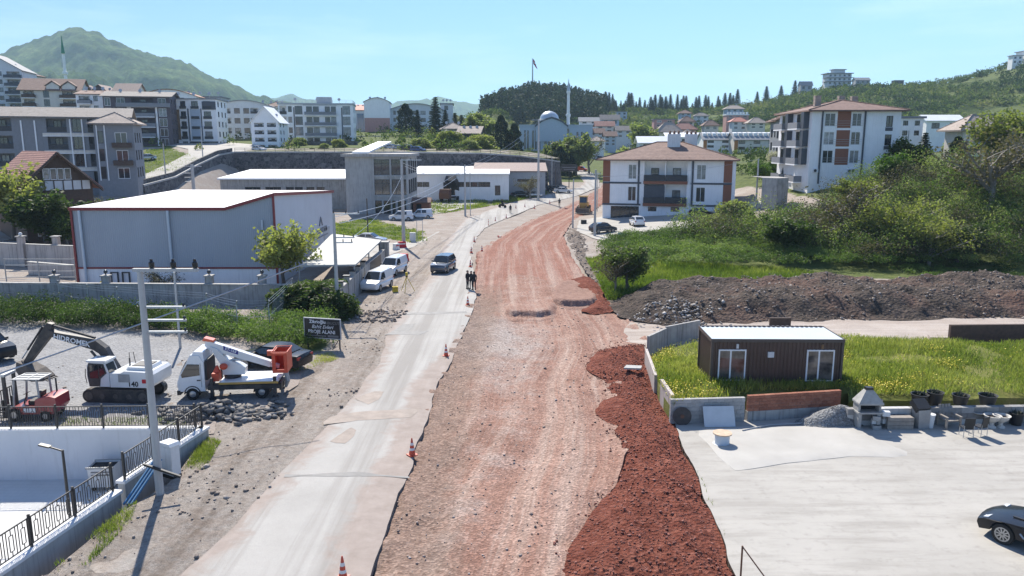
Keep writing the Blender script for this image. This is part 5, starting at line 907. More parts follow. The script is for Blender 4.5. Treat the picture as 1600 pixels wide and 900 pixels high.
# ------------------------------------------------------------------ cars
CAR = {
 'sedan': dict(L=4.55, W=1.8, wb=(.88, 3.58), wr=.32, top=[(0, .45), (.02, .62), (.12, .72), (.7, .86), (1.25, .95), (2.4, .97), (3.6, 1.0), (3.9, 1.04), (4.45, 1.0), (4.53, .85), (4.55, .6), (4.5, .35)], cab=[(1.2, .94), (2.0, 1.42), (3.1, 1.44), (3.95, 1.03)]),
 'hatch': dict(L=4.1, W=1.76, wb=(.8, 3.35), wr=.32, top=[(0, .45), (.02, .65), (.12, .76), (.6, .9), (1.05, 1.), (2.4, 1.03), (3.7, 1.06), (3.98, 1.05), (4.08, .85), (4.1, .6), (4.04, .35)], cab=[(1.0, .99), (1.72, 1.5), (3.3, 1.5), (3.98, 1.05)]),
 'suv': dict(L=4.5, W=1.86, wb=(.88, 3.55), wr=.36, top=[(0, .5), (.02, .78), (.1, .92), (.6, 1.0), (1.2, 1.08), (2.4, 1.12), (4.1, 1.15), (4.4, 1.12), (4.48, .9), (4.5, .6), (4.44, .42)], cab=[(1.1, 1.07), (1.8, 1.68), (3.9, 1.7), (4.42, 1.12)]),
 'van': dict(L=4.25, W=1.8, wb=(.82, 3.4), wr=.32, top=[(0, .45), (.02, .72), (.1, .85), (.55, .98), (.95, 1.06), (2.4, 1.1), (4.1, 1.12), (4.22, 1.1), (4.25, .8), (4.24, .5), (4.2, .35)], cab=[(.85, 1.05), (1.55, 1.72), (4.05, 1.78), (4.2, 1.1)]),
 'coupe': dict(L=4.7, W=1.94, wb=(.9, 3.65), wr=.36, top=[(0, .42), (.03, .56), (.25, .68), (.9, .8), (1.7, .9), (2.6, .92), (3.6, .96), (4.2, .93), (4.6, .86), (4.7, .7), (4.66, .4)], cab=[(1.62, .88), (2.35, 1.25), (3.0, 1.27), (3.95, .94)])}
def car_proto(name, label, kind, pm, loc, rz, cat='car', vents=False, rim='rim', bars=False):
    c = CAR[kind]; L, W = c['L'], c['W']; r = thing(name, label, cat, loc, rz); hw = W/2; zb = .24 if kind != 'coupe' else .17; wr = c['wr']
    out = list(c['top'])
    bot = [(L-.1, zb+.08)]
    for cx in reversed(c['wb']): bot += [(cx+(wr+.05)*math.cos(t), zb+.0+max(0, (wr+.06)*math.sin(t)+wr-zb)) for t in [math.pi*i/8 for i in range(9)]]
    bot += [(.1, zb+.05)]
    loop = out+bot; n = len(loop)
    def hy(s, z):
        e = min(s, L-s); k = 1-.16*max(0, 1-e/.55)**2; k *= 1-.05*max(0, (z-.6)/.5) if z > .6 else 1-.06*max(0, (.5-z)/.3); return hw*k
    q = MB(); cols = [-1, -.86, -.45, 0, .45, .86, 1]
    for s, z in loop:
        istop = (s, z) in out
        for k in cols:
            bul = (.045*(1-abs(k)**2.2) if istop and z > .55 else 0)*(1. if kind != 'coupe' else 1.3); nose = -.1*(1-k*k)*max(0, 1-s/.35) + .07*(1-k*k)*max(0, 1-(L-s)/.3)
            q.v.append((s+nose, k*hy(s, z), z+bul))
    m = len(cols)
    for i in range(n):
        j = (i+1) % n
        for k in range(m-1): q.f.append((i*m+k, i*m+k+1, j*m+k+1, j*m+k))
    tri = tessellate_polygon([[Vector((s, z, 0)) for s, z in loop]])
    for t in tri: q.f.append(tuple(i*m for i in t)); q.f.append(tuple(i*m+m-1 for i in reversed(t)))
    # everything is centred on the car's middle, nose towards -y after turning
    T = Matrix.Rotation(-math.pi/2, 4, 'Z') @ Matrix.Rotation(math.pi, 4, 'Z') @ Matrix.Translation((-L/2, 0, 0))
    def put(mb, nm, ma, par, sm=None): mb.v = [tuple(T @ Vector(v)) for v in mb.v]; return mb.build(nm, ma, par, sm)
    body = put(q, 'body', pm, r, 38)
    bm = bmesh.new(); bm.from_mesh(body.data); bmesh.ops.recalc_face_normals(bm, faces=bm.faces); bm.to_mesh(body.data); bm.free()
    a, b, d, e = c['cab']; tw = hw*.76; bw = hw*.93; q = MB()
    ring = [(a, bw), (b, tw), (d, tw), (e, bw*.96)]
    V = [(s[0], -y, s[1]) for s, y in ring]+[(s[0], y, s[1]) for s, y in ring]; Vm = [((V[i][0]+V[i+4][0])/2, 0, V[i][2]+(.05 if i in (1, 2) else .02)) for i in range(4)]
    q.add([(s, y, z-.004 if False else z) for s, y, z in V]+Vm, [(1, 2, 10, 9), (9, 10, 6, 5), (0, 1, 9, 8), (8, 9, 5, 4), (2, 3, 11, 10), (10, 11, 7, 6), (3, 2, 1, 0), (4, 5, 6, 7)]); cabin = put(q, 'cabin', pm, r, 30)
    def lerp(p, q_, t): return tuple(p[i]+(q_[i]-p[i])*t for i in range(3))
    def quad(A, B, C, D, m0=.06, m1=.94, n0=.06, n1=.9, off=(0, 0, 0)):
        f = lambda u, v: tuple(x+o for x, o in zip(lerp(lerp(A, B, u), lerp(D, C, u), v), off)); return [f(m0, n0), f(m1, n0), f(m1, n1), f(m0, n1)]
    def glass(nm, P): g = MB().add(P, [(0, 1, 2, 3), ]); put(g, nm, 'auto_glass', r)
    for mid in (0,):
        P = quad(V[0], V[4], V[5], V[1], .07, .93, .06, .93); P = [(x-.03, y, z+.045) for x, y, z in P]; glass('windscreen', P)
        P = quad(V[3], V[7], V[6], V[2], .1, .9, .15, .9); P = [(x+.03, y, z+.035) for x, y, z in P]; glass('rear_window', P)
    for sgn, I in ((-1, (0, 1, 2, 3)), (1, (4, 5, 6, 7))):
        A, B, C, D = V[I[0]], V[I[1]], V[I[2]], V[I[3]]
        z0, z1 = A[2]+.06, B[2]-.09; fr = lambda z: (z-A[2])/(B[2]-A[2])
        xa = lambda z: A[0]+(B[0]-A[0])*fr(z)+.12; xd = lambda z: D[0]+(C[0]-D[0])*min(1, (z-D[2])/(C[2]-D[2]))-.16; yy = lambda z: sgn*(bw+(tw-bw)*fr(z)+.012)
        xm = (b[0]+d[0])/2+.05; pcs = [(xa, lambda z: xm-.05), (lambda z: xm+.05, xd)] if kind != 'coupe' else [(xa, xd)]
        if kind == 'van': pcs = [(xa, lambda z: 2.15)] + ([(lambda z: 2.3, lambda z: 3.1)] if bars else [])
        for s0, s1 in pcs:
            if s1(z1)-s0(z1) < .15: continue
            glass('side_window', [(s0(z0), yy(z0), z0), (s1(z0), yy(z0), z0), (s1(z1), yy(z1), z1), (s0(z1), yy(z1), z1)])
        for cx in c['wb']:
            y = sgn*(hw-.1); w = MB().lathe([(wr*.6, -.1), (wr*.96, -.1), (wr, -.07), (wr, .07), (wr*.96, .1), (wr*.6, .1)], n=20, cap=False, M=Matrix.Translation((cx, y, wr)) @ Matrix.Rotation(math.pi/2, 4, 'X')).tube([(cx, y-.06, wr), (cx, y+.06, wr)], wr*.62, 18); t = put(w, 'wheel', 'tyre', r, 40)
            h = MB()
            for k in range(10): an = 2*math.pi*k/10; h.cbox((cx+math.cos(an)*wr*.34, y+sgn*.075, wr+math.sin(an)*wr*.34), (wr*.56, .03, .045), 0, 0, -an)
            h.lathe([(wr*.58, -.02), (wr*.68, -.02), (wr*.68, .02), (wr*.58, .02)], n=18, cap=False, M=Matrix.Translation((cx, y+sgn*.085, wr)) @ Matrix.Rotation(math.pi/2, 4, 'X')); put(h, 'rim', rim, t)
        g = MB().cbox((.14 if kind != 'coupe' else .3, sgn*hw*.68, .66 if kind in ('sedan', 'hatch') else .8 if kind in ('suv', 'van') else .66), (.16, .34, .13), 0, 0, -.3); put(g, 'headlight', 'lamp_glass', r)
        g = MB().cbox((L-.05, sgn*hw*.72, .85), (.1, .3, .16)); put(g, 'tail_light', 'tail_lamp', r)
        g = MB().cbox((a[0]+.42, sgn*(hw+.06), a[1]+.1), (.12, .2, .13)); put(g, 'wing_mirror', pm if kind == 'coupe' else 'black_plastic', r)
    g = MB().box(-.03, .05, -hw*.5, hw*.5, zb+.15, zb+.32); put(g, 'grille', 'black_plastic', r)
    g = MB().box(-.05, -.025, -.26, .26, zb+.22, zb+.33); put(g, 'number_plate', 'plate', r); g = MB().box(L-.0, L+.03, -.26, .26, .62, .74); put(g, 'number_plate', 'plate', r)
    if bars and kind == 'suv':
        for sgn in (-1, 1): g = MB().tube([(b[0]+.2, sgn*tw*.92, b[1]+.08), (d[0]-.1, sgn*tw*.92, d[1]+.08)], .03, 5); put(g, 'roof_bar', 'black_plastic', r)
    if vents:
        for sgn in (-1, 1):
            g = MB().cbox((1.15, sgn*.42, .905), (.42, .06, .02), sgn*.15, 0, -.1); put(g, 'bonnet_vent', 'black_plastic', r)
            g = MB().tube([(1.42, sgn*(hw+.0), .62), (1.55, sgn*(hw+.005), .5), (1.72, sgn*(hw+.0), .5)], .035, 5); put(g, 'side_vent', 'rim', r)
    return r
def car(label, kind, pm, px, py, rz, name='parked_car', cat='car', z=None, **kw):
    if z is None: P = GT(px, py)
    else: P = G3(px, py, z)
    return car_proto(name, label, kind, pm, (P[0], P[1], P[2]+.05), R(rz), cat, **kw)
# heading: rz 0 = nose towards the camera, 90 = nose to the right
car('dark grey car driving towards the camera on the asphalt lane', 'suv', 'paint_slate', 693, 424, -11, name='moving_car', z=.0)
car('white van nearer to the camera beside the yard wall', 'van', 'paint_white', 590, 452, -14, name='parked_van', cat='van', z=0.)
car('white van farther from the camera beside the yard gate', 'van', 'paint_white', 615, 428, -14, name='parked_van', cat='van', z=0.)
car('silver white saloon parked at the grass edge by the warehouse', 'sedan', 'paint_silver', 578, 381, 80, z=0.)
car('white van with dark rear window parked at the office block', 'van', 'paint_white', 627, 345, -84, name='parked_van', cat='van', bars=True, z=.05)
car('white estate van parked right of the office block corner', 'van', 'paint_white', 658, 342, -86, name='parked_van', cat='van', bars=True, z=.05)
car('dark car behind the concrete wall left of the warehouse', 'suv', 'paint_dark', 16, 398, -80, bars=True)
car('white car half hidden behind the warehouse corner', 'sedan', 'paint_white', 109, 376, -10)
car('silver car parked on the grassy slope by the stone house', 'sedan', 'paint_silver', 229, 250, -60)
car('black saloon parked behind the aerial lift truck', 'sedan', 'paint_black', 428, 574, 252, z=.05)
car('black car cut by the picture edge on the gravel lot', 'suv', 'paint_black', -22, 560, 60, z=.05)
car('dark grey hatchback under the roadside pole by the white block', 'hatch', 'paint_dark', 942, 364, 115)
car('white hatchback parked before the shop window of the white block', 'hatch', 'paint_white', 995, 353, 185)
car('dark car behind the bush at the end of the white block', 'hatch', 'paint_black', 1096, 340, 80)
car('dark blue car on the bank behind the bright green tree', 'hatch', 'paint_blue', 1426, 272, 85)
_w = G(1543, 846, .04); car_proto('parked_car', 'glossy black coupe at the corner of the concrete yard', 'coupe', 'paint_black', (_w[0]+1.95, _w[1]-.85, .04), R(-146), vents=True)
for i, (a, b, k, pm, rz, lb) in enumerate(((612, 234, 'hatch', 'paint_silver', 60, 'silver car first in the row on the terrace'), (625, 235, 'sedan', 'paint_silver', 60, 'second silver car in the terrace row'), (638, 236, 'suv', 'paint_dark', 60, 'dark car third in the terrace row'), (653, 238, 'hatch', 'paint_blue', 70, 'blue car last in the terrace row'), (405, 237, 'hatch', 'paint_white', 60, 'white car below the gabled white house'),
        (818, 303, 'suv', 'paint_silver', 85, 'silver car behind the others at the white factory corner'), (814, 308, 'sedan', 'paint_dark', 88, 'dark car in front of the silver one at the factory corner'), (832, 308, 'sedan', 'paint_silver', 88, 'silver car beside the concrete lamp pole'), (880, 302, 'sedan', 'paint_white', 80, 'white car parked under the roadside board'), (868, 301, 'suv', 'paint_dark', 80, 'dark car behind the white one under the board'), (850, 262, 'suv', 'paint_dark', 20, 'dark car at the top bend of the asphalt lane'), (934, 248, 'suv', 'paint_black', 30, 'black car by the pale forecourt up the valley'), (878, 262, 'van', 'paint_white', 90, 'white van in the far bend'), (908, 268, 'van', 'paint_orange', 70, 'orange red pickup in the far bend'))):
    car(lb, k, pm, a, b, rz, cat='car' if k != 'van' else 'van')
# ------------------------------------------------------------------ excavator
def PR(root, nm, m, poly, y0, y1, sm=None): return MB().prism(poly, y0, y1).build(nm, m, root, sm)
def excavator():
    P = G3(180, 632, .06); r = thing('excavator', 'white tracked excavator with raised black boom on the gravel lot', 'excavator', (P[0], P[1]+1.2, .06), R(-4), sc=.77)
    # x right, boom to the left, upper body above
    for y in (-1.25, .75):
        tr = [(-1.9+ .45*math.cos(t), .45+.45*math.sin(t)) for t in [math.pi/2+i*math.pi/8 for i in range(9)]]+[(1.9+.45*math.cos(t), .45+.45*math.sin(t)) for t in [-math.pi/2+i*math.pi/8 for i in range(9)]]
        t = PR(r, 'track', 'machine_black', tr, y, y+.5); s = MB()
        for i in range(22): x = -1.95+i*3.9/21; s.box(x-.07, x+.07, y-.02, y+.52, .88, .94); s.box(x-.07, x+.07, y-.02, y+.52, -.03, .02)
        s.build('track_shoe', 'muddy_steel', t)['kind'] = 'stuff'
        for x in (-1.9, -.95, 0, .95, 1.9): MB().tube([(x, y-.03, .45), (x, y+.53, .45)], .3 if abs(x) > 1 else .18, 12).build('roller', 'muddy_steel', t)
    MB().box(-1.3, 1.3, -.7, .7, .35, .95).build('undercarriage', 'machine_black', r); MB().lathe([(.75, .9), (.75, 1.12)], n=16).build('turntable', 'machine_black', r)
    PR(r, 'engine_housing', 'paint_machine_white', [(-.25, 1.12), (2.55, 1.12), (2.7, 1.35), (2.7, 2.0), (2.5, 2.2), (.8, 2.25), (.5, 2.1), (-.25, 2.1)], -1.3, 1.3, 30)
    h = PR(r, 'engine_hood', 'paint_machine_white', [(.7, 2.25), (2.3, 2.22), (2.2, 2.42), (.85, 2.45)], -.9, .9); MB().box(.95, 2.1, -.6, .6, 2.45, 2.48).build('hood_grille', 'machine_black', h)
    MB().box(.35, 1.15, -1.33, -1.29, 1.5, 2.05).build('side_grille', 'metal_grey', r); MB().box(2.0, 2.5, -1.33, -1.298, 1.45, 1.72).build('decal', 'barrier_red', r)
    PR(r, 'cab', 'paint_machine_white', [(-1.75, 1.14), (-.3, 1.14), (-.3, 2.0), (-.55, 2.75), (-.7, 2.85), (-1.65, 2.85), (-1.8, 2.6), (-1.85, 1.9)], -1.28, -.2, 30)
    MB().box(-1.78, -.4, -1.36, -.12, 2.86, 2.98).build('cab_roof', 'paint_machine_white', r)
    PR(r, 'cab_door', 'machine_black', [(-1.72, 1.16), (-1.0, 1.16), (-.9, 1.7), (-.45, 2.1), (-.62, 2.74), (-1.66, 2.78), (-1.76, 2.5), (-1.8, 1.9)], -1.31, -1.283); PR(r, 'cab_window', 'auto_glass', [(-1.62, 1.75), (-1.02, 1.75), (-1.02, 2.68), (-1.58, 2.7)], -1.325, -1.312); PR(r, 'cab_window', 'auto_glass', [(-.94, 1.85), (-.55, 2.1), (-.68, 2.66), (-.94, 2.66)], -1.325, -1.312)
    MB().add([(-1.86, -1.2, 1.5), (-1.86, -.28, 1.5), (-1.84, -.28, 2.6), (-1.84, -1.2, 2.6)], [(0, 1, 2, 3)]).build('windscreen', 'auto_glass', r); MB().add([(-.3, -1.2, 2.05), (-.3, -.3, 2.05), (-.5, -.3, 2.7), (-.5, -1.2, 2.7)], [(0, 1, 2, 3)]).build('rear_window', 'auto_glass', r)
    MB().tube([(-1.86, -1.34, 1.4), (-1.92, -1.36, 1.9), (-1.88, -1.34, 2.4)], .025, 5).build('handrail', 'machine_black', r); MB().tube([(.6, -.2, 2.2), (.6, -.2, 2.9)], .05, 6).build('exhaust', 'machine_black', r)
    q = MB(); q.tube([(-.1, .9, 2.1), (-.05, .9, 2.95), (.25, .9, 3.0), (.35, .9, 2.2)], .025, 5); q.build('guard_rail', 'machine_black', r)
    b = PR(r, 'boom', 'machine_black', [(-.2, 1.5), (-.75, 2.55), (-1.2, 3.5), (-1.85, 4.0), (-4.8, 4.55), (-5.2, 4.72), (-5.35, 4.4), (-4.7, 4.1), (-2.1, 3.35), (-1.55, 3.0), (-1.0, 2.2), (-.55, 1.3)], .0, .5)
    MB().tube([(-2.0, .25, 4.15), (-4.9, .25, 4.95)], .1, 8).build('stick_cylinder', 'machine_black', b); MB().tube([(-3.6, .25, 4.62), (-5.4, .25, 5.05)], .055, 8).build('cylinder_rod', 'galv', b)
    for y in (-.05, .55): MB().tube([(-.9, y, 1.6), (-2.2, y, 3.3)], .09, 8).build('boom_cylinder', 'machine_black', b)
    st = PR(r, 'stick', 'machine_black', [(-4.9, 5.1), (-5.25, 5.2), (-5.75, 4.6), (-7.35, 2.3), (-7.2, 2.1), (-6.95, 2.2), (-5.15, 4.2)], .06, .44)
    MB().tube([(-5.7, .25, 4.9), (-7.0, .25, 3.2)], .075, 8).build('bucket_cylinder', 'machine_black', st); MB().tube([(-6.6, .25, 3.7), (-7.5, .25, 2.55)], .045, 6).build('cylinder_rod', 'galv', st)
    bk = PR(r, 'bucket', 'muddy_steel', [(-7.55, 2.45), (-7.0, 2.25), (-6.2, 1.85), (-5.6, 1.3), (-5.75, 1.1), (-6.6, 1.05), (-7.35, 1.3), (-7.65, 1.8)], -.3, .8)
    q = MB()
    for i in range(5): q.cbox((-5.55, -.25+i*.25, 1.18), (.3, .09, .07), 0, 0, .4)
    q.build('tooth', 'muddy_steel', bk)
    text('HIDROMEK', .52, r, 'print_white', Matrix.Translation((-3.55, -.012, 3.98)) @ Matrix.Rotation(R(12), 4, 'Y') @ Matrix.Rotation(math.pi/2, 4, 'X'), bold=.01)
    text('140', .5, r, 'print_black', XZ(1.35, -1.312, 1.36), bold=.012)
excavator()
def forklift():
    P = G3(58, 652, .06); r = thing('forklift', 'red forklift truck with grey overhead guard beside the railings', 'forklift', (P[0], P[1], .06), R(0))
    PR(r, 'body', 'paint_red', [(-.9, .35), (1.15, .35), (1.3, .6), (1.3, 1.15), (1.0, 1.25), (.35, 1.1), (.3, .75), (-.6, .75), (-.9, .65)], -.55, .55, 30); PR(r, 'counterweight', 'paint_red', [(.55, .5), (1.25, .5), (1.38, .7), (1.36, 1.2), (1.05, 1.28), (.55, 1.18)], -.6, .6, 30)
    MB().box(-.15, .35, -.3, .3, .75, .95).build('seat', 'black_plastic', r); MB().cbox((.38, 0, 1.15), (.12, .5, .5), 0, 0, .15).build('backrest', 'black_plastic', r); MB().tube([(-.55, 0, .75), (-.35, 0, 1.25)], .03, 6).build('steering_column', 'black_plastic', r); MB().lathe([(.17, -.015), (.2, 0), (.17, .015)], n=14, M=Matrix.Translation((-.35, 0, 1.27)) @ Matrix.Rotation(-.5, 4, 'Y')).build('steering_wheel', 'black_plastic', r)
    for x, y in ((-.75, -.5), (-.75, .5), (.55, -.5), (.55, .5)): MB().tube([(x, y, .65 if x < 0 else 1.1), (x+(.15 if x < 0 else -.05), y, 2.08)], .05, 6).build('guard_post', 'metal_grey', r)
    g = MB()
    for y in (-.52, -.17, .17, .52): g.box(-.65, .6, y-.04, y+.04, 2.08, 2.13)
    for x in (-.66, -.02, .6): g.box(x-.05, x+.05, -.56, .56, 2.075, 2.12)
    g.box(-.62, .56, -.5, .5, 2.09, 2.1); g.build('overhead_guard', 'metal_grey', r)
    for y in (-.38, .38):
        MB().box(-1.25, -1.1, y-.05, y+.05, .1, 2.3).build('mast_rail', 'machine_black', r); MB().box(-1.4, -1.3, y-.06, y+.06, .1, 1.0).build('carriage', 'machine_black', r); MB().box(-2.4, -1.35, y-.06, y+.06, .1, .16).build('fork', 'machine_black', r)
    MB().box(-1.27, -1.08, -.45, .45, 2.2, 2.32).build('mast_head', 'galv', r); q = MB()
    for i in range(7): q.box(-1.45, -1.41, -.5+i*.165, -.47+i*.165, .5, 1.5)
    q.box(-1.45, -1.41, -.52, .52, 1.45, 1.5); q.box(-1.45, -1.41, -.52, .52, .5, .55); q.build('load_backrest', 'machine_black', r); MB().tube([(.95, .3, 1.25), (.95, .3, 1.95)], .04, 6).build('exhaust', 'black_plastic', r)
    for x, rr in ((-.72, .33), (.8, .27)):
        for y in (-.5, .5): t = MB().tube([(x, y-.12, rr), (x, y+.12, rr)], rr, 18).build('wheel', 'tyre', r); MB().tube([(x, y-.13, rr), (x, y+.13, rr)], rr*.5, 12).build('rim', 'rim', t)
    MB().box(-.25, .35, -.57, -.553, .45, .66).build('label_plate', 'plate', r)
forklift()
def lift_truck():
    P = G3(366, 624, .06); r = thing('lift_truck', 'white flatbed aerial lift truck with folded boom and orange basket', 'truck', (P[0], P[1]+.9, .06), R(5), sc=.88)
    # cab to the left (-x)
    PR(r, 'cab', 'paint_white', [(-3.3, .55), (-1.75, .55), (-1.75, 2.3), (-2.0, 2.75), (-2.5, 2.8), (-2.75, 2.35), (-3.2, 1.55), (-3.35, 1.1)], -.98, .98, 30); PR(r, 'cab_fairing', 'paint_white', [(-2.75, 2.33), (-1.72, 2.33), (-1.78, 2.95), (-2.3, 2.98)], -.9, .9, 30)
    MB().add([(-3.2, -.88, 1.58), (-3.2, .88, 1.58), (-2.79, .82, 2.34), (-2.79, -.82, 2.34)], [(0, 1, 2, 3)]).build('windscreen', 'auto_glass', r, loc=(-.03, 0, .02)); PR(r, 'side_window', 'auto_glass', [(-3.05, 1.42), (-2.0, 1.55), (-2.0, 2.22), (-2.7, 2.25), (-3.1, 1.6)], -1.0, -.983)
    PR(r, 'door_seam', 'print_grey', [(-1.95, .8), (-1.93, .8), (-1.93, 2.3), (-1.95, 2.3)], -.99, -.981); MB().box(-2.2, -1.98, -1.0, -.982, 1.2, 1.27).build('door_handle', 'black_plastic', r); MB().box(-3.4, -3.2, -1., 1., .35, .62).build('bumper', 'black_plastic', r)
    for y in (-.7, .7): MB().box(-3.4, -3.3, y-.16, y+.16, .75, .95).build('headlight', 'lamp_glass', r)
    MB().box(-1.74, -1.6, -.85, .85, 1.2, 2.4).build('headboard', 'black_plastic', r); MB().box(-1.7, 2.75, -.35, .35, .55, .85).build('chassis', 'machine_black', r)
    MB().box(-.9, 2.55, -1.05, 1.05, 1.0, 1.12).build('flatbed', 'paint_machine_white', r); MB().box(-.92, 2.57, -1.09, -1.052, .96, 1.08).build('side_rail', 'stripe_amber', r); MB().box(-1.6, 2.6, -1.04, -.7, .62, .9).build('side_guard', 'machine_black', r)
    for x, rr in ((-2.5, .38), (1.55, .4)):
        for y in (-.85, .85): t = MB().tube([(x, y-.14, rr), (x, y+.14, rr)], rr, 20).build('wheel', 'tyre', r); MB().lathe([(.2, -.0), (.17, .03), (.05, .05)], n=14, M=Matrix.Translation((x, y-.14, rr)) @ Matrix.Rotation(math.pi/2, 4, 'X')).build('rim', 'rim', t)
        PR(r, 'mudguard', 'black_plastic', [(x+.5*math.cos(t), .4+.5*math.sin(t)) for t in [math.pi*i/8 for i in range(9)]]+[(x+.44*math.cos(t), .4+.44*math.sin(t)) for t in [math.pi*i/8 for i in range(8, -1, -1)]], -1.0, -.68)
    for x in (-1.35, 2.35):
        for y in (-.98, .98): a = MB().box(x-.09, x+.09, y-.09, y+.09, .15, 1.35).build('outrigger', 'machine_black', r); MB().box(x-.16, x+.16, y-.16, y+.16, .02, .15).build('foot_pad', 'machine_black', a)
    MB().lathe([(.5, 1.12), (.5, 1.3), (.35, 1.34)], (-.35, 0, 0), 16).build('turntable', 'machine_black', r); MB().box(-1.35, -.95, -.9, -.3, 1.12, 1.6).build('toolbox', 'orange_basket', r); MB().tube([(-1.15, -.5, 1.6), (-1.1, -.5, 2.0)], [.22, .06], 10).build('traffic_cone', 'cone_orange', r); MB().ball((-.7, -.6, 1.95), .25, 10, .8).build('hose_reel', 'orange_basket', r)
    PR(r, 'turret', 'paint_machine_white', [(-.85, 1.34), (.45, 1.34), (.5, 1.75), (.2, 1.95), (-.5, 2.25), (-1.15, 3.0), (-1.5, 3.1), (-1.3, 2.6), (-.9, 1.9)], -.3, .3, 30)
    bm = PR(r, 'boom', 'paint_machine_white', [(-1.85, 3.15), (-1.75, 3.5), (2.0, 2.08), (1.95, 1.72), (-1.6, 2.9)], -.2, .2); PR(bm, 'inner_boom', 'paint_machine_white', [(1.95, 2.02), (2.5, 1.82), (2.45, 1.6), (1.93, 1.76)], -.14, .14); PR(r, 'boom_cap', 'paint_orange', [(-1.95, 3.48), (-1.3, 3.38), (-1.3, 3.5), (-1.85, 3.66)], -.26, .26)
    MB().tube([(-.9, 0, 2.2), (.7, 0, 2.2)], .08, 8).build('lift_cylinder', 'galv', r)
    lb = PR(r, 'label_panel', 'label_blue', [(-.75, 2.88), (.1, 2.56), (.1, 2.82), (-.75, 3.14)], -.215, -.203); text('ET-163', .24, r, 'print_white', Matrix.Translation((-.32, -.219, 2.85)) @ Matrix.Rotation(R(20.5), 4, 'Y') @ Matrix.Rotation(math.pi/2, 4, 'X'), bold=.006)
    b = MB(); b.box(2.2, 2.26, -.75, .75, 1.5, 2.75); b.box(3.04, 3.1, -.75, .75, 1.5, 2.75); b.box(2.26, 3.04, -.75, -.7, 1.5, 1.7); b.box(2.26, 3.04, -.75, -.7, 2.6, 2.75); b.box(2.26, 2.4, -.75, -.7, 1.7, 2.6); b.box(2.9, 3.04, -.75, -.7, 1.7, 2.6); b.box(2.26, 3.04, .7, .75, 1.5, 2.75); b.box(2.26, 3.04, -.7, .7, 1.5, 1.56); bs = b.build('basket', 'orange_basket', r)
    q = MB()
    for y in (-.78, .78): q.tube([(2.18, y, 2.8), (3.12, y, 2.8)], .03, 6)
    for x in (2.18, 3.12): q.tube([(x, -.78, 2.8), (x, .78, 2.8)], .03, 6)
    q.build('basket_rail', 'orange_basket', bs); MB().box(1.9, 2.25, -.6, -.3, 2.55, 2.85).build('control_box', 'paint_orange', bs); MB().tube([(2.95, -.5, 1.5), (3.05, -.55, .95), (2.9, -.5, .55)], [.16, .13, .08], 8).build('hanging_hose', 'metal_grey', bs)
    MB().box(2.6, 2.72, -.95, .95, .5, .95).build('rear_bumper', 'machine_black', r)
lift_truck()
def dump_truck():
    P = GT(706, 314); r = thing('dump_truck', 'dark dump truck with its bed tipped up on the factory verge', 'truck', P, R(70)); 
    MB().box(-2.8, 3., -.5, .5, .7, 1.).build('chassis', 'machine_black', r); PR(r, 'cab', 'rust', [(-4.2, .7), (-2.7, .7), (-2.7, 2.8), (-3.8, 2.8), (-4.2, 1.9)], -1.15, 1.15)
    T = Matrix.Translation((2.6, 0, 1.1)) @ Matrix.Rotation(R(42), 4, 'Y') @ Matrix.Translation((-2.6, 0, 0)); q = MB(); q.box(-2.4, 2.8, -1.2, 1.2, 0, .1, T); q.box(-2.4, 2.8, -1.2, -1.1, .1, 1.35, T); q.box(-2.4, 2.8, 1.1, 1.2, .1, 1.35, T); q.box(-2.5, -2.4, -1.2, 1.2, 0, 1.5, T); q.build('tipper_bed', 'machine_black', r); MB().tube([(-.8, 0, .9), (-.6, 0, 2.9)], .12, 8).build('hoist', 'galv', r)
    for x in (-3.3, 1.2, 2.3):
        for y in (-.95, .95): MB().tube([(x, y-.2, .5), (x, y+.2, .5)], .5, 14).build('wheel', 'tyre', r)
dump_truck()
def loader():
    P = GT(912, 333); r = thing('grader', 'rusty yellow wheeled loader standing on the red earth', 'loader', P, R(80))
    MB().box(.2, 2.9, -.85, .85, .9, 2.1).build('engine_housing', 'paint_yellow', r); PR(r, 'cab', 'paint_yellow', [(-1.4, .9), (.2, .9), (.2, 3.2), (-1.2, 3.2), (-1.4, 2.0)], -.75, .75); MB().box(-1.35, .4, -.9, .9, 3.2, 3.32).build('cab_roof', 'paint_yellow', r)
    for y in (-.765, .76): MB().box(-1.15, .05, y, y+.005, 1.9, 3.05).build('cab_window', 'auto_glass', r)
    MB().add([(-1.42, -.65, 2.1), (-1.42, .65, 2.1), (-1.24, .65, 3.1), (-1.24, -.65, 3.1)], [(0, 1, 2, 3)]).build('windscreen', 'auto_glass', r)
    for y in (-.6, .6): MB().tube([(-1.2, y, 1.5), (-2.6, y, 1.4), (-3.3, y, .6)], .12, 6).build('lift_arm', 'rust', r)
    PR(r, 'bucket', 'muddy_steel', [(-3.2, .2), (-4.1, .2), (-4.15, .3), (-3.4, .5), (-3.3, 1.2), (-3.15, 1.2)], -1.3, 1.3)
    for x in (-1.6, 1.7):
        for y in (-.95, .95): t = MB().tube([(x, y-.25, .72), (x, y+.25, .72)], .72, 18).build('wheel', 'tyre', r); MB().tube([(x, y-.26, .72), (x, y+.26, .72)], .36, 12).build('rim', 'paint_yellow', t)
    MB().tube([(1.8, .3, 2.1), (1.8, .3, 2.8)], .06, 6).build('exhaust', 'machine_black', r)
loader()
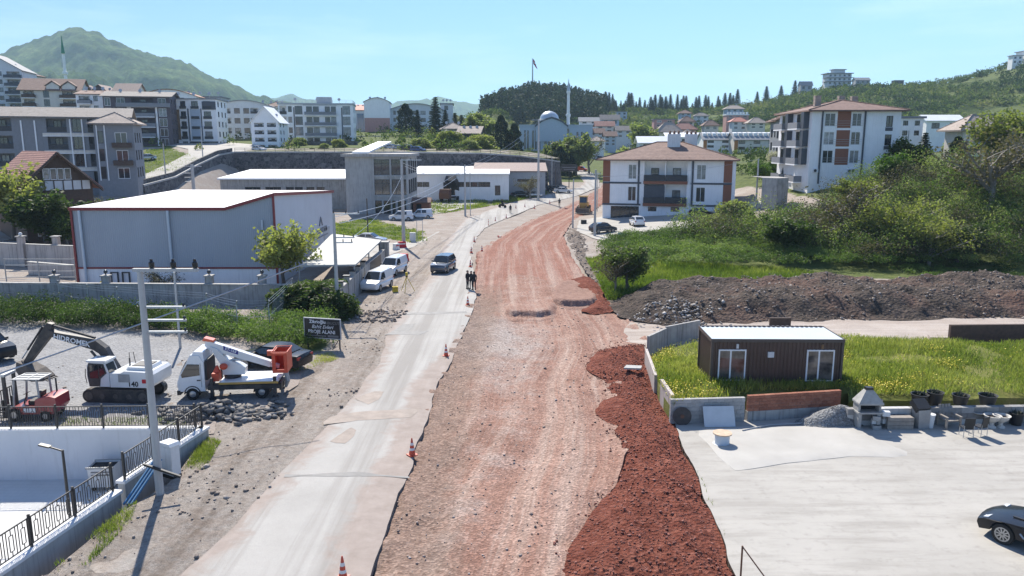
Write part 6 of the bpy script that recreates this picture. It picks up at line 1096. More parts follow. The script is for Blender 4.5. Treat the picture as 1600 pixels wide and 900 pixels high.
def motorcycle(label, px, py, rz):
    P = GT(px, py); r = thing('motorcycle', label, 'motorcycle', (P[0], P[1], P[2]+.04), R(rz))
    for x in (-.65, .65): MB().lathe([(.2, -.04), (.3, -.05), (.3, .05), (.2, .04)], n=16, M=Matrix.Translation((x, 0, .3)) @ Matrix.Rotation(math.pi/2, 4, 'X')).build('wheel', 'tyre', r)
    PR(r, 'body', 'paint_graphite', [(-.35, .35), (.4, .35), (.75, .75), (.3, .8), (.1, .78), (-.2, .9), (-.42, .88)], -.13, .13, 30); MB().box(.0, .7, -.12, .12, .78, .86).build('seat', 'black_plastic', r); MB().tube([(-.65, 0, .3), (-.42, 0, .95)], .035, 6).build('fork', 'galv', r); MB().tube([(-.38, -.33, 1.0), (-.42, 0, .96), (-.38, .33, 1.0)], .02, 6).build('handlebar', 'black_plastic', r); MB().ball((-.5, 0, .85), .09, 8).build('headlight', 'lamp_glass', r); return r
m1 = motorcycle('motorcycle ridden along the lane past the green verge', 785, 325, 150); motorcycle('motorcycle parked against the pale retaining wall of the drive', 1197, 315, 60)
# ------------------------------------------------------------------ people: one skinned body each
def person(label, loc, rz, pose, top='cloth_dark', low='cloth_navy'):
    J = dict(pel=(0, 0, .95), sp=(0, 0, 1.15), ch=(0, 0, 1.36), nk=(0, -.01, 1.5), hd=(0, -.03, 1.62), tp=(0, -.02, 1.74), lh=(.1, 0, .9), lk=(.11, -.02, .5), la=(.11, .02, .09), lt=(.12, -.16, .04), rh=(-.1, 0, .9), rk=(-.11, -.02, .5), ra=(-.11, .02, .09), rt=(-.12, -.16, .04), ls=(.19, 0, 1.4), le=(.25, .02, 1.13), lw=(.24, -.08, .9), rs=(-.19, 0, 1.4), re=(-.25, .02, 1.13), rw=(-.24, -.08, .9)); J.update(pose)
    rad = dict(pel=.15, sp=.135, ch=.16, nk=.06, hd=.1, tp=.07, lh=.1, lk=.068, la=.05, lt=.042, ls=.075, le=.05, lw=.036); ks = list(J); E = [('pel', 'sp'), ('sp', 'ch'), ('ch', 'nk'), ('nk', 'hd'), ('hd', 'tp')]+[(a, b) for s in 'lr' for a, b in (('pel', s+'h'), (s+'h', s+'k'), (s+'k', s+'a'), (s+'a', s+'t'), ('ch', s+'s'), (s+'s', s+'e'), (s+'e', s+'w'))]
    me = bpy.data.meshes.new('person'); me.from_pydata([J[k] for k in ks], [(ks.index(a), ks.index(b)) for a, b in E], []); o = obj('person', me, None, loc, rz); tag(o, label, 'person')
    md = o.modifiers.new('skin', 'SKIN'); sv = me.skin_vertices[0].data
    for i, k in enumerate(ks):
        kk = k if k in rad else 'l'+k[1:]; sv[i].radius = (rad[kk], rad[kk]*.85); sv[i].use_root = (k == 'pel')
    o.modifiers.new('sub', 'SUBSURF').levels = 1; o.modifiers['sub'].render_levels = 2; me.materials.append(MATS[top])
    hd = Vector(J['hd']); f = MB(); f.ball(hd+Vector((0, -.012, -.005)), .098, 12, 1.15); hh = f.build('head', 'skin', o, 60); MB().ball(hd+Vector((0, .02, .035)), .108, 12, 1.).build('hair', 'hair', o, 60)
    ft = MB(); ft.cbox(hd+Vector((0, -.115, -.015)), (.025, .03, .045)); ft.cbox(hd+Vector((0, -.103, -.055)), (.045, .015, .012)); ft.build('nose', 'skin', hh)
    for s in 'lr':
        w = Vector(J[s+'w']); e = Vector(J[s+'e']); d = (w-e).normalized(); h = MB(); h.tube([w, w+d*.09], [.035, .04], 8)
        sd = Vector((1, 0, 0)) if s == 'l' else Vector((-1, 0, 0))
        for i in range(4): p = w+d*.085+sd*(i-1.5)*.018; L = (.065, .075, .072, .055)[i]; h.tube([p, p+d*L*.55, p+d*L+Vector((0, -.012, 0))], [.011, .01, .007], 5)
        h.tube([w+d*.02-sd*.03, w+d*.06-sd*.055, w+d*.09-sd*.06], [.013, .011, .008], 5); h.build('hand', 'skin', o)
        l = MB(); l.tube([Vector(J[s+'a'])+Vector((0, .06, -.04)), Vector(J[s+'t'])+Vector((0, -.05, 0))], [.05, .04], 8); l.build('shoe', 'hair', o)
    return o
person('person in black standing sideways at the head of the group on the lane', (*G(730.5, 452), .05), R(60), dict(le=(.24, -.06, 1.15), lw=(.1, -.22, 1.12)))
person('person in dark clothes between the two others on the lane', (*G(736.5, 453), .05), R(-20), dict(rw=(-.16, -.16, .92), lk=(.11, -.06, .5)))
person('person in dark clothes turned away from the two others on the lane', (*G(741, 454), .05), R(200), dict(le=(.27, -.02, 1.14), lw=(.12, -.17, 1.02)))
person('person walking alone on the far lane', GT(874, 324-1), R(170), dict(la=(.11, -.2, .09), lt=(.12, -.38, .06), ra=(-.11, .26, .1), rt=(-.12, .1, .04), lk=(.11, -.16, .5)))
person('person in black standing among the cones on the lane', GT(797.5, 334), R(20), {})
person('rider seated on the motorcycle on the lane', (m1.location.x+.1*math.cos(R(150)), m1.location.y+.1*math.sin(R(150)), m1.location.z+.02), R(150-90), dict(lh=(.12, -.05, .92), rh=(-.12, -.05, .92), lk=(.2, -.4, .72), rk=(-.2, -.4, .72), la=(.2, -.2, .33), ra=(-.2, -.2, .33), lt=(.2, -.38, .3), rt=(-.2, -.38, .3), lw=(.26, -.5, 1.05), rw=(-.26, -.5, 1.05), le=(.28, -.22, 1.12), re=(-.28, -.22, 1.12)))
# ------------------------------------------------------------------ road furniture
def cone_proto():
    r = thing('traffic_cone', 'x', 'traffic cone', group='orange cones along the works', sc=.85); MB().box(-.22, .22, -.22, .22, 0, .05).build('base', 'cone_orange', r)
    MB().lathe([(.17, .05), (.03, .92), (.02, .93)], n=14).build('body', 'cone_orange', r, 50)
    for z0, z1 in ((.28, .4), (.55, .68)): f = lambda z: .174-.14*(z-.05)/.87; MB().lathe([(f(z0), z0), (f(z1), z1)], n=14).build('reflective_band', 'cone_white', r, 50)
    return r
cp = cone_proto(); CONES = [(536, 905, 'nearest orange cone at the bottom edge of the picture'), (644, 711, 'second nearest orange cone on the broken road edge'), (697, 556, 'orange cone on the road edge level with the notice board'), (731, 477, 'orange cone just in front of the three standing people'), (735, 417, 'orange cone just behind the three standing people'), (736.5, 395, 'orange cone beside the pale broken slab'), (741, 378, 'orange cone at the start of the road bend'), (753, 393, 'small cone on the edge of the red earth at the bend'), (774, 346, 'orange cone past the striped post in the bend'), (791, 341, 'orange cone between the bend and the lone standing person'), (806, 326, 'orange cone beyond the lone standing person'), (820, 324, 'cone by the small heap on the far lane'), (835, 326, 'cone past the small heap on the far lane'), (859, 318, 'farthest cone beside the grey verge')]
for i, (a, b, lb) in enumerate(CONES):
    P = G3(a, b, .03) if b > 350 else GT(a, b)
    o = cp if i == 0 else dup(cp, lb, P); o.location = P; o['label'] = lb; o.rotation_euler = (0, 0, i*.7)
fc = dup(cp, 'red cone lying on its side on the red earth', (*G(779, 372, -.1), .1)); fc.rotation_euler = (R(82), 0, R(40))
P = GT(763, 353); r = thing('delineator_post', 'slim red and white striped post in the road bend', 'post', P); MB().lathe([(.16, 0), (.16, .05), (.05, .06), (.05, 1.1)], n=10).build('post', 'cone_orange', r); [MB().lathe([(.054, z), (.054, z+.15)], n=10).build('band', 'cone_white', r) for z in (.4, .8)]
def barrier(label, px, py, rz, m):
    r = thing('road_barrier', label, 'barrier', G3(px, py, .03), R(rz), 'plastic road barriers'); PR(r, 'body', m, [(-.6, 0), (.6, 0), (.6, .18), (.52, .28), (.5, .8), (-.5, .8), (-.52, .28), (-.6, .18)], -.2, .2, 20); MB().box(-.4, .4, -.21, .21, .45, .6).build('band', 'cone_white' if m == 'barrier_red' else 'barrier_red', r)
barrier('red plastic barrier behind the others near the concrete pole', 628, 387, 25, 'barrier_red'); barrier('white plastic barrier beside the red ones', 619, 390, 70, 'cone_white'); barrier('single red barrier toppled beside the white vans', 631, 407, -10, 'barrier_red')
def tripod():
    P = G3(636, 456, .03); r = thing('survey_tripod', 'yellow surveying tripod on the shoulder by the white vans', 'tripod', P)
    for k in range(3): t = k*2.09+.4; MB().tube([(0, 0, 1.45), (.75*math.cos(t), .75*math.sin(t), 0)], [.035, .025], 6).build('leg', 'yellow_case', r)
    MB().lathe([(.12, 1.42), (.12, 1.5), (.06, 1.52)], n=12).build('head', 'black_plastic', r); MB().box(-.1, .1, -.1, .1, 1.52, 1.82).build('instrument', 'yellow_case', r)
    P = G3(617.5, 456, .03); c = thing('instrument_case', 'yellow instrument case standing beside the surveying tripod', 'case', P, .3); MB().box(-.25, .25, -.18, .18, 0, .5).build('shell', 'yellow_case', c); MB().box(-.26, .26, -.19, .19, .3, .33).build('seam', 'black_plastic', c); MB().tube([(-.1, 0, .5), (-.1, 0, .56), (.1, 0, .56), (.1, 0, .5)], .015, 5).build('handle', 'black_plastic', c)
tripod()
# ------------------------------------------------------------------ poles and wires
def pole(label, px, pyb, pyt, arms=(), r0=.17, r1=.1, m='pole_concrete', name='utility_pole', P=None, ins=(), lean=0.):
    P = P or (G3(px, pyb, 0) if pyb > 345 else GT(px, pyb)); Y = P[1]; H = ZAT(pyt, Y)-P[2]; r = thing(name, label, 'pole', P); MB().tube([(0, 0, -.4), (lean*.5, 0, H*.5), (lean, 0, H)], [r0, (r0+r1)/2, r1], 10).build('shaft', m, r, 60)
    for z, x0, x1 in arms: a = MB().box(x0, x1, -.05, .05, -.05, .05).build('crossarm', 'galv', r, loc=(lean, -.0, H+z)); [MB().lathe([(.03, 0), (.06, .04), (.03, .1), (.05, .16), (.02, .22)], (x, 0, .05), 8).build('insulator', 'insulator', a) for x in (x0+.08, (x0+x1)/2, x1-.08)]
    return r, H, P
r, H, P0 = pole('tall pale concrete pole in front with long side arms and three black insulators', 250, 771, 424, r0=.16, r1=.11)
POLE0 = (P0, H)
for z, x0, x1, in ((.05, -.25, 2.15), ): 
    a = MB().box(x0, x1, -.09, .09, -.06, .06).build('crossarm', 'pole_concrete', r, loc=(0, 0, H+z))
    for x in (.45, 1.25, 2.05): MB().lathe([(.05, 0), (.1, .04), (.1, .22), (.05, .29), (.08, .32), (.03, .36)], (x, 0, .06), 10).build('insulator', 'insulator', a)
for z in (-1.35, -1.85, -2.3): MB().box(.1, 1.55, -.04, .04, -.04, .04).build('crossarm', 'galv', r, loc=(.02, 0, H+z)); MB().lathe([(.03, 0), (.06, .05), (.03, .12)], (1.5, 0, H+z+.04), 8).build('insulator', 'insulator', r)
MB().box(-.55, .9, -.05, .05, -.04, .04).build('low_bracket', 'black_metal', r, loc=(.1, -.2, 1.1)).rotation_euler = (0, .35, 0)
pole('thin grey steel pole with a slanted stay in the park strip behind', 282, 545, 425, r0=.09, r1=.07, m='galv')
a, b, c = pole('slim pale concrete pole behind the notice board', 528, 492, 333, [(-.05, -.1, 2.0), (-1.9, -.1, 1.55), (-2.3, -.1, 1.4)], r0=.17, r1=.1); POLE1 = (c, b)
a, b, c = pole('tall concrete pole at the grass corner before the office block', 631, 386, 250, [(.0, -.2, 2.6)], r0=.26, r1=.16); POLE2 = (c, b)
pole('dark wooden pole standing in the grass beside the warehouse', 575, 365, 310, r0=.11, r1=.08, m='pole_wood')
a, b, c = pole('pale pole on the stone verge before the tipped truck', 727, 337, 257, [(-.3, -.9, .9)], r0=.2, r1=.13); POLE3 = (c, b)
pole('thin metal lamp pole beside the stone verge pole', 735, 336, 262, r0=.08, r1=.06, m='galv')
a, b, c = pole('tall pale pole by the cars at the factory corner', 841, 314, 186, [(-.2, -1.5, 1.5)], r0=.3, r1=.18); POLE4 = (c, b)
pole('narrow grey pole at the left edge of the parked grey hatchback', 895, 357, 280, r0=.14, r1=.1); pole('thicker pale pole right beside the grey hatchback', 929, 372, 265, [(-.6, -.7, .7)], r0=.2, r1=.13); pole('thin pole before the corner of the white block', 933, 330, 268, r0=.1, r1=.08)
pole('pale pole on the drive below the retaining wall', 1181, 323, 248, r0=.17, r1=.11); pole('pale pole beside the dark firs right of the flats', 1414, 270, 204, r0=.17, r1=.1); pole('grey pole on the grassy slope by the hill street', 259, 277, 224, r0=.16, r1=.1); pole('pole beside the shop windows of the panelled flats', 317, 246, 200, r0=.13, r1=.1)
pole('far pole at the bend beside the signboard', 862, 300, 245, r0=.14, r1=.1); pole('thin far pole left of the signboard', 868, 298, 262, r0=.1, r1=.08, m='pole_wood')
P = (XAT(304, 130), 130, 1.5); a, b, c = pole('transformer pole with a ladder frame showing above the warehouse roof', 304, 0, 257, [(-.3, -1.2, 1.6)], P=P, r0=.32, r1=.24); [MB().box(-1.35, -.3, -.25, .25, b-1.5-k*.7, b-1.4-k*.7).build('platform', 'metal_grey', a) for k in range(3)]
def wire(label, A, B, sag, rad=.02):
    A, B = Vector(A), Vector(B); pts = [A+(B-A)*t-Vector((0, 0, sag*4*t*(1-t))) for t in [i/16 for i in range(17)]]
    o = MB().tube(pts, rad, 4).build('overhead_wire', 'galv'); tag(o, label, 'wire')
wire('pale cable running from the steel pole down to the lower left edge', (P0[0]+2.8, P0[1]+12, P0[2]+7.2), (-26., 28., 2.6), .1, .035)
T1 = (POLE1[0][0], POLE1[0][1], POLE1[1]); 0 and wire('thin cable', (T1[0]+1.5, T1[1], T1[2]-2.2), (P0[0]+1.5, P0[1], POLE0[1]-2.3), .7, .018)
wire('thin cable from the notice board pole to the grass corner pole', (T1[0]+1.5, T1[1], T1[2]-1.8), (POLE2[0][0], POLE2[0][1], POLE2[1]-2), .9, .02)
for i, (A, B) in enumerate(((POLE1, POLE3), (POLE2, POLE3), (POLE3, POLE4))): [wire('thin sagging cable, %s of two, between %s' % (('upper', 'lower')[j], ('the notice board pole and the stone verge pole', 'the grass corner pole and the stone verge pole', 'the stone verge pole and the factory corner pole')[i]), (A[0][0]+.4*j, A[0][1], A[0][2]+A[1]-.3-.5*j), (B[0][0]+.4*j, B[0][1], B[0][2]+B[1]-.4-.5*j), 1.2, .025) for j in (0, 1)]
wire('thin cable crossing before the white block balconies', (XAT(930, 118), 118, 8.5), (XAT(1181, 125), 125, 11), .6, .015)
# lamp post in the court
def lamp_post():
    P = (*G(112, 829, COURT_Z), COURT_Z); Y = P[1]; H = ZAT(703, Y)-P[2]; r = thing('lamp_post', 'slim black lamp post standing in the sunken court', 'lamp post', P); MB().tube([(0, 0, 0), (0, 0, H)], [.07, .05], 8).build('pole', 'black_metal', r); MB().tube([(0, 0, H-.05), (-.5, 0, H+.12)], .035, 6).build('arm', 'black_metal', r); MB().cbox((-.68, 0, H+.18), (.42, .2, .06), 0, 0, .25).build('lamp_head', 'black_metal', r); MB().lathe([(.14, 0), (.14, .04)], n=10).build('base_plate', 'black_metal', r)
lamp_post()
def board():
    Y0 = G(530, 551)[1]; r = thing('notice_board', 'black notice board with white lettering on steel legs by the bushes', 'notice board', (XAT(473, Y0+1.4), Y0+1.4, 0), R(-14)); w = (XAT(533, Y0)-XAT(473, Y0))*1.04; z1, z0 = ZAT(497, Y0+1.4), ZAT(526, Y0+1.4)
    MB().box(0, w, 0, .05, z0, z1).build('panel', 'sign_black', r); f = MB(); t = .06; f.box(-t, 0, -.02, .07, z0-t, z1+t); f.box(w, w+t, -.02, .07, z0-t, z1+t); f.box(0, w, -.02, .07, z1, z1+t); f.box(0, w, -.02, .07, z0-t, z0); f.build('frame', 'rail_light', r); h = z1-z0
    text('Zikrioğlu', .31, r, 'print_white', XZ(w*.37, -.008, z0+h*.84), bold=.006); text('ANBUCUT', .26, r, 'print_grey', XZ(w*.76, -.008, z0+h*.8)); text('Bahit Evleri', .34, r, 'print_white', XZ(w*.5, -.008, z0+h*.58), shear=.35); text('PROJE ALANI', .34, r, 'print_white', XZ(w*.48, -.008, z0+h*.31), bold=.004); MB().box(w*.03, w*.6, -.012, 0, z0+h*.07, z0+h*.13).build('strip', 'print_grey', r); MB().box(w*.65, w*.95, -.012, 0, z0+h*.05, z0+h*.16).build('strip', 'print_grey', r)
    for x in (.15, w-.1): MB().box(x-.04, x+.04, .05, .12, -.1, z0).build('leg', 'black_metal', r); MB().tube([(x, .08, z0), (x-.35, -.3, 0)], .025, 5).build('brace', 'black_metal', r)
board()
def dumpster():
    P = (*G(166, 762, COURT_Z), COURT_Z); r = thing('waste_container', 'pale waste container with dark open top in the sunken court', 'waste container', P, R(4)); q = MB(); w, d, h = 1.1, .85, 1.15
    q.add([(-w*.46, -d*.46, .2), (w*.46, -d*.46, .2), (w*.46, d*.46, .2), (-w*.46, d*.46, .2), (-w/2, -d/2, h), (w/2, -d/2, h), (w/2, d/2, h), (-w/2, d/2, h)], [(3, 2, 1, 0), (0, 1, 5, 4), (1, 2, 6, 5), (2, 3, 7, 6), (3, 0, 4, 7)]); q.build('bin', 'cabinet_white', r); MB().box(-w*.47, w*.47, -d*.47, d*.47, h-.12, h-.08).build('contents', 'dark_inside', r); f = MB(); f.box(-w/2-.05, w/2+.05, -d/2-.05, -d/2, h-.05, h+.03); f.box(-w/2-.05, w/2+.05, d/2, d/2+.05, h-.05, h+.03); f.build('rim', 'metal_grey', r)
    for x in (-.4, .4):
        for y in (-.3, .3): MB().tube([(x, y-.03, .1), (x, y+.03, .1)], .1, 10).build('wheel', 'tyre', r)
    for z in (.9, .76): MB().box(-.4, .4, -d/2-.01, -d/2+.05, z, z+.06).build('faded_print', 'print_grey', r)
dumpster()
def cabinet():
    P = G3(265, 745, .02); r = thing('electrical_cabinet', 'white electrical cabinet beside the front pole', 'cabinet', (P[0], P[1]+.2, .0), R(-30)); MB().box(-.35, .35, -.2, .2, 0, 1.35).build('body', 'cabinet_white', r); MB().prism([(-.4, 1.35), (.4, 1.35), (.3, 1.47), (-.3, 1.47)], -.25, .25).build('top', 'cabinet_white', r); MB().box(-.31, -.01, -.215, -.2, .12, 1.28).build('door', 'cabinet_white', r); MB().box(.01, .31, -.215, -.2, .12, 1.28).build('door', 'cabinet_white', r); MB().box(-.36, .36, -.21, .21, -.05, .1).build('plinth', 'print_black', r)
    P = G3(645, 378, .02); r = thing('electrical_cabinet', 'small grey meter cabinet at the grass corner pole', 'cabinet', P); MB().box(-.4, .4, -.2, .2, 0, 1.3).build('body', 'cabinet_white', r); MB().box(-.3, .3, -.22, -.2, .2, 1.2).build('door', 'cabinet_white', r)
    r = thing('pipe_frame', 'thin white metal frame standing beside the meter cabinet', 'frame', (P[0]+.6, P[1], 0)); MB().tube([(0, 0, 0), (0, 0, 3), (.8, 0, 3), (.8, 0, 0)], .04, 5).build('hoop', 'rail_light', r)
cabinet()
def roadside_board():
    P = GT(889, 293); r = thing('roadside_board', 'small dark signboard on a post above the far lane', 'signboard', P); MB().tube([(0, 0, 0), (0, 0, 5.)], .12, 6).build('post', 'black_metal', r); MB().box(-2.1, 2.1, -.1, .1, 4.2, 6.).build('panel', 'sign_black', r); MB().box(-1.8, 1.8, -.12, -.1, 5.1, 5.3).build('strip', 'print_grey', r); MB().box(-1.4, 1.4, -.12, -.1, 4.6, 4.8).build('strip', 'print_grey', r)
roadside_board()
# ------------------------------------------------------------------ court walls and railings
def poly_wall(name, label, pts, th, z0, z1, m, cat='wall', cap=None, cap_m=None, parent=None):
    q = MB(); c = MB()
    for a, b in zip(pts[:-1], pts[1:]):
        a, b = Vector(a[:2]), Vector(b[:2]); d = (b-a).normalized(); n = Vector((-d.y, d.x))*th/2; P = [(a+n), (b+n), (b-n), (a-n)]; q.slab([tuple(p) for p in P], z0, z1)
        if cap: n2 = n*1.35; c.slab([tuple(p) for p in (a+n2-d*.05, b+n2+d*.05, b-n2+d*.05, a-n2-d*.05)], z1+.002, z1+cap)
    o = q.build(name, m, parent); 
    if parent is None: tag(o, label, cat)
    if cap: c.build('coping', cap_m or m, o)
    return o
poly_wall('court_back_wall', 'long white wall at the back of the sunken court', [court_c, court_w], .3, COURT_Z-.3, CW-.12, 'court_wall', cap=.12)
poly_wall('court_side_wall', 'low block wall with pale coping along the road side of the court', [(court_c[0]+.1, court_c[1]+.1), court_m], .3, COURT_Z-.3, CW-.12, 'bare_concrete', cap=.12, cap_m='court_wall')
poly_wall('court_front_wall', 'lower part of the roadside court wall nearest the camera', [(court_m[0]-.02, court_m[1]-.35), court_n], .34, COURT_Z-.3, CW-.34, 'bare_concrete', cap=.12, cap_m='court_wall')
def railing(label, A, B, z, bay=2.1, H=1.05):
    A, B = Vector(A[:2]), Vector(B[:2]); L = (B-A).length; n = max(1, round(L/bay)); d = (B-A)/n; r = thing('railing', label, 'railing', (A.x, A.y, z), math.atan2(d.y, d.x)); bl = d.length
    pm = MB().box(-.035, .035, -.035, .035, 0, H+.1).mesh('post', 'black_metal'); q = MB(); s = .022
    q.box(.035, bl-.035, -.018, .018, H-.04, H); q.box(.035, bl-.035, -.018, .018, .08, .115); k = max(3, int(bl/.42)); cw = (bl-.07)/k
    for i in range(k):
        x = .035+cw*i
        for f in (.12, .88): q.box(x+cw*f-s/2, x+cw*f+s/2, -.011, .011, .115, H-.04)
        q.box(x+cw*.34-s/2, x+cw*.34+s/2, -.011, .011, .28, .8); q.box(x+cw*.66-s/2, x+cw*.66+s/2, -.011, .011, .28, .8); q.box(x+cw*.34, x+cw*.66, -.01, .01, .28-s, .28); q.box(x+cw*.34, x+cw*.66, -.01, .01, .8, .8+s); q.box(x+cw*.5-s/2, x+cw*.5+s/2, -.011, .011, .82, H-.04); q.box(x+cw*.5-s/2, x+cw*.5+s/2, -.011, .011, .115, .26)
    bm_ = q.mesh('panel', 'black_metal')
    for i in range(n+1):
        obj('post', pm, r, (bl*i, 0, 0))
        if i < n: obj('panel', bm_, r, (bl*i, 0, 0))
railing('black patterned railing along the white back wall of the court', (court_c[0]-.3, court_c[1]-.02), (court_w[0]+8, court_w[1]+.2), CW+.005); railing('black patterned railing on the upper roadside wall of the court', court_c, (court_m[0]+.1, court_m[1]+.1), CW+.005); railing('black patterned railing on the lower roadside wall nearest the camera', (court_m[0]-.1, court_m[1]-.45), court_n, CW-.215)
for i in range(3): o = MB().tube([(court_m[0]+.9+i*.13, court_m[1]+1.0, .95), (court_m[0]+.5+i*.14, court_m[1]-.9, -.05)], .05, 6).build('plastic_pipe', 'pipe_blue'); tag(o, 'blue plastic pipe leaning on the court wall by the pole, %s of three' % ('leftmost', 'middle', 'rightmost')[i], 'pipe', 'blue pipes leaning on the court wall')
# ------------------------------------------------------------------ walls round the warehouse yard, park strip and fence
def yard_wall():
    Y = G(200, 474)[1]; pts = [(XAT(-60, Y), Y), (XAT(470, Y-1), Y-1.)]; w = poly_wall('yard_wall', 'stained concrete wall in front of the warehouse', pts, .3, -.2, 1.75, 'stained_concrete', cap=.1)
    for i, px in enumerate((82, 163, 325, 408)): P = (XAT(px, Y), Y-.05, 0); r = thing('gate_pillar', 'concrete pillar with a ball lamp, %s along the warehouse wall' % ('first', 'second', 'third', 'fourth')[i], 'pillar', P); MB().box(-.28, .28, -.28, .28, -.1, 2.35).build('shaft', 'stained_concrete', r); MB().box(-.36, .36, -.36, .36, 2.35, 2.47).build('cap', 'stained_concrete', r); MB().tube([(0, 0, 2.47), (0, 0, 2.6)], .05, 6).build('lamp_neck', 'black_metal', r); MB().ball((0, 0, 2.75), .17, 12).build('ball_lamp', 'lamp_dark', r, 60)
    # wall with openings along the van parking
    A, B = (XAT(527, 60.5), 60.5), (XAT(571, 74), 74.); poly_wall('roadside_wall', 'stained block wall along the shoulder behind the white vans', [A, B, (XAT(598, 84), 84.)], .3, -.2, 1.9, 'stained_concrete', cap=.1)
    d = Vector((B[0]-A[0], B[1]-A[1])).normalized(); L = math.hypot(B[0]-A[0], B[1]-A[1])
    for i in range(5): p = Vector(A)+d*L*(i+.3)/5; r = thing('wall_pillar', 'pillar with dark cap on the roadside wall, %s from the palm' % ('first', 'second', 'third', 'fourth', 'fifth')[i], 'pillar', (p.x, p.y, 0), math.atan2(d.y, d.x)); MB().box(-.22, .22, -.22, .22, -.1, 2.4).build('shaft', 'stained_concrete', r); MB().box(-.28, .28, -.28, .28, 2.4, 2.5).build('cap', 'black_metal', r)
    r = thing('gate', 'dark sliding gate between the wall pillars behind the vans', 'gate', (XAT(573, 75), 75.2, 0), math.atan2(10, XAT(598, 84)-XAT(573, 75))); MB().box(0, 6, -.24, -.17, .1, 1.9).build('leaf', 'black_metal', r); MB().box(0, 6, -.26, -.15, 1.9, 1.98).build('top_rail', 'galv', r)
    r = thing('gate_pillar', 'square stone gate pillar at the corner above the vans', 'pillar', (XAT(599, 85), 85, 0)); MB().box(-.5, .5, -.5, .5, 0, 2.6).build('shaft', 'stained_concrete', r); MB().box(-.6, .6, -.6, .6, 2.6, 2.75).build('cap', 'stained_concrete', r)
    r = thing('lamp_pillar', 'low white pillar with a ball lamp in the forecourt', 'pillar', (XAT(546, 84), 84, 0)); MB().box(-.25, .25, -.25, .25, 0, 1.2).build('shaft', 'wall_cream', r); MB().ball((0, 0, 1.42), .2, 12).build('ball_lamp', 'lamp_dark', r, 60)
    # sloping walls by the dark car on the left
    for z0, y0, y1, x0, x1, lb in ((1.2, 86, 83, -20, 113, 'upper stained wall in front of the dark car'), (0., 79.5, 77, 40, 113, 'lower stained wall beside the warehouse corner')): a = (XAT(x0, y0), y0); b = (XAT(x1, y1), y1); poly_wall('garden_wall', lb, [a, b], .35, -.3, z0+1.25, 'wall_stain_pink', cap=.08, cap_m='stained_concrete')
    for px, lb in ((31, 'pillar with white ball on the upper stained wall'), (86, 'plain capped pillar on the upper stained wall')): Y = 84.5; r = thing('wall_pillar', lb, 'pillar', (XAT(px, Y), Y, 1)); MB().box(-.3, .3, -.3, .3, -1, 2.3).build('shaft', 'wall_stain_pink', r); MB().box(-.42, .42, -.42, .42, 2.3, 2.42).build('cap', 'stained_concrete', r); (MB().ball((0, 0, 2.62), .2, 12).build('ball', 'cabinet_white', r, 60) if px < 50 else None)
    r = thing('bar_gate', 'grey barred gate at the end of the stained wall', 'gate', (XAT(2, 75), 75, 0)); [MB().box(0, 7, -.03, .03, z, z+.06).build('bar', 'metal_grey', r) for z in (.4, 1., 1.6, 2.2)]; [MB().box(x, x+.08, -.04, .04, 0, 2.3).build('upright', 'metal_grey', r) for x in (0, 3.3, 6.9)]
    r = thing('hydrant', 'yellow standpipe in front of the warehouse wall', 'hydrant', (XAT(161, 65), 64.3, 0)); MB().lathe([(.14, 0), (.14, 1.5), (.2, 1.55), (.2, 1.75), (.05, 1.95)], n=10).build('barrel', 'yellow_case', r); MB().tube([(-.4, 0, 1.1), (.4, 0, 1.1)], .11, 8).build('outlet', 'yellow_case', r)
mat('lamp_dark', (.05, .05, .055), rough=.2); mat('wall_stain_pink', (.45, .4, .37), var=.12, scale=1., streak=.8, bump=.3); yard_wall()
PARK_P = [G(*p) for p in [(-80, 472), (0, 474), (200, 474), (460, 478), (470, 490), (440, 502), (330, 496), (200, 486), (0, 482), (-80, 482)]]
sheet('park_strip', 'bare trodden strip between the warehouse wall and the hedge', PARK_P, 'shoulder_dirt', lambda x, y, e: .03+.03*fbm(x, y, 2, 3), res=.9, jit=.2)
def fence():
    r = thing('wire_fence', 'chain link fence with barbed wire on thin posts above the hedge', 'fence', (0, 0, 0)); pts = [(G(p, q)) for p, q in ((0, 478), (95, 482), (140, 489), (186, 494), (325, 506), (372, 520), (422, 519), (458, 478))]
    for (x, y) in pts: MB().tube([(x, y, -.1), (x, y, 2.1), (x+.12, y-.18, 2.4)], .04, 6).build('post', 'galv', r)
    for z in (.4, 1.2, 2.0, 2.2, 2.38):
        q = MB()
        for a, b in zip(pts[:-1], pts[1:]): q.tube([(a[0], a[1], z), ((a[0]+b[0])/2, (a[1]+b[1])/2, z-.06), (b[0], b[1], z)], .012, 4)
        q.build('wire', 'galv', r)
    q = MB()
    for a, b in zip(pts[3:-1], pts[4:]):
        L = math.hypot(b[0]-a[0], b[1]-a[1]); n = int(L/.32); f = lambda t, z: (a[0]+(b[0]-a[0])*t, a[1]+(b[1]-a[1])*t, z)
        for i in range(n): q.tube([f(i/n, .1), f(min(1, (i+5)/n), 2.)], .005, 3, False); q.tube([f(i/n, 2.), f(min(1, (i+5)/n), .1)], .005, 3, False)
    m = q.build('mesh_wire', 'galv', r); m['kind'] = 'stuff'
fence()
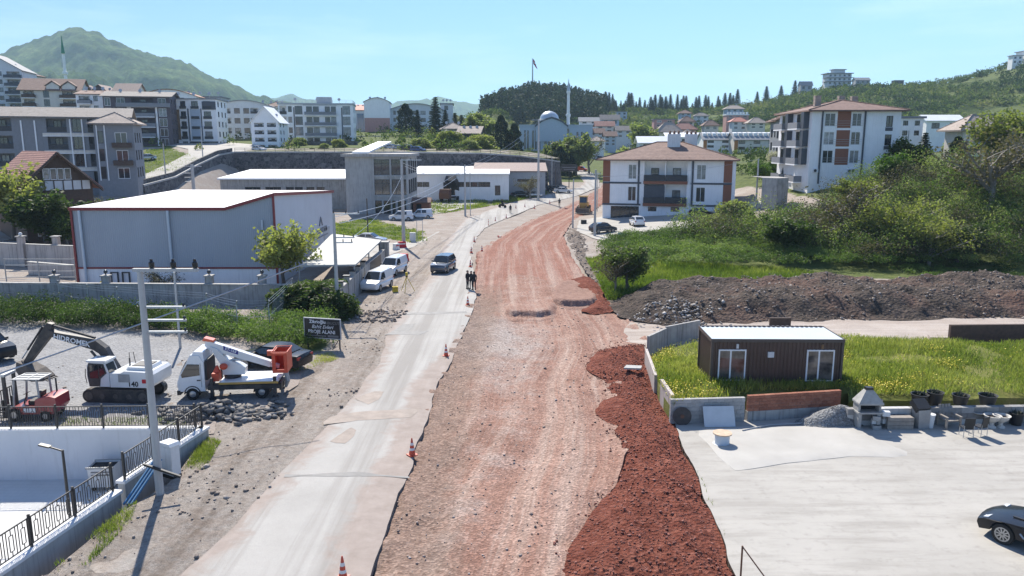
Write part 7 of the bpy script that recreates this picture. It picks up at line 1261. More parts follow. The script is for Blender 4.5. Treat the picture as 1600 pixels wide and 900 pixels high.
def park_bits():
    for i, px in enumerate((161, 173, 185)):
        o = MB().lathe([(.32, 0), (.45, .02), (.5, .14), (.45, .26), (.3, .26)], n=16).build('painted_tyre', 'tyre_white'); P = G(px, 478+i*1.2); o.location = (*P, .05); tag(o, 'whitewashed old tyre in the park strip, %s of the three' % ('leftmost', 'middle', 'rightmost')[i], 'tyre', 'three painted tyres in a row')
    for lb, a, b in (('blue tarpaulin strip spread at the end of the hedge', (38, 474), (62, 480)), ('second blue sheet lying beside the picnic table', (196, 489), (216, 486))):
        A, B = G(*a), G(*b); q = MB(); n = 10
        for i in range(n+1):
            for j in range(4): u, v = i/n, j/3; q.v.append((A[0]+(B[0]-A[0])*u+.2*math.sin(j*2+i), A[1]+(B[1]-A[1])*u+v*1.1, .25+.18*math.sin(i*1.3+j*2)+.25*v))
        q.f = [(i*4+j, (i+1)*4+j, (i+1)*4+j+1, i*4+j+1) for i in range(n) for j in range(3)]; o = q.build('tarpaulin', 'tarp_blue'); o.modifiers.new('s', 'SOLIDIFY').thickness = .02; tag(o, lb, 'tarpaulin')
    P = G3(263, 495, .03); r = thing('picnic_table', 'small pale topped picnic table behind the front pole', 'table', P, .1); MB().box(-.85, .85, -.45, .45, .72, .78).build('table_top', 'wall_cream', r); [MB().box(x-.04, x+.04, y-.04, y+.04, 0, .72).build('leg', 'black_metal', r) for x in (-.7, .7) for y in (-.35, .35)]; [MB().box(-.8, .8, y-.13, y+.13, .4, .45).build('bench', 'pipe_blue', r) for y in (-.75, .75)]
mat('tyre_white', (.55, .5, .47), var=.15); park_bits()
# ------------------------------------------------------------------ container cabin
def cabin():
    x0, y0 = G(1110, 598, MZ); w = XAT(1318, y0)-x0; d = 2.9; h = ZAT(533, y0)-MZ; r = thing('container_cabin', 'brown ribbed container cabin with pale flat roof in the meadow', 'cabin', (x0, y0, MZ), R(-1)); q = MB()
    def ribs(L, M):
        n = int(L/.2); pts = []
        for i in range(n): x = L*i/n; s = L/n; pts += [(x, 0), (x+s*.4, 0), (x+s*.5, .03), (x+s*.9, .03)]
        pts += [(L, 0)]
        for a, b in zip(pts[:-1], pts[1:]): q.add([(a[0], a[1], 0), (b[0], b[1], 0), (b[0], b[1], h), (a[0], a[1], h)], [(0, 1, 2, 3)], M)
    for s, L in (('F', w), ('L', d), ('R', d), ('B', w)): ribs(L, fac_M(s, w, d))
    q.build('wall', 'cabin_brown', r)
    f = MB(); 
    for x in (0, w):
        for y in (0, d): f.box(x-.06, x+.06, y-.06, y+.06, -.15, h+.02)
    f.build('corner_post', 'cabin_trim', r)['kind'] = 'stuff'
    rf = MB().box(-.04, w+.04, -.04, d+.04, h+.02, h+.1).build('roof', 'cabin_roof', r); e = MB(); e.box(-.08, w+.08, -.08, -.041, h-.04, h+.14); e.box(-.08, -.041, -.04, d+.04, h-.04, h+.14); e.box(w+.041, w+.08, -.04, d+.04, h-.04, h+.14); e.box(-.08, w+.08, d+.041, d+.08, h-.04, h+.14); e.build('roof_edge', 'cabin_trim', rf); t = MB()
    for i in range(26): x = w*(i+.5)/26; t.box(x-.07, x+.07, d-.1, d+.04, h+.1, h+.17)
    t.build('roof_rib', 'cabin_trim', rf); MB().box(-.05, w+.05, -.05, d+.05, -.15, .0).build('sill', 'cabin_trim', r)
    for a, b in ((1125, 1168), (1263, 1306)):
        u0, u1 = XAT(a, y0)-x0, XAT(b, y0)-x0; z0, z1 = .12, h-.45; ww, hh = u1-u0, z1-z0; g = MB(); k = .07; g.box(0, k, -.05, .06, 0, hh); g.box(ww-k, ww, -.05, .06, 0, hh); g.box(k, ww-k, -.05, .06, 0, k); g.box(k, ww-k, -.05, .06, hh-k, hh); g.box(ww*.44-.04, ww*.44+.04, -.052, .058, k, hh-k); dr = g.build('sliding_door', 'frame_white', r, loc=(u0, 0, z0))
        for p, q2 in ((k, ww*.44-.04), (ww*.44+.04, ww-k)): MB().box(p, q2, -.035, -.03, k, hh-k).build('pane', 'cabin_glass', dr)
    MB().box(0, .32, -.06, .03, 0, .3).build('vent_fan', 'cabinet_white', r, loc=(w*.43, 0, h*.62)); MB().box(0, .12, -.06, .03, 0, .24).build('wall_lamp', 'cabinet_white', r, loc=(w*.185, 0, h*.83)); MB().box(0, .12, -.06, .03, 0, .24).build('wall_lamp', 'clad_wood', r, loc=(w*.835, 0, h*.83))
mat('cabin_brown', (.075, .045, .035), var=.18, scale=1., rough=.5, streak=.25); mat('cabin_trim', (.07, .055, .05), var=.2, rough=.5); mat('cabin_roof', (.5, .56, .62), var=.05, scale=.5, rough=.45)
s = NT('cabin_glass'); s.fin(s.ramp(s.noise(1.1, 3), [(.35, (.02, .02, .022)), (.6, (.14, .12, .11))]), .06, spec=.8)
cabin()
mat('brick_mortar', (.3, .26, .23))
s = NT('stone_mixed'); c = s.ramp(s.rand(), [(0., (.16, .155, .15)), (.35, (.24, .235, .23)), (.62, (.3, .295, .285)), (.63, (.55, .55, .54)), (.82, (.6, .6, .59)), (.83, (.2, .195, .19)), (1., (.28, .27, .265))], 'CONSTANT'); s.fin(s.mix(.3, c, s.ramp(s.noise(4, 7, .7), [(.3, (.12, .12, .115)), (.7, (.45, .44, .43))])), .92)
# ------------------------------------------------------------------ block and brick walls of the meadow
def coursed(name, label, A, B, z0, rows, bw, bh, th, m, mortar, bot=0., jag=.0, seed=3, cat='wall'):
    A, B = Vector(A[:2]), Vector(B[:2]); L = (B-A).length; ang = math.atan2((B-A).y, (B-A).x); r = thing(name, label, cat, (A.x, A.y, z0), ang); rn = random.Random(seed); g = .012
    n = round(L/bw); bw = L/n; H = rows*bh; bk = MB().box(.01, L-.01, .02, th-.02, 0, H-.02-(bh if jag else 0)); bk.build('mortar', mortar, r)
    if bot: MB().box(-.02, L+.02, -.03, th+.03, -bot, -.003).build('footing', 'stained_concrete', r)
    me = MB().box(0, bw-g, 0, th, 0, bh-g).mesh('block', m); mh = MB().box(0, bw/2-g, 0, th, 0, bh-g).mesh('block', m); nm = 'brick' if 'brick' in m else 'block'
    for j in range(rows):
        off = (j % 2)*bw/2
        for i in range(n + (1 if off else 0)):
            if jag and j == rows-1 and rn.random() < jag: continue
            x = i*bw-off; me_ = me
            if x < -.01: x = 0; me_ = mh
            elif x+bw > L+.01: me_ = mh
            o = obj(nm, me_, r, (x+rn.uniform(-.003, .003), rn.uniform(-.008, .008), j*bh))
    return r
yb = G(1110, 662)[1]
bA, bB, bC = (XAT(1052, yb), yb), (XAT(1170, yb+.3), yb+.3), (XAT(1175, yb+.35), yb+.35); bD = (XAT(1322, yb+1.2), yb+1.2)
coursed('block_wall', 'grey concrete block wall behind the leaning board', bA, bB, .0, 6, .42, .205, .2, 'block_grey', 'stained_concrete'); coursed('brick_wall', 'red hollow brick wall on a pale footing before the cabin', bC, bD, .5, 5, .3, .16, .2, 'brick_red', 'brick_mortar', bot=.5, jag=.25)
for lb, a, b, zt0 in (('leaning pale slab wall at the corner beside the red soil', (1033, 628), (1050, 655), 1.), ('white slab wall section further up beside the red soil', (1009, 568), (1024, 612), .7), ('low curved grey wall behind the cabin corner', (1012, 552), (1040, 538), .9), ('grey wall running to the back of the cabin', (1040, 538), (1092, 527), 1.)):
    A, B = G(*a), G(*b); q = poly_wall('slab_wall', lb, [A, B], .16, -.2, zt0+.25, 'wall_stain_pink' if 'slab' in lb else 'stained_concrete')
A, B = G(1482, 532, .2), G(1900, 528, .2); poly_wall('boundary_wall', 'low dark brown wall at the far edge of the meadow', [A, B], .25, 0, 1.3, 'timber_dark')
A, B = G(1205, 520), G(1238, 520); poly_wall('dark_curb', 'short dark wall piece showing behind the cabin roof', [(A[0], A[1]+.5), (B[0], B[1]+.5)], .2, 0, 1., 'timber_dark')
yw = G(1400, 668)[1]
coursed('planter_wall', 'low wall of mixed stone blocks edging the yard below the meadow', (XAT(1335, yw), yw+.1), (XAT(1345, yw)+14, yw+.7), 0, 3, .62, .3, .3, 'stone_mixed', 'stained_concrete', seed=5)
# things along the yard edge
def yard_things():
    P = G3(1128, 694, .04); r = thing('cable_reel', 'cable drum with pale round wooden top on the concrete yard', 'cable drum', P, sc=.82); MB().lathe([(.5, 0), (.5, .05)], n=24).build('bottom_disc', 'cabinet_white', r); MB().lathe([(.4, .05), (.4, .62)], n=24).build('drum', 'cabin_roof', r, 40); MB().lathe([(.52, .62), (.52, .68)], n=24).build('top_disc', 'timber_pale', r)
    o = MB().box(-.75, .75, -.03, .03, 0, 1.).build('leaning_board', 'panel_grey'); o.location = (XAT(1133, yb-.7), yb-.55, .04); o.rotation_euler = (R(-28), 0, R(2)); tag(o, 'pale grey rectangular board leaning on the block wall', 'board')
    r = thing('round_grate', 'round dark rusted disc leaning on the block wall', 'disc', (XAT(1072, yb-.3), yb-.12, .42)); MB().lathe([(.1, -.03), (.45, -.03), (.45, .03), (.1, .03)], n=26, M=Matrix.Rotation(R(78), 4, 'X'), cap=False).build('disc', 'rust_dark', r); MB().lathe([(.02, -.05), (.1, -.05), (.1, .05), (.02, .05)], n=14, M=Matrix.Rotation(R(78), 4, 'X')).build('hub', 'rust', r)
    # barbecue
    P = G3(1352, 667, .03); r = thing('barbecue', 'stone barbecue with tapered grey hood at the end of the brick wall', 'barbecue', (P[0], P[1]-.05, .03), sc=.82); [MB().box(x-.1, x+.1, -.35, .4, 0, .95).build('leg_wall', 'block_grey_plain', r) for x in (-.55, .55)]; MB().box(-.45, .45, .3, .4, 0, .95).build('back', 'block_grey_plain', r); MB().box(-.72, .72, -.45, .42, .95, 1.05).build('worktop', 'block_grey_plain', r); MB().box(-.55, .55, .2, .4, 1.05, 1.55).build('hearth_back', 'dark_inside', r)
    for x in (-.6, .6): MB().box(x-.06, x+.06, -.3, .4, 1.05, 1.5).build('cheek', 'block_grey_plain', r)
    q = MB(); q.add([(-.72, -.48, 1.5), (.72, -.48, 1.5), (.72, .45, 1.5), (-.72, .45, 1.5), (-.72, -.48, 1.6), (.72, -.48, 1.6), (.72, .45, 1.6), (-.72, .45, 1.6), (-.22, -.12, 2.3), (.22, -.12, 2.3), (.22, .2, 2.3), (-.22, .2, 2.3)], [(0, 1, 5, 4), (1, 2, 6, 5), (2, 3, 7, 6), (3, 0, 4, 7), (4, 5, 9, 8), (5, 6, 10, 9), (6, 7, 11, 10), (7, 4, 8, 11), (3, 2, 1, 0)]); q.build('hood', 'block_grey_plain', r); MB().box(-.2, .2, -.1, .18, 2.3, 2.45).build('flue', 'black_metal', r)
    def pot(label, px, py, z, rr, hh, m='black_plastic', plant=True, prof=None, dz=0.):
        P = G3(px, py, z)
        if z > .3: P = (XAT(px, yw+1.1), yw+1.1, z-.12); z = P[2]
        r = thing('plant_pot', label, 'plant pot', (P[0], P[1], z)); pr = prof or [(rr*.75, 0), (rr, hh*.95), (rr*1.08, hh), (rr*.95, hh), (rr*.85, hh*.85)]; MB().lathe(pr, n=16).build('pot', m, r, 40); MB().lathe([(.01, hh*.84), (rr*.86, hh*.85)], n=14).build('soil', 'dark_soil', r)
        if plant:
            q = MB(); rn = random.Random(px)
            for i in range(34): t = rn.uniform(0, 6.3); e = rn.uniform(.15, 1.) ; p = Vector((rn.uniform(-.5, .5)*rr, rn.uniform(-.5, .5)*rr, hh*.85)); d = Vector((math.cos(t)*e, math.sin(t)*e, 1)).normalized()*rn.uniform(.15, .38); s_ = d.cross(Vector((0, 0, 1))).normalized()*.035; q.add([p-s_, p+s_, p+d], [(0, 1, 2)])
            q.build('leaves', 'leaf_dark_pot', r)
    pot('black pot with dark twigs nearest the wooden armchair', 1446, 641, MZ+.05, .4, .55); pot('large black pot with dark plant behind the armchair', 1470, 636, MZ+.05, .38, .65); pot('black pot with plant in the middle of the meadow edge', 1511, 636, MZ+.05, .38, .5); pot('wide black pot with plant further along the meadow edge', 1554, 634, MZ+.05, .42, .5); pot('black pot tipped beside the barbecue', 1375, 640, MZ-.2, .36, .5, plant=False); pot('black tub standing on the yard at the picture edge', 1587, 664, .03, .3, .62)
    for lb, px in (('white stone bowl on a foot, first of two', 1549), ('white stone bowl on a foot, second of two', 1563)): pot(lb, px, 668, .03, .34, .62, 'stone_bowl', False, [(.2, 0), (.2, .06), (.1, .14), (.1, .26), (.3, .42), (.36, .6), (.4, .62), (.33, .62), (.28, .5)])
    pot('white round dish on a stand behind the two black chairs', 1527, 662, .03, .3, .6, 'stone_bowl', False, [(.2, 0), (.06, .08), (.06, .45), (.28, .55), (.32, .6), (.26, .6), (.2, .56)])
    P = G3(1452, 668, .03); r = thing('bucket', 'white plastic bucket beside the dark bin', 'bucket', P); MB().lathe([(.16, 0), (.21, .62), (.23, .64), (.23, .68), (.19, .68)], n=18).build('shell', 'cabinet_white', r, 40); MB().lathe([(.01, .66), (.2, .665)], n=16).build('lid', 'cabinet_white', r)
    P = G3(1437, 668, .03); r = thing('litter_bin', 'tall dark square bin with tilted lid beside the bucket', 'bin', P, .2); MB().prism([(-.27, 0), (.27, 0), (.33, .95), (-.33, .95)], -.25, .25).build('shell', 'metal_grey', r); MB().cbox((-.05, .05, 1.1), (.7, .6, .3), 0, R(35)).build('lid', 'black_plastic', r)
    P = G3(1403, 669, .03); r = thing('timber_crate', 'low boarded timber crate next to the barbecue', 'crate', P); [MB().box(-.62, .62, -.22, -.19, .02+i*.2, .2+i*.2).build('board', 'timber_grey', r) for i in range(3)]; MB().box(-.6, .6, -.19, .2, .0, .6).build('box', 'timber_grey', r)
    P = G3(1373, 669, .03); r = thing('stone_pile', 'pale broken blocks stacked beside the barbecue', 'stone stack', P); rn = random.Random(4); [MB().cbox((rn.uniform(-.35, .35), rn.uniform(-.2, .2), .12+.22*k), (.34, .25, .22), rn.uniform(-.5, .5)).build('block', 'cabinet_white' if k % 2 else 'block_grey_plain', r) for k in range(4) for _ in range(1 if k > 2 else 2)]
    P = G3(1322, 655, .2); r = thing('stone_pile', 'heap of white rubble stones left of the barbecue', 'stone stack', P); [MB().cbox((rn.uniform(-.5, .4), rn.uniform(-.2, .2), .1+.16*(k//4)), (rn.uniform(.2, .35), .22, .2), rn.uniform(-1, 1), rn.uniform(-.3, .3)).build('stone', 'cabinet_white', r) for k in range(11)]
    P = G3(1481, 667, .03); r = thing('armchair', 'grey wooden garden armchair against the low wall', 'armchair', P, R(8)); MB().box(-.32, .32, -.3, .3, .36, .42).build('seat', 'timber_grey', r); [MB().cbox((-.24+i*.16, .33, .72), (.12, .04, .62), 0, R(-12)).build('back_slat', 'timber_grey', r) for i in range(4)]; [MB().box(x-.05, x+.05, -.4, .35, .58, .63).build('armrest', 'timber_grey', r) for x in (-.36, .36)]; [MB().box(x-.04, x+.04, y-.04, y+.04, 0, .58).build('leg', 'timber_grey', r) for x in (-.36, .36) for y in (-.34, .3)]
    for lb, px, py, rz in (('black chair with thin pale legs facing the low wall', 1509, 682, 175), ('second black chair turned aside next to the first', 1530, 680, 205)):
        P = G3(px, py, .03); r = thing('chair', lb, 'chair', P, R(rz)); MB().box(-.23, .23, -.22, .22, .43, .47).build('seat', 'black_plastic', r); MB().cbox((0, .23, .72), (.46, .03, .5), 0, R(-8)).build('backrest', 'black_plastic', r); [MB().tube([(x, y, 0), (x*.95, y, .43 if y < 0 else .6)], .016, 6).build('leg', 'galv', r) for x in (-.22, .22) for y in (-.2, .22)]
    for lb, a, b in (('thin rusty iron post at the yard edge near the camera', (1157, 905), (1157, 853)), ): 
        P = G3(*a, 0.); H = ZAT(b[1], P[1]); r = thing('iron_post', lb, 'post', P); MB().tube([(0, 0, 0), (0, 0, H)], .03, 6).build('upright', 'rust', r); MB().tube([(0, 0, H-.02), (.85, -1.4, .1)], .022, 6).build('stay', 'rust', r)
    P = G3(988, 577, .35); o = MB().slab([(-.55, -.25), (.45, -.35), (.6, .2), (-.3, .35)], 0, .1).build('concrete_slab', 'bare_concrete'); o.location = (*P[:2], .42); tag(o, 'broken concrete slab lying on the dark red soil', 'slab')
    o = MB().slab([(-1.2, -.4), (.9, -.5), (1.2, .4), (-.9, .5)], 0, .16).build('concrete_slab', 'track_dirt'); o.location = (*G(1475, 531), .12); tag(o, 'red brown flat slab beside the low dark wall', 'slab')
    o = MB().tube([(*G(1160, 676), .1), (*G(1200, 668), .12), (*G(1240, 665), .1), (*G(1265, 664), .12)], .04, 6).build('hose', 'metal_grey'); tag(o, 'grey hose lying along the foot of the brick wall', 'hose')
    o = MB().box(-.45, .45, -.4, .4, 0, .7).build('dark_box', 'black_plastic'); o.location = GT(912, 350); tag(o, 'small black box beside the earth road near the grey hatchback', 'box')
    P = GT(973, 376); r = thing('info_panel', 'small blue white panel at the edge of the drive', 'panel', P); MB().cbox((0, 0, .6), (1.3, .06, 1.), 0, R(-20)).build('board', 'cabin_roof', r); MB().box(-.5, -.45, 0, .06, 0, .5).build('leg', 'galv', r); MB().box(.45, .5, 0, .06, 0, .5).build('leg', 'galv', r)
for n_, c_, k_ in (('timber_pale', (.5, .38, .27), dict(var=.2, scale=4)), ('panel_grey', (.46, .5, .53), dict(var=.08)), ('rust_dark', (.06, .05, .045), dict(var=.4, scale=5)), ('block_grey_plain', (.32, .315, .3), dict(var=.2, scale=3, bump=.3)), ('stone_bowl', (.52, .5, .46), dict(var=.15, streak=.3)), ('timber_grey', (.26, .23, .2), dict(var=.25, scale=4)), ('leaf_dark_pot', (.05, .055, .03), dict(var=.4))): mat(n_, c_, **k_)
yard_things()
# ------------------------------------------------------------------ leaves
def leaf_mat(name, stops, rough=.6, trans=.35, tone=False, spec=.25):
    s = NT(name); f = s.attr('tone') if tone else s.math('ADD', s.math('MULTIPLY', s.rand(), .35), s.math('MULTIPLY', s.noise(.9, 4, .7), .65))
    if tone: f = s.math('ADD', f, s.math('MULTIPLY', s.math('SUBTRACT', s.noise(2.2, 4, .7), .5), .35))
    c = s.ramp(f, stops); s.fin(c, rough, spec=spec); t = s.n('ShaderNodeBsdfTranslucent'); s.l(s.mix(1., c, (1.05, 1.25, .6), 'MULTIPLY'), t.inputs[0]); m = s.n('ShaderNodeMixShader'); m.inputs[0].default_value = trans; s.l(s.b.outputs[0], m.inputs[1]); s.l(t.outputs[0], m.inputs[2]); s.l(m.outputs[0], s.out.inputs[0])
leaf_mat('leaf_spring', [(.25, (.14, .16, .045)), (.5, (.23, .24, .075)), (.75, (.33, .32, .12))], trans=.5); leaf_mat('leaf_green', [(.25, (.045, .07, .02)), (.5, (.08, .115, .032)), (.75, (.135, .17, .055))], trans=.42); leaf_mat('leaf_bright', [(.25, (.06, .11, .02)), (.5, (.1, .17, .03)), (.75, (.16, .23, .05))]); leaf_mat('leaf_dark', [(.25, (.01, .018, .01)), (.5, (.02, .032, .015)), (.75, (.035, .05, .022))], trans=.12); leaf_mat('leaf_poplar', [(.25, (.15, .17, .07)), (.5, (.23, .25, .1)), (.75, (.32, .33, .15))], trans=.5); leaf_mat('leaf_blossom', [(.25, (.3, .27, .24)), (.6, (.45, .42, .39)), (.8, (.55, .53, .5))]); leaf_mat('leaf_brown', [(.25, (.075, .06, .04)), (.6, (.13, .11, .065)), (.8, (.17, .16, .08))])
leaf_mat('scrub', [(.0, (.07, .06, .045)), (.2, (.13, .112, .08)), (.35, (.045, .057, .024)), (.5, (.08, .12, .036)), (.7, (.135, .19, .055)), (.85, (.22, .27, .085)), (1., (.31, .33, .14))], tone=True, trans=.45)
leaf_mat('bramble', [(.1, (.045, .07, .02)), (.4, (.09, .14, .035)), (.7, (.16, .22, .06)), (1., (.26, .31, .11))], tone=True, trans=.4); leaf_mat('grass', [(.0, (.1, .15, .028)), (.3, (.17, .21, .045)), (.55, (.31, .32, .09)), (.8, (.41, .39, .15)), (1., (.48, .42, .22))], tone=True, trans=.45)
leaf_mat('woods', [(.0, (.03, .05, .02)), (.35, (.07, .1, .035)), (.65, (.14, .17, .06)), (.85, (.21, .215, .09)), (1., (.26, .23, .14))], tone=True, trans=.4, spec=.05); leaf_mat('fir', [(.0, (.018, .03, .02)), (.5, (.038, .058, .034)), (1., (.07, .095, .05))], tone=True, trans=.15, spec=.05); mat('petal_yellow', (.62, .5, .03), var=.15, rough=.6)
mat('bark', (.1, .085, .07), var=.3, scale=6); mat('bark_grey', (.2, .185, .165), var=.25, scale=6)
def quads(P, size, rs, asp=.5, up=0., dirs=None):
    """one diamond leaf at every point"""
    n = len(P); N = rs.normal(size=(n, 3)); N[:, 2] += up; N /= np.linalg.norm(N, axis=1)[:, None]
    T = rs.normal(size=(n, 3)) if dirs is None else dirs; T -= N*(T*N).sum(1)[:, None]; T /= np.linalg.norm(T, axis=1)[:, None]+1e-9; B = np.cross(N, T)
    s = (np.asarray(size)*np.ones(n)*rs.uniform(.65, 1.35, n))[:, None]; V = np.stack([P-T*s*.5, P+B*s*asp*.5, P+T*s*.5, P-B*s*asp*.5], 1).reshape(-1, 3)
    return V, np.arange(4*n).reshape(n, 4)
PROTO = {}
def tree_meshes(kind, seed=1):
    if (kind, seed) in PROTO: return PROTO[(kind, seed)]
    rn = random.Random(seed*13+len(kind)); rs = np.random.RandomState(seed*7+len(kind)); tk = MB(); tips = []
    P = dict(spring=(.3, .42, 7, .2, 26, 'leaf_spring', .055), green=(.22, .45, 9, .42, 60, 'leaf_green', .06), bright=(.12, .5, 9, .5, 75, 'leaf_bright', .06), poplar=(.14, .3, 10, .75, 46, 'leaf_poplar', .06), blossom=(.25, .46, 9, .25, 42, 'leaf_blossom', .05), bare=(.2, .48, 10, .3, 9, 'leaf_brown', .05), twiggy=(.15, .5, 9, .3, 22, 'leaf_spring', .05)).get(kind)
    if P:
        tf, cr, nl, ux, nlv, lm, ls = P   # unit tree: height 1
        def limb(p, d, L, r, lev):
            n = 4; pts = [p]; q = Vector(p); dd = Vector(d)
            for i in range(n): dd = (dd+Vector((rn.gauss(0, .17), rn.gauss(0, .17), rn.gauss(.06, .1)))).normalized(); q = q+dd*L/n; pts.append(q.copy())
            tk.tube(pts, [r*(1-.7*i/n) for i in range(n+1)], 6 if lev == 0 else 4 if lev == 1 else 3, False)
            if lev >= 2: tips.extend(pts[1:]); return
            for i in range(5 if lev == 1 else 0):
                t = pts[1+i % n]; a = rn.uniform(0, 6.28); e = Vector((math.cos(a), math.sin(a), rn.uniform(-.1, .8))).normalized(); limb(t, (dd*.5+e*.8).normalized(), L*rn.uniform(.4, .65), r*.42, lev+1)
            tips.append(pts[-1])
        top = Vector((rn.uniform(-.03, .03), rn.uniform(-.03, .03), tf+.42)); tk.tube([(0, 0, -.03), (.01, 0, tf*.5), (top.x*.4, top.y*.4, tf), top], [.034, .026, .022, .006], 8, False)
        for i in range(nl):
            a = 6.28*i/nl+rn.uniform(-.3, .3); h = tf+.42*(i/nl)*rn.uniform(.6, 1.); el = rn.uniform(.25, .75)+ux*.9; d = Vector((math.cos(a), math.sin(a), el)).normalized(); limb((top.x*h, top.y*h, h), d, cr*rn.uniform(.75, 1.1)*(1.15-.4*i/nl), .014, 1)
        tips = [Vector((t.x*min(1, cr*1.15/max(.01, math.hypot(t.x, t.y))), t.y*min(1, cr*1.15/max(.01, math.hypot(t.x, t.y))), min(t.z, .99))) for t in tips]
        C = np.array([tuple(t) for t in tips]); pos = np.repeat(C, nlv*max(1, 260//len(C)) if len(C) < 260 else nlv, 0); pos = pos[rs.permutation(len(pos))[:7000]]; sg = .05 if kind != 'poplar' else .04; pos = pos+rs.normal(scale=sg, size=pos.shape); pos[:, 2] = np.maximum(pos[:, 2], tf*.55); V, F = quads(pos, ls*(1. if kind not in ('bare', 'twiggy') else .7), rs, .55, .3)
    elif kind == 'cypress':
        lm = 'fir'; n = 4200; z = rs.uniform(0, 1, n)**.85; r = .16*np.sqrt(np.clip(np.minimum((z+.02)*5, (1-z)*1.9), 0, 1))*rs.uniform(.75, 1.08, n)*(1+.18*np.sin(z*26+rs.uniform(0, 1))); a = rs.uniform(0, 6.28, n); r *= 1+.15*np.sin(a*3+z*9); pos = np.column_stack([r*np.cos(a), r*np.sin(a), .06+z*.94]); V, F = quads(pos, .045, rs, .4, .2, np.column_stack([np.cos(a)*.4, np.sin(a)*.4, np.ones(n)])); tk.tube([(0, 0, -.03), (0, 0, .85)], [.03, .005], 6, False)
    elif kind == 'conifer':
        lm = 'fir'; n = 3000; lay = rs.randint(0, 22, n); z = .1+.9*(lay/22)**.9; rmax = .2*(1-z)**.85+.012; a = rs.randint(0, 9, n)/9*6.28+lay*1.1+rs.normal(scale=.13, size=n); f = rs.uniform(.15, 1., n)**.7; r = rmax*f*(1+.25*np.sin(lay*2.3+a*2)); pos = np.column_stack([r*np.cos(a), r*np.sin(a), z-.09*f*(1-z)*1.2+.02]); V, F = quads(pos, .05, rs, .45, .8, np.column_stack([np.cos(a), np.sin(a), -.35*np.ones(n)])); tk.tube([(0, 0, -.03), (0, 0, .97)], [.02, .003], 6, False)
    elif kind == 'palm':
        lm = 'leaf_green'; Vs = []; tk.tube([(0, 0, -.03), (.02, 0, .35), (0, .02, .62)], [.07, .06, .065], 8, False); P_, D_ = [], []
        for i in range(26):
            a = i*2.4; el = rn.uniform(-.2, 1.1); L = rn.uniform(.38, .52)
            for j in range(34): t = (j//2+1)/17; x = L*t*math.cos(el*.6); z = .63+L*t*math.sin(el)-.34*t*t; sd = 1 if j % 2 else -1; P_.append((math.cos(a)*x-sd*math.sin(a)*.06*(1.1-t), math.sin(a)*x+sd*math.cos(a)*.06*(1.1-t), z-.03)); D_.append((math.cos(a)*.6-sd*math.sin(a), math.sin(a)*.6+sd*math.cos(a), -.35))
        V, F = quads(np.array(P_), .14, rs, .16, .6, np.array(D_))
    elif kind == 'shrub':
        lm = 'leaf_green'; n = 3200; d = rs.normal(size=(n, 3)); d /= np.linalg.norm(d, axis=1)[:, None]; d[:, 2] = np.abs(d[:, 2]); a = np.arctan2(d[:, 1], d[:, 0]); r = rs.uniform(.45, 1, n)**.5*(1+.25*np.sin(a*3+1)*np.cos(d[:, 2]*5)); pos = d*r[:, None]*np.array([.5, .5, .85]); pos[:, 2] += .06; V, F = quads(pos, .09, rs, .6, .4); [tk.tube([(0, 0, -.05), (math.cos(k)*.15, math.sin(k)*.15, .3), (math.cos(k)*.3, math.sin(k)*.3, .65)], [.02, .014, .006], 5, False) for k in (0, 1.3, 2.5, 3.9, 5.2)]
    tone = np.repeat(rs.uniform(0, 1, len(F)), 4) if lm == 'fir' else None
    cm = np_mesh('crown', V, F, lm, {'tone': tone} if tone is not None else None); tm = tk.mesh('trunk', 'bark_grey' if kind in ('bare', 'blossom', 'twiggy') else 'bark', 60); PROTO[(kind, seed)] = (tm, cm); return tm, cm
def tree(kind, label, px, pyb, hpx, Y=None, seed=1, wid=1., group=None, name=None, cat='tree', lm=None, z=None):
    """stands with its foot at pixel row pyb (or at depth Y on the ground), hpx tall in the picture"""
    if Y is None: P = GT(px, pyb) if z is None else G3(px, pyb, z)
    else: x = XAT(px, Y); P = (x, Y, float(zt(x, Y)) if z is None else z)
    H = hpx*P[1]/FPX; tm, cm = tree_meshes(kind, seed); nm = name or {'cypress': 'cypress_tree', 'conifer': 'fir_tree', 'palm': 'palm_tree', 'shrub': 'shrub'}.get(kind, 'broadleaf_tree'); r = thing(nm, label, cat, (P[0], P[1], P[2]-.1), (px*1.7) % 6.28, group, (H*wid, H*wid, H)); obj('trunk', tm, r); c = obj('crown', cm, r)
    if lm: c.material_slots[0].link = 'OBJECT'; c.material_slots[0].material = MATS[lm]
    return r
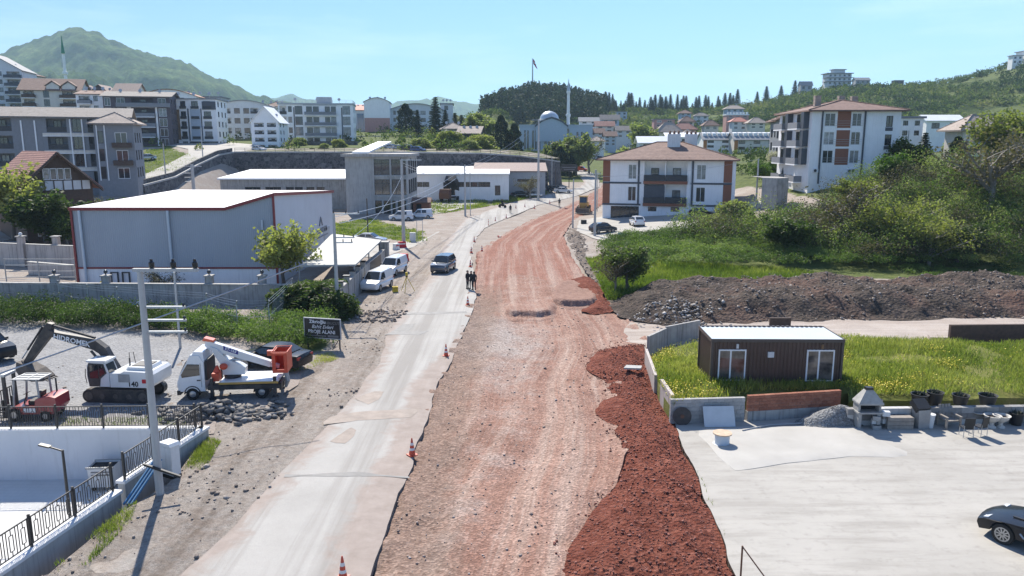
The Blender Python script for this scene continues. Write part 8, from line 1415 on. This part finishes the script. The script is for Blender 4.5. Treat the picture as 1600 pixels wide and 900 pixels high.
def trees():
    tree('spring', 'pale leafy tree at the left edge before the chalet', 18, 0, 132, Y=98, seed=1, wid=1.05); tree('green', 'dark round tree between the chalet and the warehouse', 70, 0, 92, Y=96, seed=2, wid=1.5); tree('green', 'small dark tree behind the warehouse corner', 112, 0, 48, Y=108, seed=3, wid=1.5, lm='leaf_green'); tree('bare', 'reddish twiggy tree against the warehouse corner', 100, 0, 70, Y=100, seed=2); tree('bare', 'pinkish bare tree over the roof edge by the chalet', 138, 0, 62, Y=116, seed=3, wid=1.3); tree('green', 'dark leafy tree above the warehouse roof edge', 172, 0, 52, Y=122, seed=1, wid=1.2)
    tree('spring', 'pale spring tree against the warehouse corner', 440, 0, 122, Y=68, seed=2, wid=1., z=0.); tree('palm', 'palm tree under the lean-to roof edge', 492, 0, 74, Y=61, seed=1, wid=1.5, z=0.); tree('bare', 'small leafless tree before the warehouse wall', 243, 0, 50, Y=68, seed=1, wid=1.3, z=0.)
    tree('shrub', 'dark overgrown shrub below the palm', 520, 0, 50, Y=59, seed=2, wid=1.6, name='shrub', cat='shrub', z=0.); tree('shrub', 'dark shrub filling the corner under the spring tree', 468, 0, 52, Y=61, seed=3, wid=1.7, cat='shrub', z=0.); tree('shrub', 'dark shrub beside the lean-to post', 446, 0, 44, Y=62, seed=1, wid=1.5, cat='shrub', z=0.)
    tree('blossom', 'white blossoming tree over the terraced flats roof', 146, 0, 62, Y=190, seed=1, wid=1.15)
    for i, (px, pb, h, w, lb) in enumerate(((636, 215, 48, 1.3, 'broad dark fir before the school hall'), (654, 214, 40, 1., 'short dark fir right of the broad one'), (682, 212, 60, .95, 'tallest dark fir beside the school'), (697, 210, 42, .9, 'narrow fir beside the tallest one'), (712, 206, 38, 1.1, 'fir at the right end of the school row'), (722, 203, 36, 1.3, 'wide pine beyond the school row'))): tree('conifer' if i != 0 else 'cypress', lb, px, 0, h, Y=290-i*4, seed=1+i % 3, wid=w*1.35)
    for px, pb, h, w, lb in ((783, 238, 62, 1.3, 'left of two tall dark cypresses before the mosque'), (803, 238, 64, 1.25, 'right of two tall dark cypresses before the mosque'), (875, 258, 48, 1.6, 'squat dark evergreen below the far lane'), (892, 258, 36, 1.3, 'smaller dark evergreen beside the squat one')): tree('cypress', lb, px, 0, h, Y=235, seed=int(px) % 3+1, wid=w)
    for px, h, Y, w, lb, k in ((900, 82, 240, 1., 'big pale poplar in front of the mosque', 'poplar'), (868, 62, 250, 1., 'pale poplar left of the big one', 'poplar'), (920, 62, 250, 1., 'pinkish budding tree right of the big poplar', 'bare'), (973, 58, 236, 1.05, 'round pale tree behind the tiled roof', 'poplar'), (992, 50, 240, .9, 'narrow pale tree beside the round one', 'poplar'), (1004, 70, 300, 1.1, 'tall pale tree rising above the other two', 'poplar'), (742, 46, 262, 1.1, 'pale rounded tree beside the old barn', 'poplar'), (760, 52, 270, 1.1, 'grey green tree before the flag hill', 'poplar'), (828, 40, 176, 1., 'leafless tree by the shed and parked cars', 'bare')): tree(k, lb, px, 0, h, Y=Y, seed=(px % 3)+1, wid=w*1.15)
    for i, px in enumerate((640, 660, 700, 716, 735, 752, 770, 786, 808, 826, 846, 470, 490, 508, 532)): tree('shrub', 'shrub on the terrace above the stone wall, number %s from the gabled house' % ('one', 'two', 'three', 'four', 'five', 'six', 'seven', 'eight', 'nine', 'ten', 'eleven', 'twelve', 'thirteen', 'fourteen', 'fifteen')[(i+4) % 15], px, 0, (10+9*((i*7) % 3))*(.5 if px < 600 else 1.), Y=212+(i % 4)*7, seed=i % 3+1, wid=1.7, group='shrubs on the terrace', cat='shrub', lm=('leaf_green', 'leaf_poplar', 'leaf_spring')[i % 3])
    tree('bright', 'bright green round tree on the bank before the brown panelled flats', 1390, 0, 58, Y=111, seed=1, wid=1.25); tree('spring', 'yellow green tree with dark trunk at the right edge', 1556, 0, 95, Y=118, seed=3, wid=1.1); tree('cypress', 'dark round evergreen left of the yellow green tree', 1487, 0, 58, Y=122, seed=2, wid=1.6); tree('conifer', 'dark fir behind the bright green tree', 1436, 0, 66, Y=124, seed=2, wid=1.4); tree('green', 'dark leafy tree between the flats and the fir', 1410, 0, 56, Y=124, seed=2, wid=1.3); tree('shrub', 'grey shrub at the corner of the brown panelled flats', 1400, 0, 34, Y=120, seed=1, wid=1.3, cat='shrub'); tree('poplar', 'pale tree standing behind the right hand houses', 1478, 0, 42, Y=170, seed=2)
    for px, pb, h, k, lb, s_, w in ((1330, 395, 110, 'bare', 'tall leafless tree in the middle of the thicket', 1, 1.2), (1545, 370, 150, 'bare', 'tall greyish bare tree at the right of the thicket', 2, 1.2), (1455, 425, 90, 'twiggy', 'pale yellow budding tree low in the thicket', 1, 1.35), (1270, 395, 78, 'bare', 'small bare tree at the left of the thicket', 3, 1.3), (1400, 410, 105, 'twiggy', 'budding tree behind the pale yellow one', 2, 1.2), (1590, 330, 90, 'bare', 'bare tree at the right edge above the thicket', 3, 1.2), (1230, 410, 70, 'green', 'leafy dark tree at the left edge of the thicket', 1, 1.3), (1340, 330, 60, 'spring', 'light green tree high on the bank', 2, 1.3), (1500, 420, 60, 'green', 'dark bush tree low on the right bank', 2, 1.6)): tree(k, lb, px, 0, h, Y={1330: 92, 1545: 95, 1455: 83, 1270: 90, 1400: 88, 1590: 104, 1230: 88, 1340: 102, 1500: 84}[px], seed=s_, wid=w)
    tree('green', 'young dense tree at the tip of the green bank', 979, 455, 82, seed=3, wid=1.25, z=0.); tree('bare', 'thin bare sapling beside the young dense tree', 962, 458, 80, seed=1, wid=.9, z=0.); tree('shrub', 'olive grey shrub beside the white block wall end', 1150, 0, 42, Y=112, seed=2, wid=1.5, cat='shrub', lm='leaf_poplar'); tree('shrub', 'rounded shrub at the corner of the drive', 1120, 0, 30, Y=108, seed=1, wid=1.6, cat='shrub', lm='leaf_poplar'); tree('bare', 'small bare bush in front of the white block', 1098, 0, 26, Y=112, seed=2, wid=1.5); tree('blossom', 'white blossoming tree below the slate balconies', 1212, 0, 36, Y=160, seed=2, wid=1.2); tree('bright', 'light green tree between the tiled roof and slate balconies', 1195, 0, 40, Y=150, seed=2, wid=1.2); tree('conifer', 'small fir beside the slate balconies', 1222, 0, 30, Y=140, seed=1, wid=1.6)
    # skyline firs
    rn = random.Random(5); k = 0; on = 'first second third fourth fifth sixth seventh eighth ninth tenth eleventh twelfth thirteenth fourteenth fifteenth sixteenth seventeenth eighteenth nineteenth'.split(); words = on+['twentieth']+['twenty '+w for w in on[:9]]+['thirtieth']+['thirty '+w for w in on[:9]]+['fortieth']+['forty '+w for w in on[:9]]
    for px in list(np.arange(944, 1062, 4.6))+list(np.arange(1064, 1150, 6.5))+[1180, 1192, 1215, 1236]:
        tree('conifer', 'dark skyline fir, %s to the right of the tall minaret' % words[k], px+rn.uniform(-2.2, 2.2), 0, rn.uniform(13, 30), Y=rn.uniform(640, 700), seed=k % 3+1, wid=rn.uniform(1., 1.5), group='firs along the skyline ridge'); k += 1
trees()
# ------------------------------------------------------------------ masses of leaves nobody could count
def clumps(name, label, cat, C, Rr, per, size, m, tones, seed, flat=.75, up=.35, asp=.55):
    rs = np.random.RandomState(seed); C = np.asarray(C, float); Rr = np.asarray(Rr, float); idx = np.repeat(np.arange(len(C)), per); n = len(idx); d = rs.normal(size=(n, 3)); d /= np.linalg.norm(d, axis=1)[:, None]; d[:, 2] = np.abs(d[:, 2])*1.1-.15
    rad = Rr[idx]*rs.uniform(.3, 1., n)**.45; lob = 1+.3*np.sin(d[:, 0]*5+idx)*np.cos(d[:, 1]*6+idx*1.7); P = C[idx]+d*(rad*lob)[:, None]*np.array([1, 1, flat]); V, F = quads(P, size if np.isscalar(size) else np.asarray(size)[idx], rs, asp, up)
    tn = np.repeat(np.clip(np.asarray(tones)[idx]+rs.normal(scale=.08, size=n), 0, 1), 4); o = obj(name, np_mesh(name, V, F, m, {'tone': tn})); return tag(o, label, cat, kind='stuff')
def masses():
    rs = np.random.RandomState(11)
    # thicket on the bank
    n = 1750; X = rs.uniform(22, 118, n); Y = rs.uniform(79, 114, n); k = (Y > 80+np.interp(X, [20, 30, 38, 130], [18, 10, 2.5, 0])) & (Y < np.interp(X, [20, 36, 44, 52, 130], [100, 104, 108, 112, 113])); X, Y = X[k], Y[k]; Z = zt(X, Y); Rr = rs.uniform(.8, 2.4, len(X)); ton = np.clip(.42+.3*fbm(X, Y, 8, 2)+rs.normal(scale=.24, size=len(X)), 0, 1)
    clumps('thicket', 'tangled thicket of bare and budding bushes covering the bank', 'thicket', np.column_stack([X, Y, Z+Rr*.75]), Rr, 210, .24, 'scrub', ton, 1, .95)
    k = rs.permutation(len(X))[:170]; Rb = rs.uniform(1.5, 2.9, 170); clumps('bank_bushes', 'larger rounded bushes standing out of the bank thicket', 'bushes', np.column_stack([X[k], Y[k], Z[k]+Rb*.95]), Rb, 560, .2, 'scrub', rs.choice([.08, .18, .3, .5, .62, .72, .85, .95], 170), 8, 1.15)
    # twigs sticking out of it
    m = 14000; i = rs.randint(0, len(X), m); P = np.column_stack([X[i], Y[i], Z[i]+Rr[i]*.8])+rs.normal(scale=[1.1, 1.1, .7], size=(m, 3)); V, F = quads(P, .85, rs, .035, 0, rs.normal(size=(m, 3))*[.7, .7, 1.]); tag(obj('twigs', np_mesh('twigs', V, F, 'bark_grey')), 'grey bare twigs sticking out of the bank thicket', 'twigs', kind='stuff')
    # brambles at the left tip and below
    n = 1000; X = rs.uniform(11.5, 50, n); Y = rs.uniform(79, 108, n); lo = np.interp(X, [11, 16, 25, 40], [86, 82, 81, 81]); hi = np.interp(X, [11, 14, 20, 28, 34, 40, 50], [99, 107, 108, 109, 109, 112, 113]); k = (Y > lo) & (Y < hi); X, Y = X[k], Y[k]; Z = zt(X, Y); Rr = rs.uniform(.5, 1.3, len(X)); clumps('brambles', 'bright green brambles spilling down beside the drive', 'brambles', np.column_stack([X, Y, Z+.25+.7*sstep(11, 17, X)*sstep(110, 96, Y)]), Rr, 170, .17, 'bramble', .5+.35*fbm(X, Y, 6, 2)+rs.normal(scale=.15, size=len(X)), 2)
    n = 260; X = rs.uniform(40, 110, n); Y = rs.uniform(77, 83, n); Rr = rs.uniform(.4, .9, n); clumps('undergrowth', 'low green undergrowth at the foot of the thicket', 'undergrowth', np.column_stack([X, Y, zt(X, Y)+.15]), Rr, 120, .16, 'bramble', .45+.3*fbm(X, Y, 5, 2), 5, .5)
    # hedge bank behind the gravel lot
    n = 520; u = rs.uniform(0, 1, n); v = rs.uniform(0, 1, n); px = -90+u*610; lo = np.interp(px, [-90, 0, 150, 290, 420, 520], [512, 512, 515, 522, 545, 545]); hi = np.interp(px, [-90, 0, 150, 290, 420, 520], [482, 484, 489, 500, 506, 500]); XY = np.array([G(a, b+(c-b)*t) for a, b, c, t in zip(px, lo, hi, v)]); Rr = rs.uniform(.5, 1.15, n)*np.where(px < 200, 1.1, .85); ton = np.where(px < 260, .25, .55)+.2*fbm(XY[:, 0], XY[:, 1], 3, 2)
    clumps('hedge', 'unkempt hedge of bushes and tall weeds behind the gravel lot', 'hedge', np.column_stack([XY, .1+Rr*.55]), Rr, 170, .14, 'bramble', np.clip(ton, 0, 1), 3, 1.)
    # wooded hill
    n = 5600; px = rs.uniform(735, 1800, n); Y = rs.uniform(415, 740, n); X = (px-800)/FPX*Y*.985; dens = fbm(X, Y, 70, 3); k = (dens > -.45+.2*sstep(1150, 1500, px)) ; X, Y, px = X[k], Y[k], px[k]; pine = (px < 950) & (Y > 520)
    Rr = rs.uniform(1.8, 4.2, len(X)); ton = np.clip(.42+.3*fbm(X, Y, 40, 2)+rs.normal(scale=.16, size=len(X)), 0, 1)
    q = ~pine; clumps('hill_woodland', 'broken woodland and scrub spread over the far hillside', 'woodland', np.column_stack([X[q], Y[q], zt(X[q], Y[q])+Rr[q]*.45]), Rr[q], 42, 1.5, 'woods', ton[q], 4, 1.1)
    # pines of the flag hill: many small conical crowns
    n = 1500; px = rs.uniform(752, 946, n); Y = rs.uniform(520, 735, n); X = (px-800)/FPX*Y*.985; Z = zt(X, Y); H = rs.uniform(8, 15, n); per = 46; i = np.repeat(np.arange(n), per); z = rs.uniform(.1, 1, n*per); a = rs.uniform(0, 6.28, n*per); r = H[i]*.24*(1-z)**.7*rs.uniform(.5, 1., n*per)+.2; P = np.column_stack([X[i]+r*np.cos(a), Y[i]+r*np.sin(a), Z[i]+z*H[i]]); V, F = quads(P, 1.9, rs, .5, .5); tag(obj('pine_wood', np_mesh('pine_wood', V, F, 'fir', {'tone': np.repeat(np.clip(rs.uniform(0, 1, n)[i]+rs.normal(scale=.15, size=n*per), 0, 1), 4)})), 'dense dark pine wood covering the flag hill', 'wood', kind='stuff')
    # town and slope greenery
    n = 900; px = rs.uniform(-40, 1260, n); Y = np.where(px < 860, rs.uniform(205, 420, n), rs.uniform(255, 430, n)); X = (px-800)/FPX*Y*.985; k = ~((px > 880) & (px < 960) & (Y < 330)) & ~((px < 600) & (rs.rand(n) < .75)); X, Y = np.r_[X[k], rs.uniform(42, 95, 110)], np.r_[Y[k], rs.uniform(150, 252, 110)]; Rr = rs.uniform(1., 2.6, len(X)); clumps('garden_greenery', 'garden bushes and trees between the houses of the valley', 'greenery', np.column_stack([X, Y, zt(X, Y)+Rr*.4]), Rr, 60, .7, 'woods', np.clip(.5+.3*fbm(X, Y, 30, 2)+rs.normal(scale=.15, size=len(X)), 0, 1), 6, 1.1)
    # forested mountainside gets its own crowns on the near face of the ridge
masses()
def blades(name, label, poly, n, hgt, wd, m, zf, seed, tone=.45, spread=.35, avoid=None, dens=None):
    rs = np.random.RandomState(seed); A = np.array([p[:2] for p in poly]); P = rs.uniform(A.min(0), A.max(0), (n, 2)); P = P[inside(P, poly)]
    if dens is not None: P = P[rs.rand(len(P)) < dens(P[:, 0], P[:, 1])]
    for av in (avoid or []): P = P[~inside(P, av)]
    k = len(P); z = zf(P[:, 0], P[:, 1])+np.zeros(k); a = rs.uniform(0, 6.28, k); h = hgt*rs.uniform(.45, 1.3, k)*(1+.4*fbm(P[:, 0], P[:, 1], 2.5, 2)); w = wd*rs.uniform(.6, 1.4, k); B = np.column_stack([P, z-.02]); D = np.column_stack([np.cos(a)*w, np.sin(a)*w, 0*a]); T = np.column_stack([rs.normal(scale=spread, size=k)*h, rs.normal(scale=spread, size=k)*h, h]); V = np.stack([B-D, B+D, B+T*.6+D*.8, B+T], 1).reshape(-1, 3)
    tn = np.clip(tone+.22*fbm(P[:, 0], P[:, 1], 3, 3)+rs.normal(scale=.12, size=k), 0, 1); o = obj(name, np_mesh(name, V, np.arange(4*k).reshape(k, 4), m, {'tone': np.repeat(tn, 4)})); tag(o, label, 'grass', kind='stuff'); return B+T
def grasses():
    cx, cy = G(1110, 598, MZ); cab = [(cx-.1, cy-.1), (cx+7.3, cy-.2), (cx+7.3, cy+3), (cx-.1, cy+3)]; mz = lambda x, y: meadow_z(x, y, 0*x+3)
    T = blades('meadow_grass', 'tall meadow grass round the cabin', meadow_poly, 200000, .3, .022, 'grass', mz, 1, .5, .35, [cab], lambda x, y: np.clip(.85+.9*fbm(x, y, 2.2, 3), .12, 1)); rs = np.random.RandomState(9)
    f = fbm(T[:, 0], T[:, 1], 3.2, 3)+.35*np.exp(-((T[:, 0]-cx-8.5)/1.6)**2)+.45*sstep(cx+1., cx-1.5, T[:, 0])+.35*sstep(48, 51, T[:, 1])*sstep(24, 28, T[:, 0])+.3*sstep(cy, cy-1., T[:, 1])*sstep(cx+9, cx+4, T[:, 0]); k = rs.rand(len(T)) < np.clip(.02+1.1*(f-.3), .015, .95); P = T[k]; V, F = quads(P, .065, rs, .9, 1.2); tag(obj('wildflowers', np_mesh('wildflowers', V, F, 'petal_yellow')), 'yellow wildflowers in bloom across the meadow', 'flowers', kind='stuff')
    bank = [G(*p) for p in [(915, 405), (950, 470), (1000, 462), (1100, 446), (1250, 444), (1330, 440), (1250, 425), (1100, 415), (1000, 400)]]; blades('bank_grass', 'bright green grass at the foot of the green bank', bank, 60000, .5, .04, 'grass', lambda x, y: zt(x, y), 2, .25)
    for i, (lb, poly, n, h) in enumerate((('grass patch beside the office forecourt', [(500, 348), (530, 347), (580, 342), (665, 362), (668, 376), (640, 380), (600, 372), (535, 370), (500, 372)], 22000, .3), ('green verge before the tipped truck', [(650, 338), (690, 334), (765, 322), (760, 313), (650, 314)], 14000, .45), ('green verge beside the factory corner cars', [(770, 322), (860, 303), (855, 297), (770, 308)], 12000, .45), ('weeds along the outer side of the court wall', [(285, 733), (320, 735), (345, 690), (325, 684), (310, 700)], 5200, .2), ('weeds below the lower court wall', [(90, 895), (140, 880), (205, 815), (215, 780), (200, 790), (80, 885)], 6000, .2), ('yellowish grass by the notice board', [(448, 585), (480, 578), (530, 560), (520, 550), (470, 560)], 6000, .2), ('grass between the court railing and the gravel lot', [(90, 672), (290, 672), (292, 655), (90, 655)], 6000, .25), ('grassy slope beside the hill street', [(200, 285), (250, 283), (300, 262), (312, 250), (285, 238), (262, 230), (225, 235), (208, 250)], 16000, .4), ('weeds at the edge of the concrete yard', [(1088, 735), (1092, 735), (1156, 885), (1150, 888)], 900, .14))):
        pp = [GT(*p) for p in poly]; blades('grass_patch', lb, [p[:2] for p in pp], n, h*.8, .011 if pp[0][1] < 60 else .06, 'grass', lambda x, y: np.where(y < 100, .0, zt(x, y)), 20+i, .35 if i != 5 else .75, dens=lambda x, y: np.clip(.6+.9*fbm(x, y, 1.2, 3), 0, 1))
grasses()
# ------------------------------------------------------------------ stones and rubble
def chunks(name, label, cat, P, S, m, seed, flat=.7):
    rs = np.random.RandomState(seed); n = len(P); base = np.array([(-1, -1, -1), (1, -1, -1), (1, 1, -1), (-1, 1, -1), (-1, -1, 1), (1, -1, 1), (1, 1, 1), (-1, 1, 1)], float)*.5; V = base[None]*rs.uniform(.55, 1.25, (n, 8, 3))*np.asarray(S)[:, None, None]*np.array([1, .85, flat]); a = rs.uniform(0, 6.28, n); b = rs.normal(scale=.45, size=n); ca, sa, cb, sb = np.cos(a), np.sin(a), np.cos(b), np.sin(b); x, y, z = V[..., 0], V[..., 1], V[..., 2]; y, z = y*cb[:, None]-z*sb[:, None], y*sb[:, None]+z*cb[:, None]; x, y = x*ca[:, None]-y*sa[:, None], x*sa[:, None]+y*ca[:, None]
    V = np.stack([x, y, z], -1)+np.asarray(P)[:, None, :]; f = np.array([(3, 2, 1, 0), (4, 5, 6, 7), (0, 1, 5, 4), (1, 2, 6, 5), (2, 3, 7, 6), (3, 0, 4, 7)]); F = (np.arange(n)[:, None, None]*8+f[None]).reshape(-1, 4); o = obj(name, np_mesh(name, V.reshape(-1, 3), F, m, {'tone': np.repeat(rs.uniform(0, 1, n), 8)})); return tag(o, label, cat, kind='stuff')
def stone_mat(name, a, b, c):
    s = NT(name); s.fin(s.mix(.35, s.ramp(s.attr('tone'), [(.1, a), (.6, b), (.95, c)]), s.ramp(s.noise(7, 6, .7), [(.3, a), (.7, c)])), .92); s.bump(s.noise(14, 5, .7), .6, .03)
stone_mat('stone_grey', (.085, .08, .077), (.15, .142, .135), (.3, .29, .28)); stone_mat('stone_pale', (.2, .18, .165), (.36, .33, .31), (.52, .5, .47)); stone_mat('stone_earth', (.1, .078, .065), (.22, .17, .14), (.4, .36, .33)); stone_mat('stone_road', (.14, .1, .085), (.27, .2, .17), (.46, .4, .37)); stone_mat('stone_red', (.1, .03, .02), (.19, .06, .042), (.3, .13, .1))
def stones():
    rs = np.random.RandomState(21); n = 420; c = np.array(G(338, 646)); d = rs.normal(size=(n, 2))*[1.35, .62]; P = np.column_stack([c+d, .06+.62*np.exp(-(d[:, 0]/1.3)**2-(d[:, 1]/.6)**2)*rs.uniform(.2, 1, n)]); chunks('rubble', 'heap of broken grey asphalt slabs beside the lift truck', 'rubble', P, rs.uniform(.1, .48, n), 'stone_grey', 1, .4)
    n = 230; c = np.array([G(a, b) for a, b in zip(rs.normal(1055, 33, n), rs.normal(501, 5, n))]); P = np.column_stack([c, heapz(c[:, 0], c[:, 1], seg_dist(c, heap_poly)[0])+.05]); chunks('pale_stones', 'pale stones scattered at the foot of the soil bank', 'stones', P, rs.uniform(.08, .3, n)*rs.uniform(.4, 1, n), 'stone_pale', 2)
    n = 2600; P = rs.uniform([13, 57], [75, 70], (n, 2)); P = P[inside(P, heap_poly)]; e = seg_dist(P, heap_poly)[0]; P3 = np.column_stack([P, heapz(P[:, 0], P[:, 1], e)+.02]); chunks('soil_clods', 'clods and stones in the dark soil bank', 'clods', P3, rs.uniform(.05, .26, len(P))*rs.uniform(.4, 1, len(P)), 'stone_earth', 3)
    n = 3500; P = np.column_stack([rs.uniform(-14, 12, n), 20+50*rs.uniform(0, 1, n)**1.5]); k = inside(P, red_poly) & ~inside(P, soil_poly) & ~inside(P, road_poly); P = P[k]; P3 = np.column_stack([P, red_z(P[:, 0], P[:, 1], 0*P[:, 0]+3)+.01]); chunks('road_stones', 'small stones pressed into the red earth road', 'stones', P3, np.clip(rs.lognormal(-3.15, .5, len(P)), .02, .22), 'stone_road', 4)
    n = 26000; P = np.column_stack([rs.uniform(-4, 13, n), rs.uniform(21, 57, n)]); e = seg_dist(P, soil_poly)[0]; i_ = inside(P, soil_poly); P = P[i_ | ((rs.rand(n) < .5*np.exp(-e/.35)) & ~inside(P, yard_poly))]; e = seg_dist(P, soil_poly)[0]; P3 = np.column_stack([P, np.where(inside(P, soil_poly), soil_z(P[:, 0], P[:, 1], e)+.01, red_z(P[:, 0], P[:, 1], 0*e+3)+.02)]); chunks('soil_crumbs', 'crumbs of dark red soil on the loose strip', 'soil', P3, rs.uniform(.02, .055, len(P))*rs.choice([1, 1, 1, 2], len(P)), 'stone_red', 5)
    n = 5200; P = np.column_stack([rs.uniform(-28, 0, n), 22+45*rs.uniform(0, 1, n)**1.4]); k = inside(P, shoulder_poly) & ~inside(P, road_poly); P = P[k]; P = P[rs.rand(len(P)) < np.clip(.35+.9*fbm(P[:, 0], P[:, 1], 4, 3)+.4*np.exp(-((P[:, 0]+14.5)/1.8)**2), .05, 1)]; chunks('shoulder_stones', 'loose stones strewn over the brown shoulder', 'stones', np.column_stack([P, shoulder_z(P[:, 0], P[:, 1], 0*P[:, 0]+2)+.02]), np.clip(rs.lognormal(-2.7, .5, len(P)), .03, .35), 'stone_earth', 6)
    # gravel heap in the yard corner
    c = G(1300, 662); poly = [(c[0]+1.75*math.cos(t), c[1]+.75*math.sin(t)) for t in [i*.3 for i in range(21)]]; sheet('gravel_heap', 'grey gravel heap in the yard corner below the brick wall', poly, 'gravel_pile', lambda x, y, e: .03+.62*sstep(0, .8, e)*np.exp(-((x-c[0]-.4)/1.1)**2)+.3*sstep(0, .4, e)+.05*fbm(x, y, .4, 3), res=.12, jit=.1, bres=.1, cat='heap', smooth=False, kind='thing')
    n = 900; a = rs.uniform(0, 6.28, n); q = rs.uniform(0, 1, n)**.5; P = np.column_stack([c[0]+1.7*q*np.cos(a), c[1]+.72*q*np.sin(a)]); e = .7*(1-q); chunks('gravel_grains', 'gravel stones on the grey heap', 'gravel', np.column_stack([P, .03+.62*sstep(0, .8, e)*np.exp(-((P[:, 0]-c[0]-.4)/1.1)**2)+.3*sstep(0, .4, e)]), rs.uniform(.04, .12, n), 'stone_grey', 7)
    # rough spoil along the right side of the earth road
    vp = [G(*p) for p in [(884, 372), (900, 400), (918, 432), (945, 455), (962, 462), (955, 440), (930, 415), (915, 400), (920, 378), (910, 362), (890, 356)]]; vz = lambda x, y, e: .02+.7*sstep(-.1, 2., e)*(.6+.5*fbm(x, y, 3, 3))+.12*fbm(x, y, .8, 3); sheet('spoil_ridge', 'rough ridge of brown spoil between the earth road and the brambles', vp, 'spoil', vz, res=.3, jit=.4, bres=.25, cat='spoil', smooth=False)
    P = rs.uniform([6, 70], [16, 112], (1500, 2)); P = P[inside(P, vp)]; chunks('spoil_stones', 'stones and lumps on the brown spoil ridge', 'stones', np.column_stack([P, vz(P[:, 0], P[:, 1], seg_dist(P, vp)[0])+.03]), rs.uniform(.05, .22, len(P)), 'stone_earth', 8)
    P = np.column_stack([rs.uniform(-15.5, -8, 260), rs.uniform(57, 61.5, 260)]); P = P[inside(P, shoulder_poly)]; chunks('dark_clods', 'patch of dark clods on the shoulder behind the notice board', 'clods', np.column_stack([P, 0*P[:, 0]+.04]), rs.uniform(.08, .3, len(P)), 'stone_earth', 9)
s = NT('gravel_pile'); s.bump(s.voro(16), 1., .06); s.fin(s.ramp(s.voro(16, out='Color'), [(.1, (.13, .13, .13)), (.6, (.22, .22, .22)), (.95, (.36, .36, .355))]), .95); s = NT('spoil'); s.bump(s.noise(4, 9, .8), 1., .2); s.fin(s.ramp(s.noise(.9, 9, .75), [(.3, (.1, .08, .068)), (.5, (.19, .155, .13)), (.72, (.32, .28, .25))]), .96, spec=.1)
stones()
# ------------------------------------------------------------------ air
def haze():
    o = MB().box(-4200, 4200, -60, 7400, -12, 760).build('haze', None); tag(o, 'thin blue summer haze over the valley', 'haze', kind='stuff'); m = bpy.data.materials.new('haze'); m.use_nodes = True; t = m.node_tree; t.nodes.clear(); out = t.nodes.new('ShaderNodeOutputMaterial'); v = t.nodes.new('ShaderNodeVolumePrincipled'); v.inputs['Color'].default_value = (.6, .82, 1., 1); v.inputs['Density'].default_value = HAZE; v.inputs['Anisotropy'].default_value = 0.; t.links.new(v.outputs[0], out.inputs['Volume']); o.data.materials.append(m)
HAZE = .00013
haze()
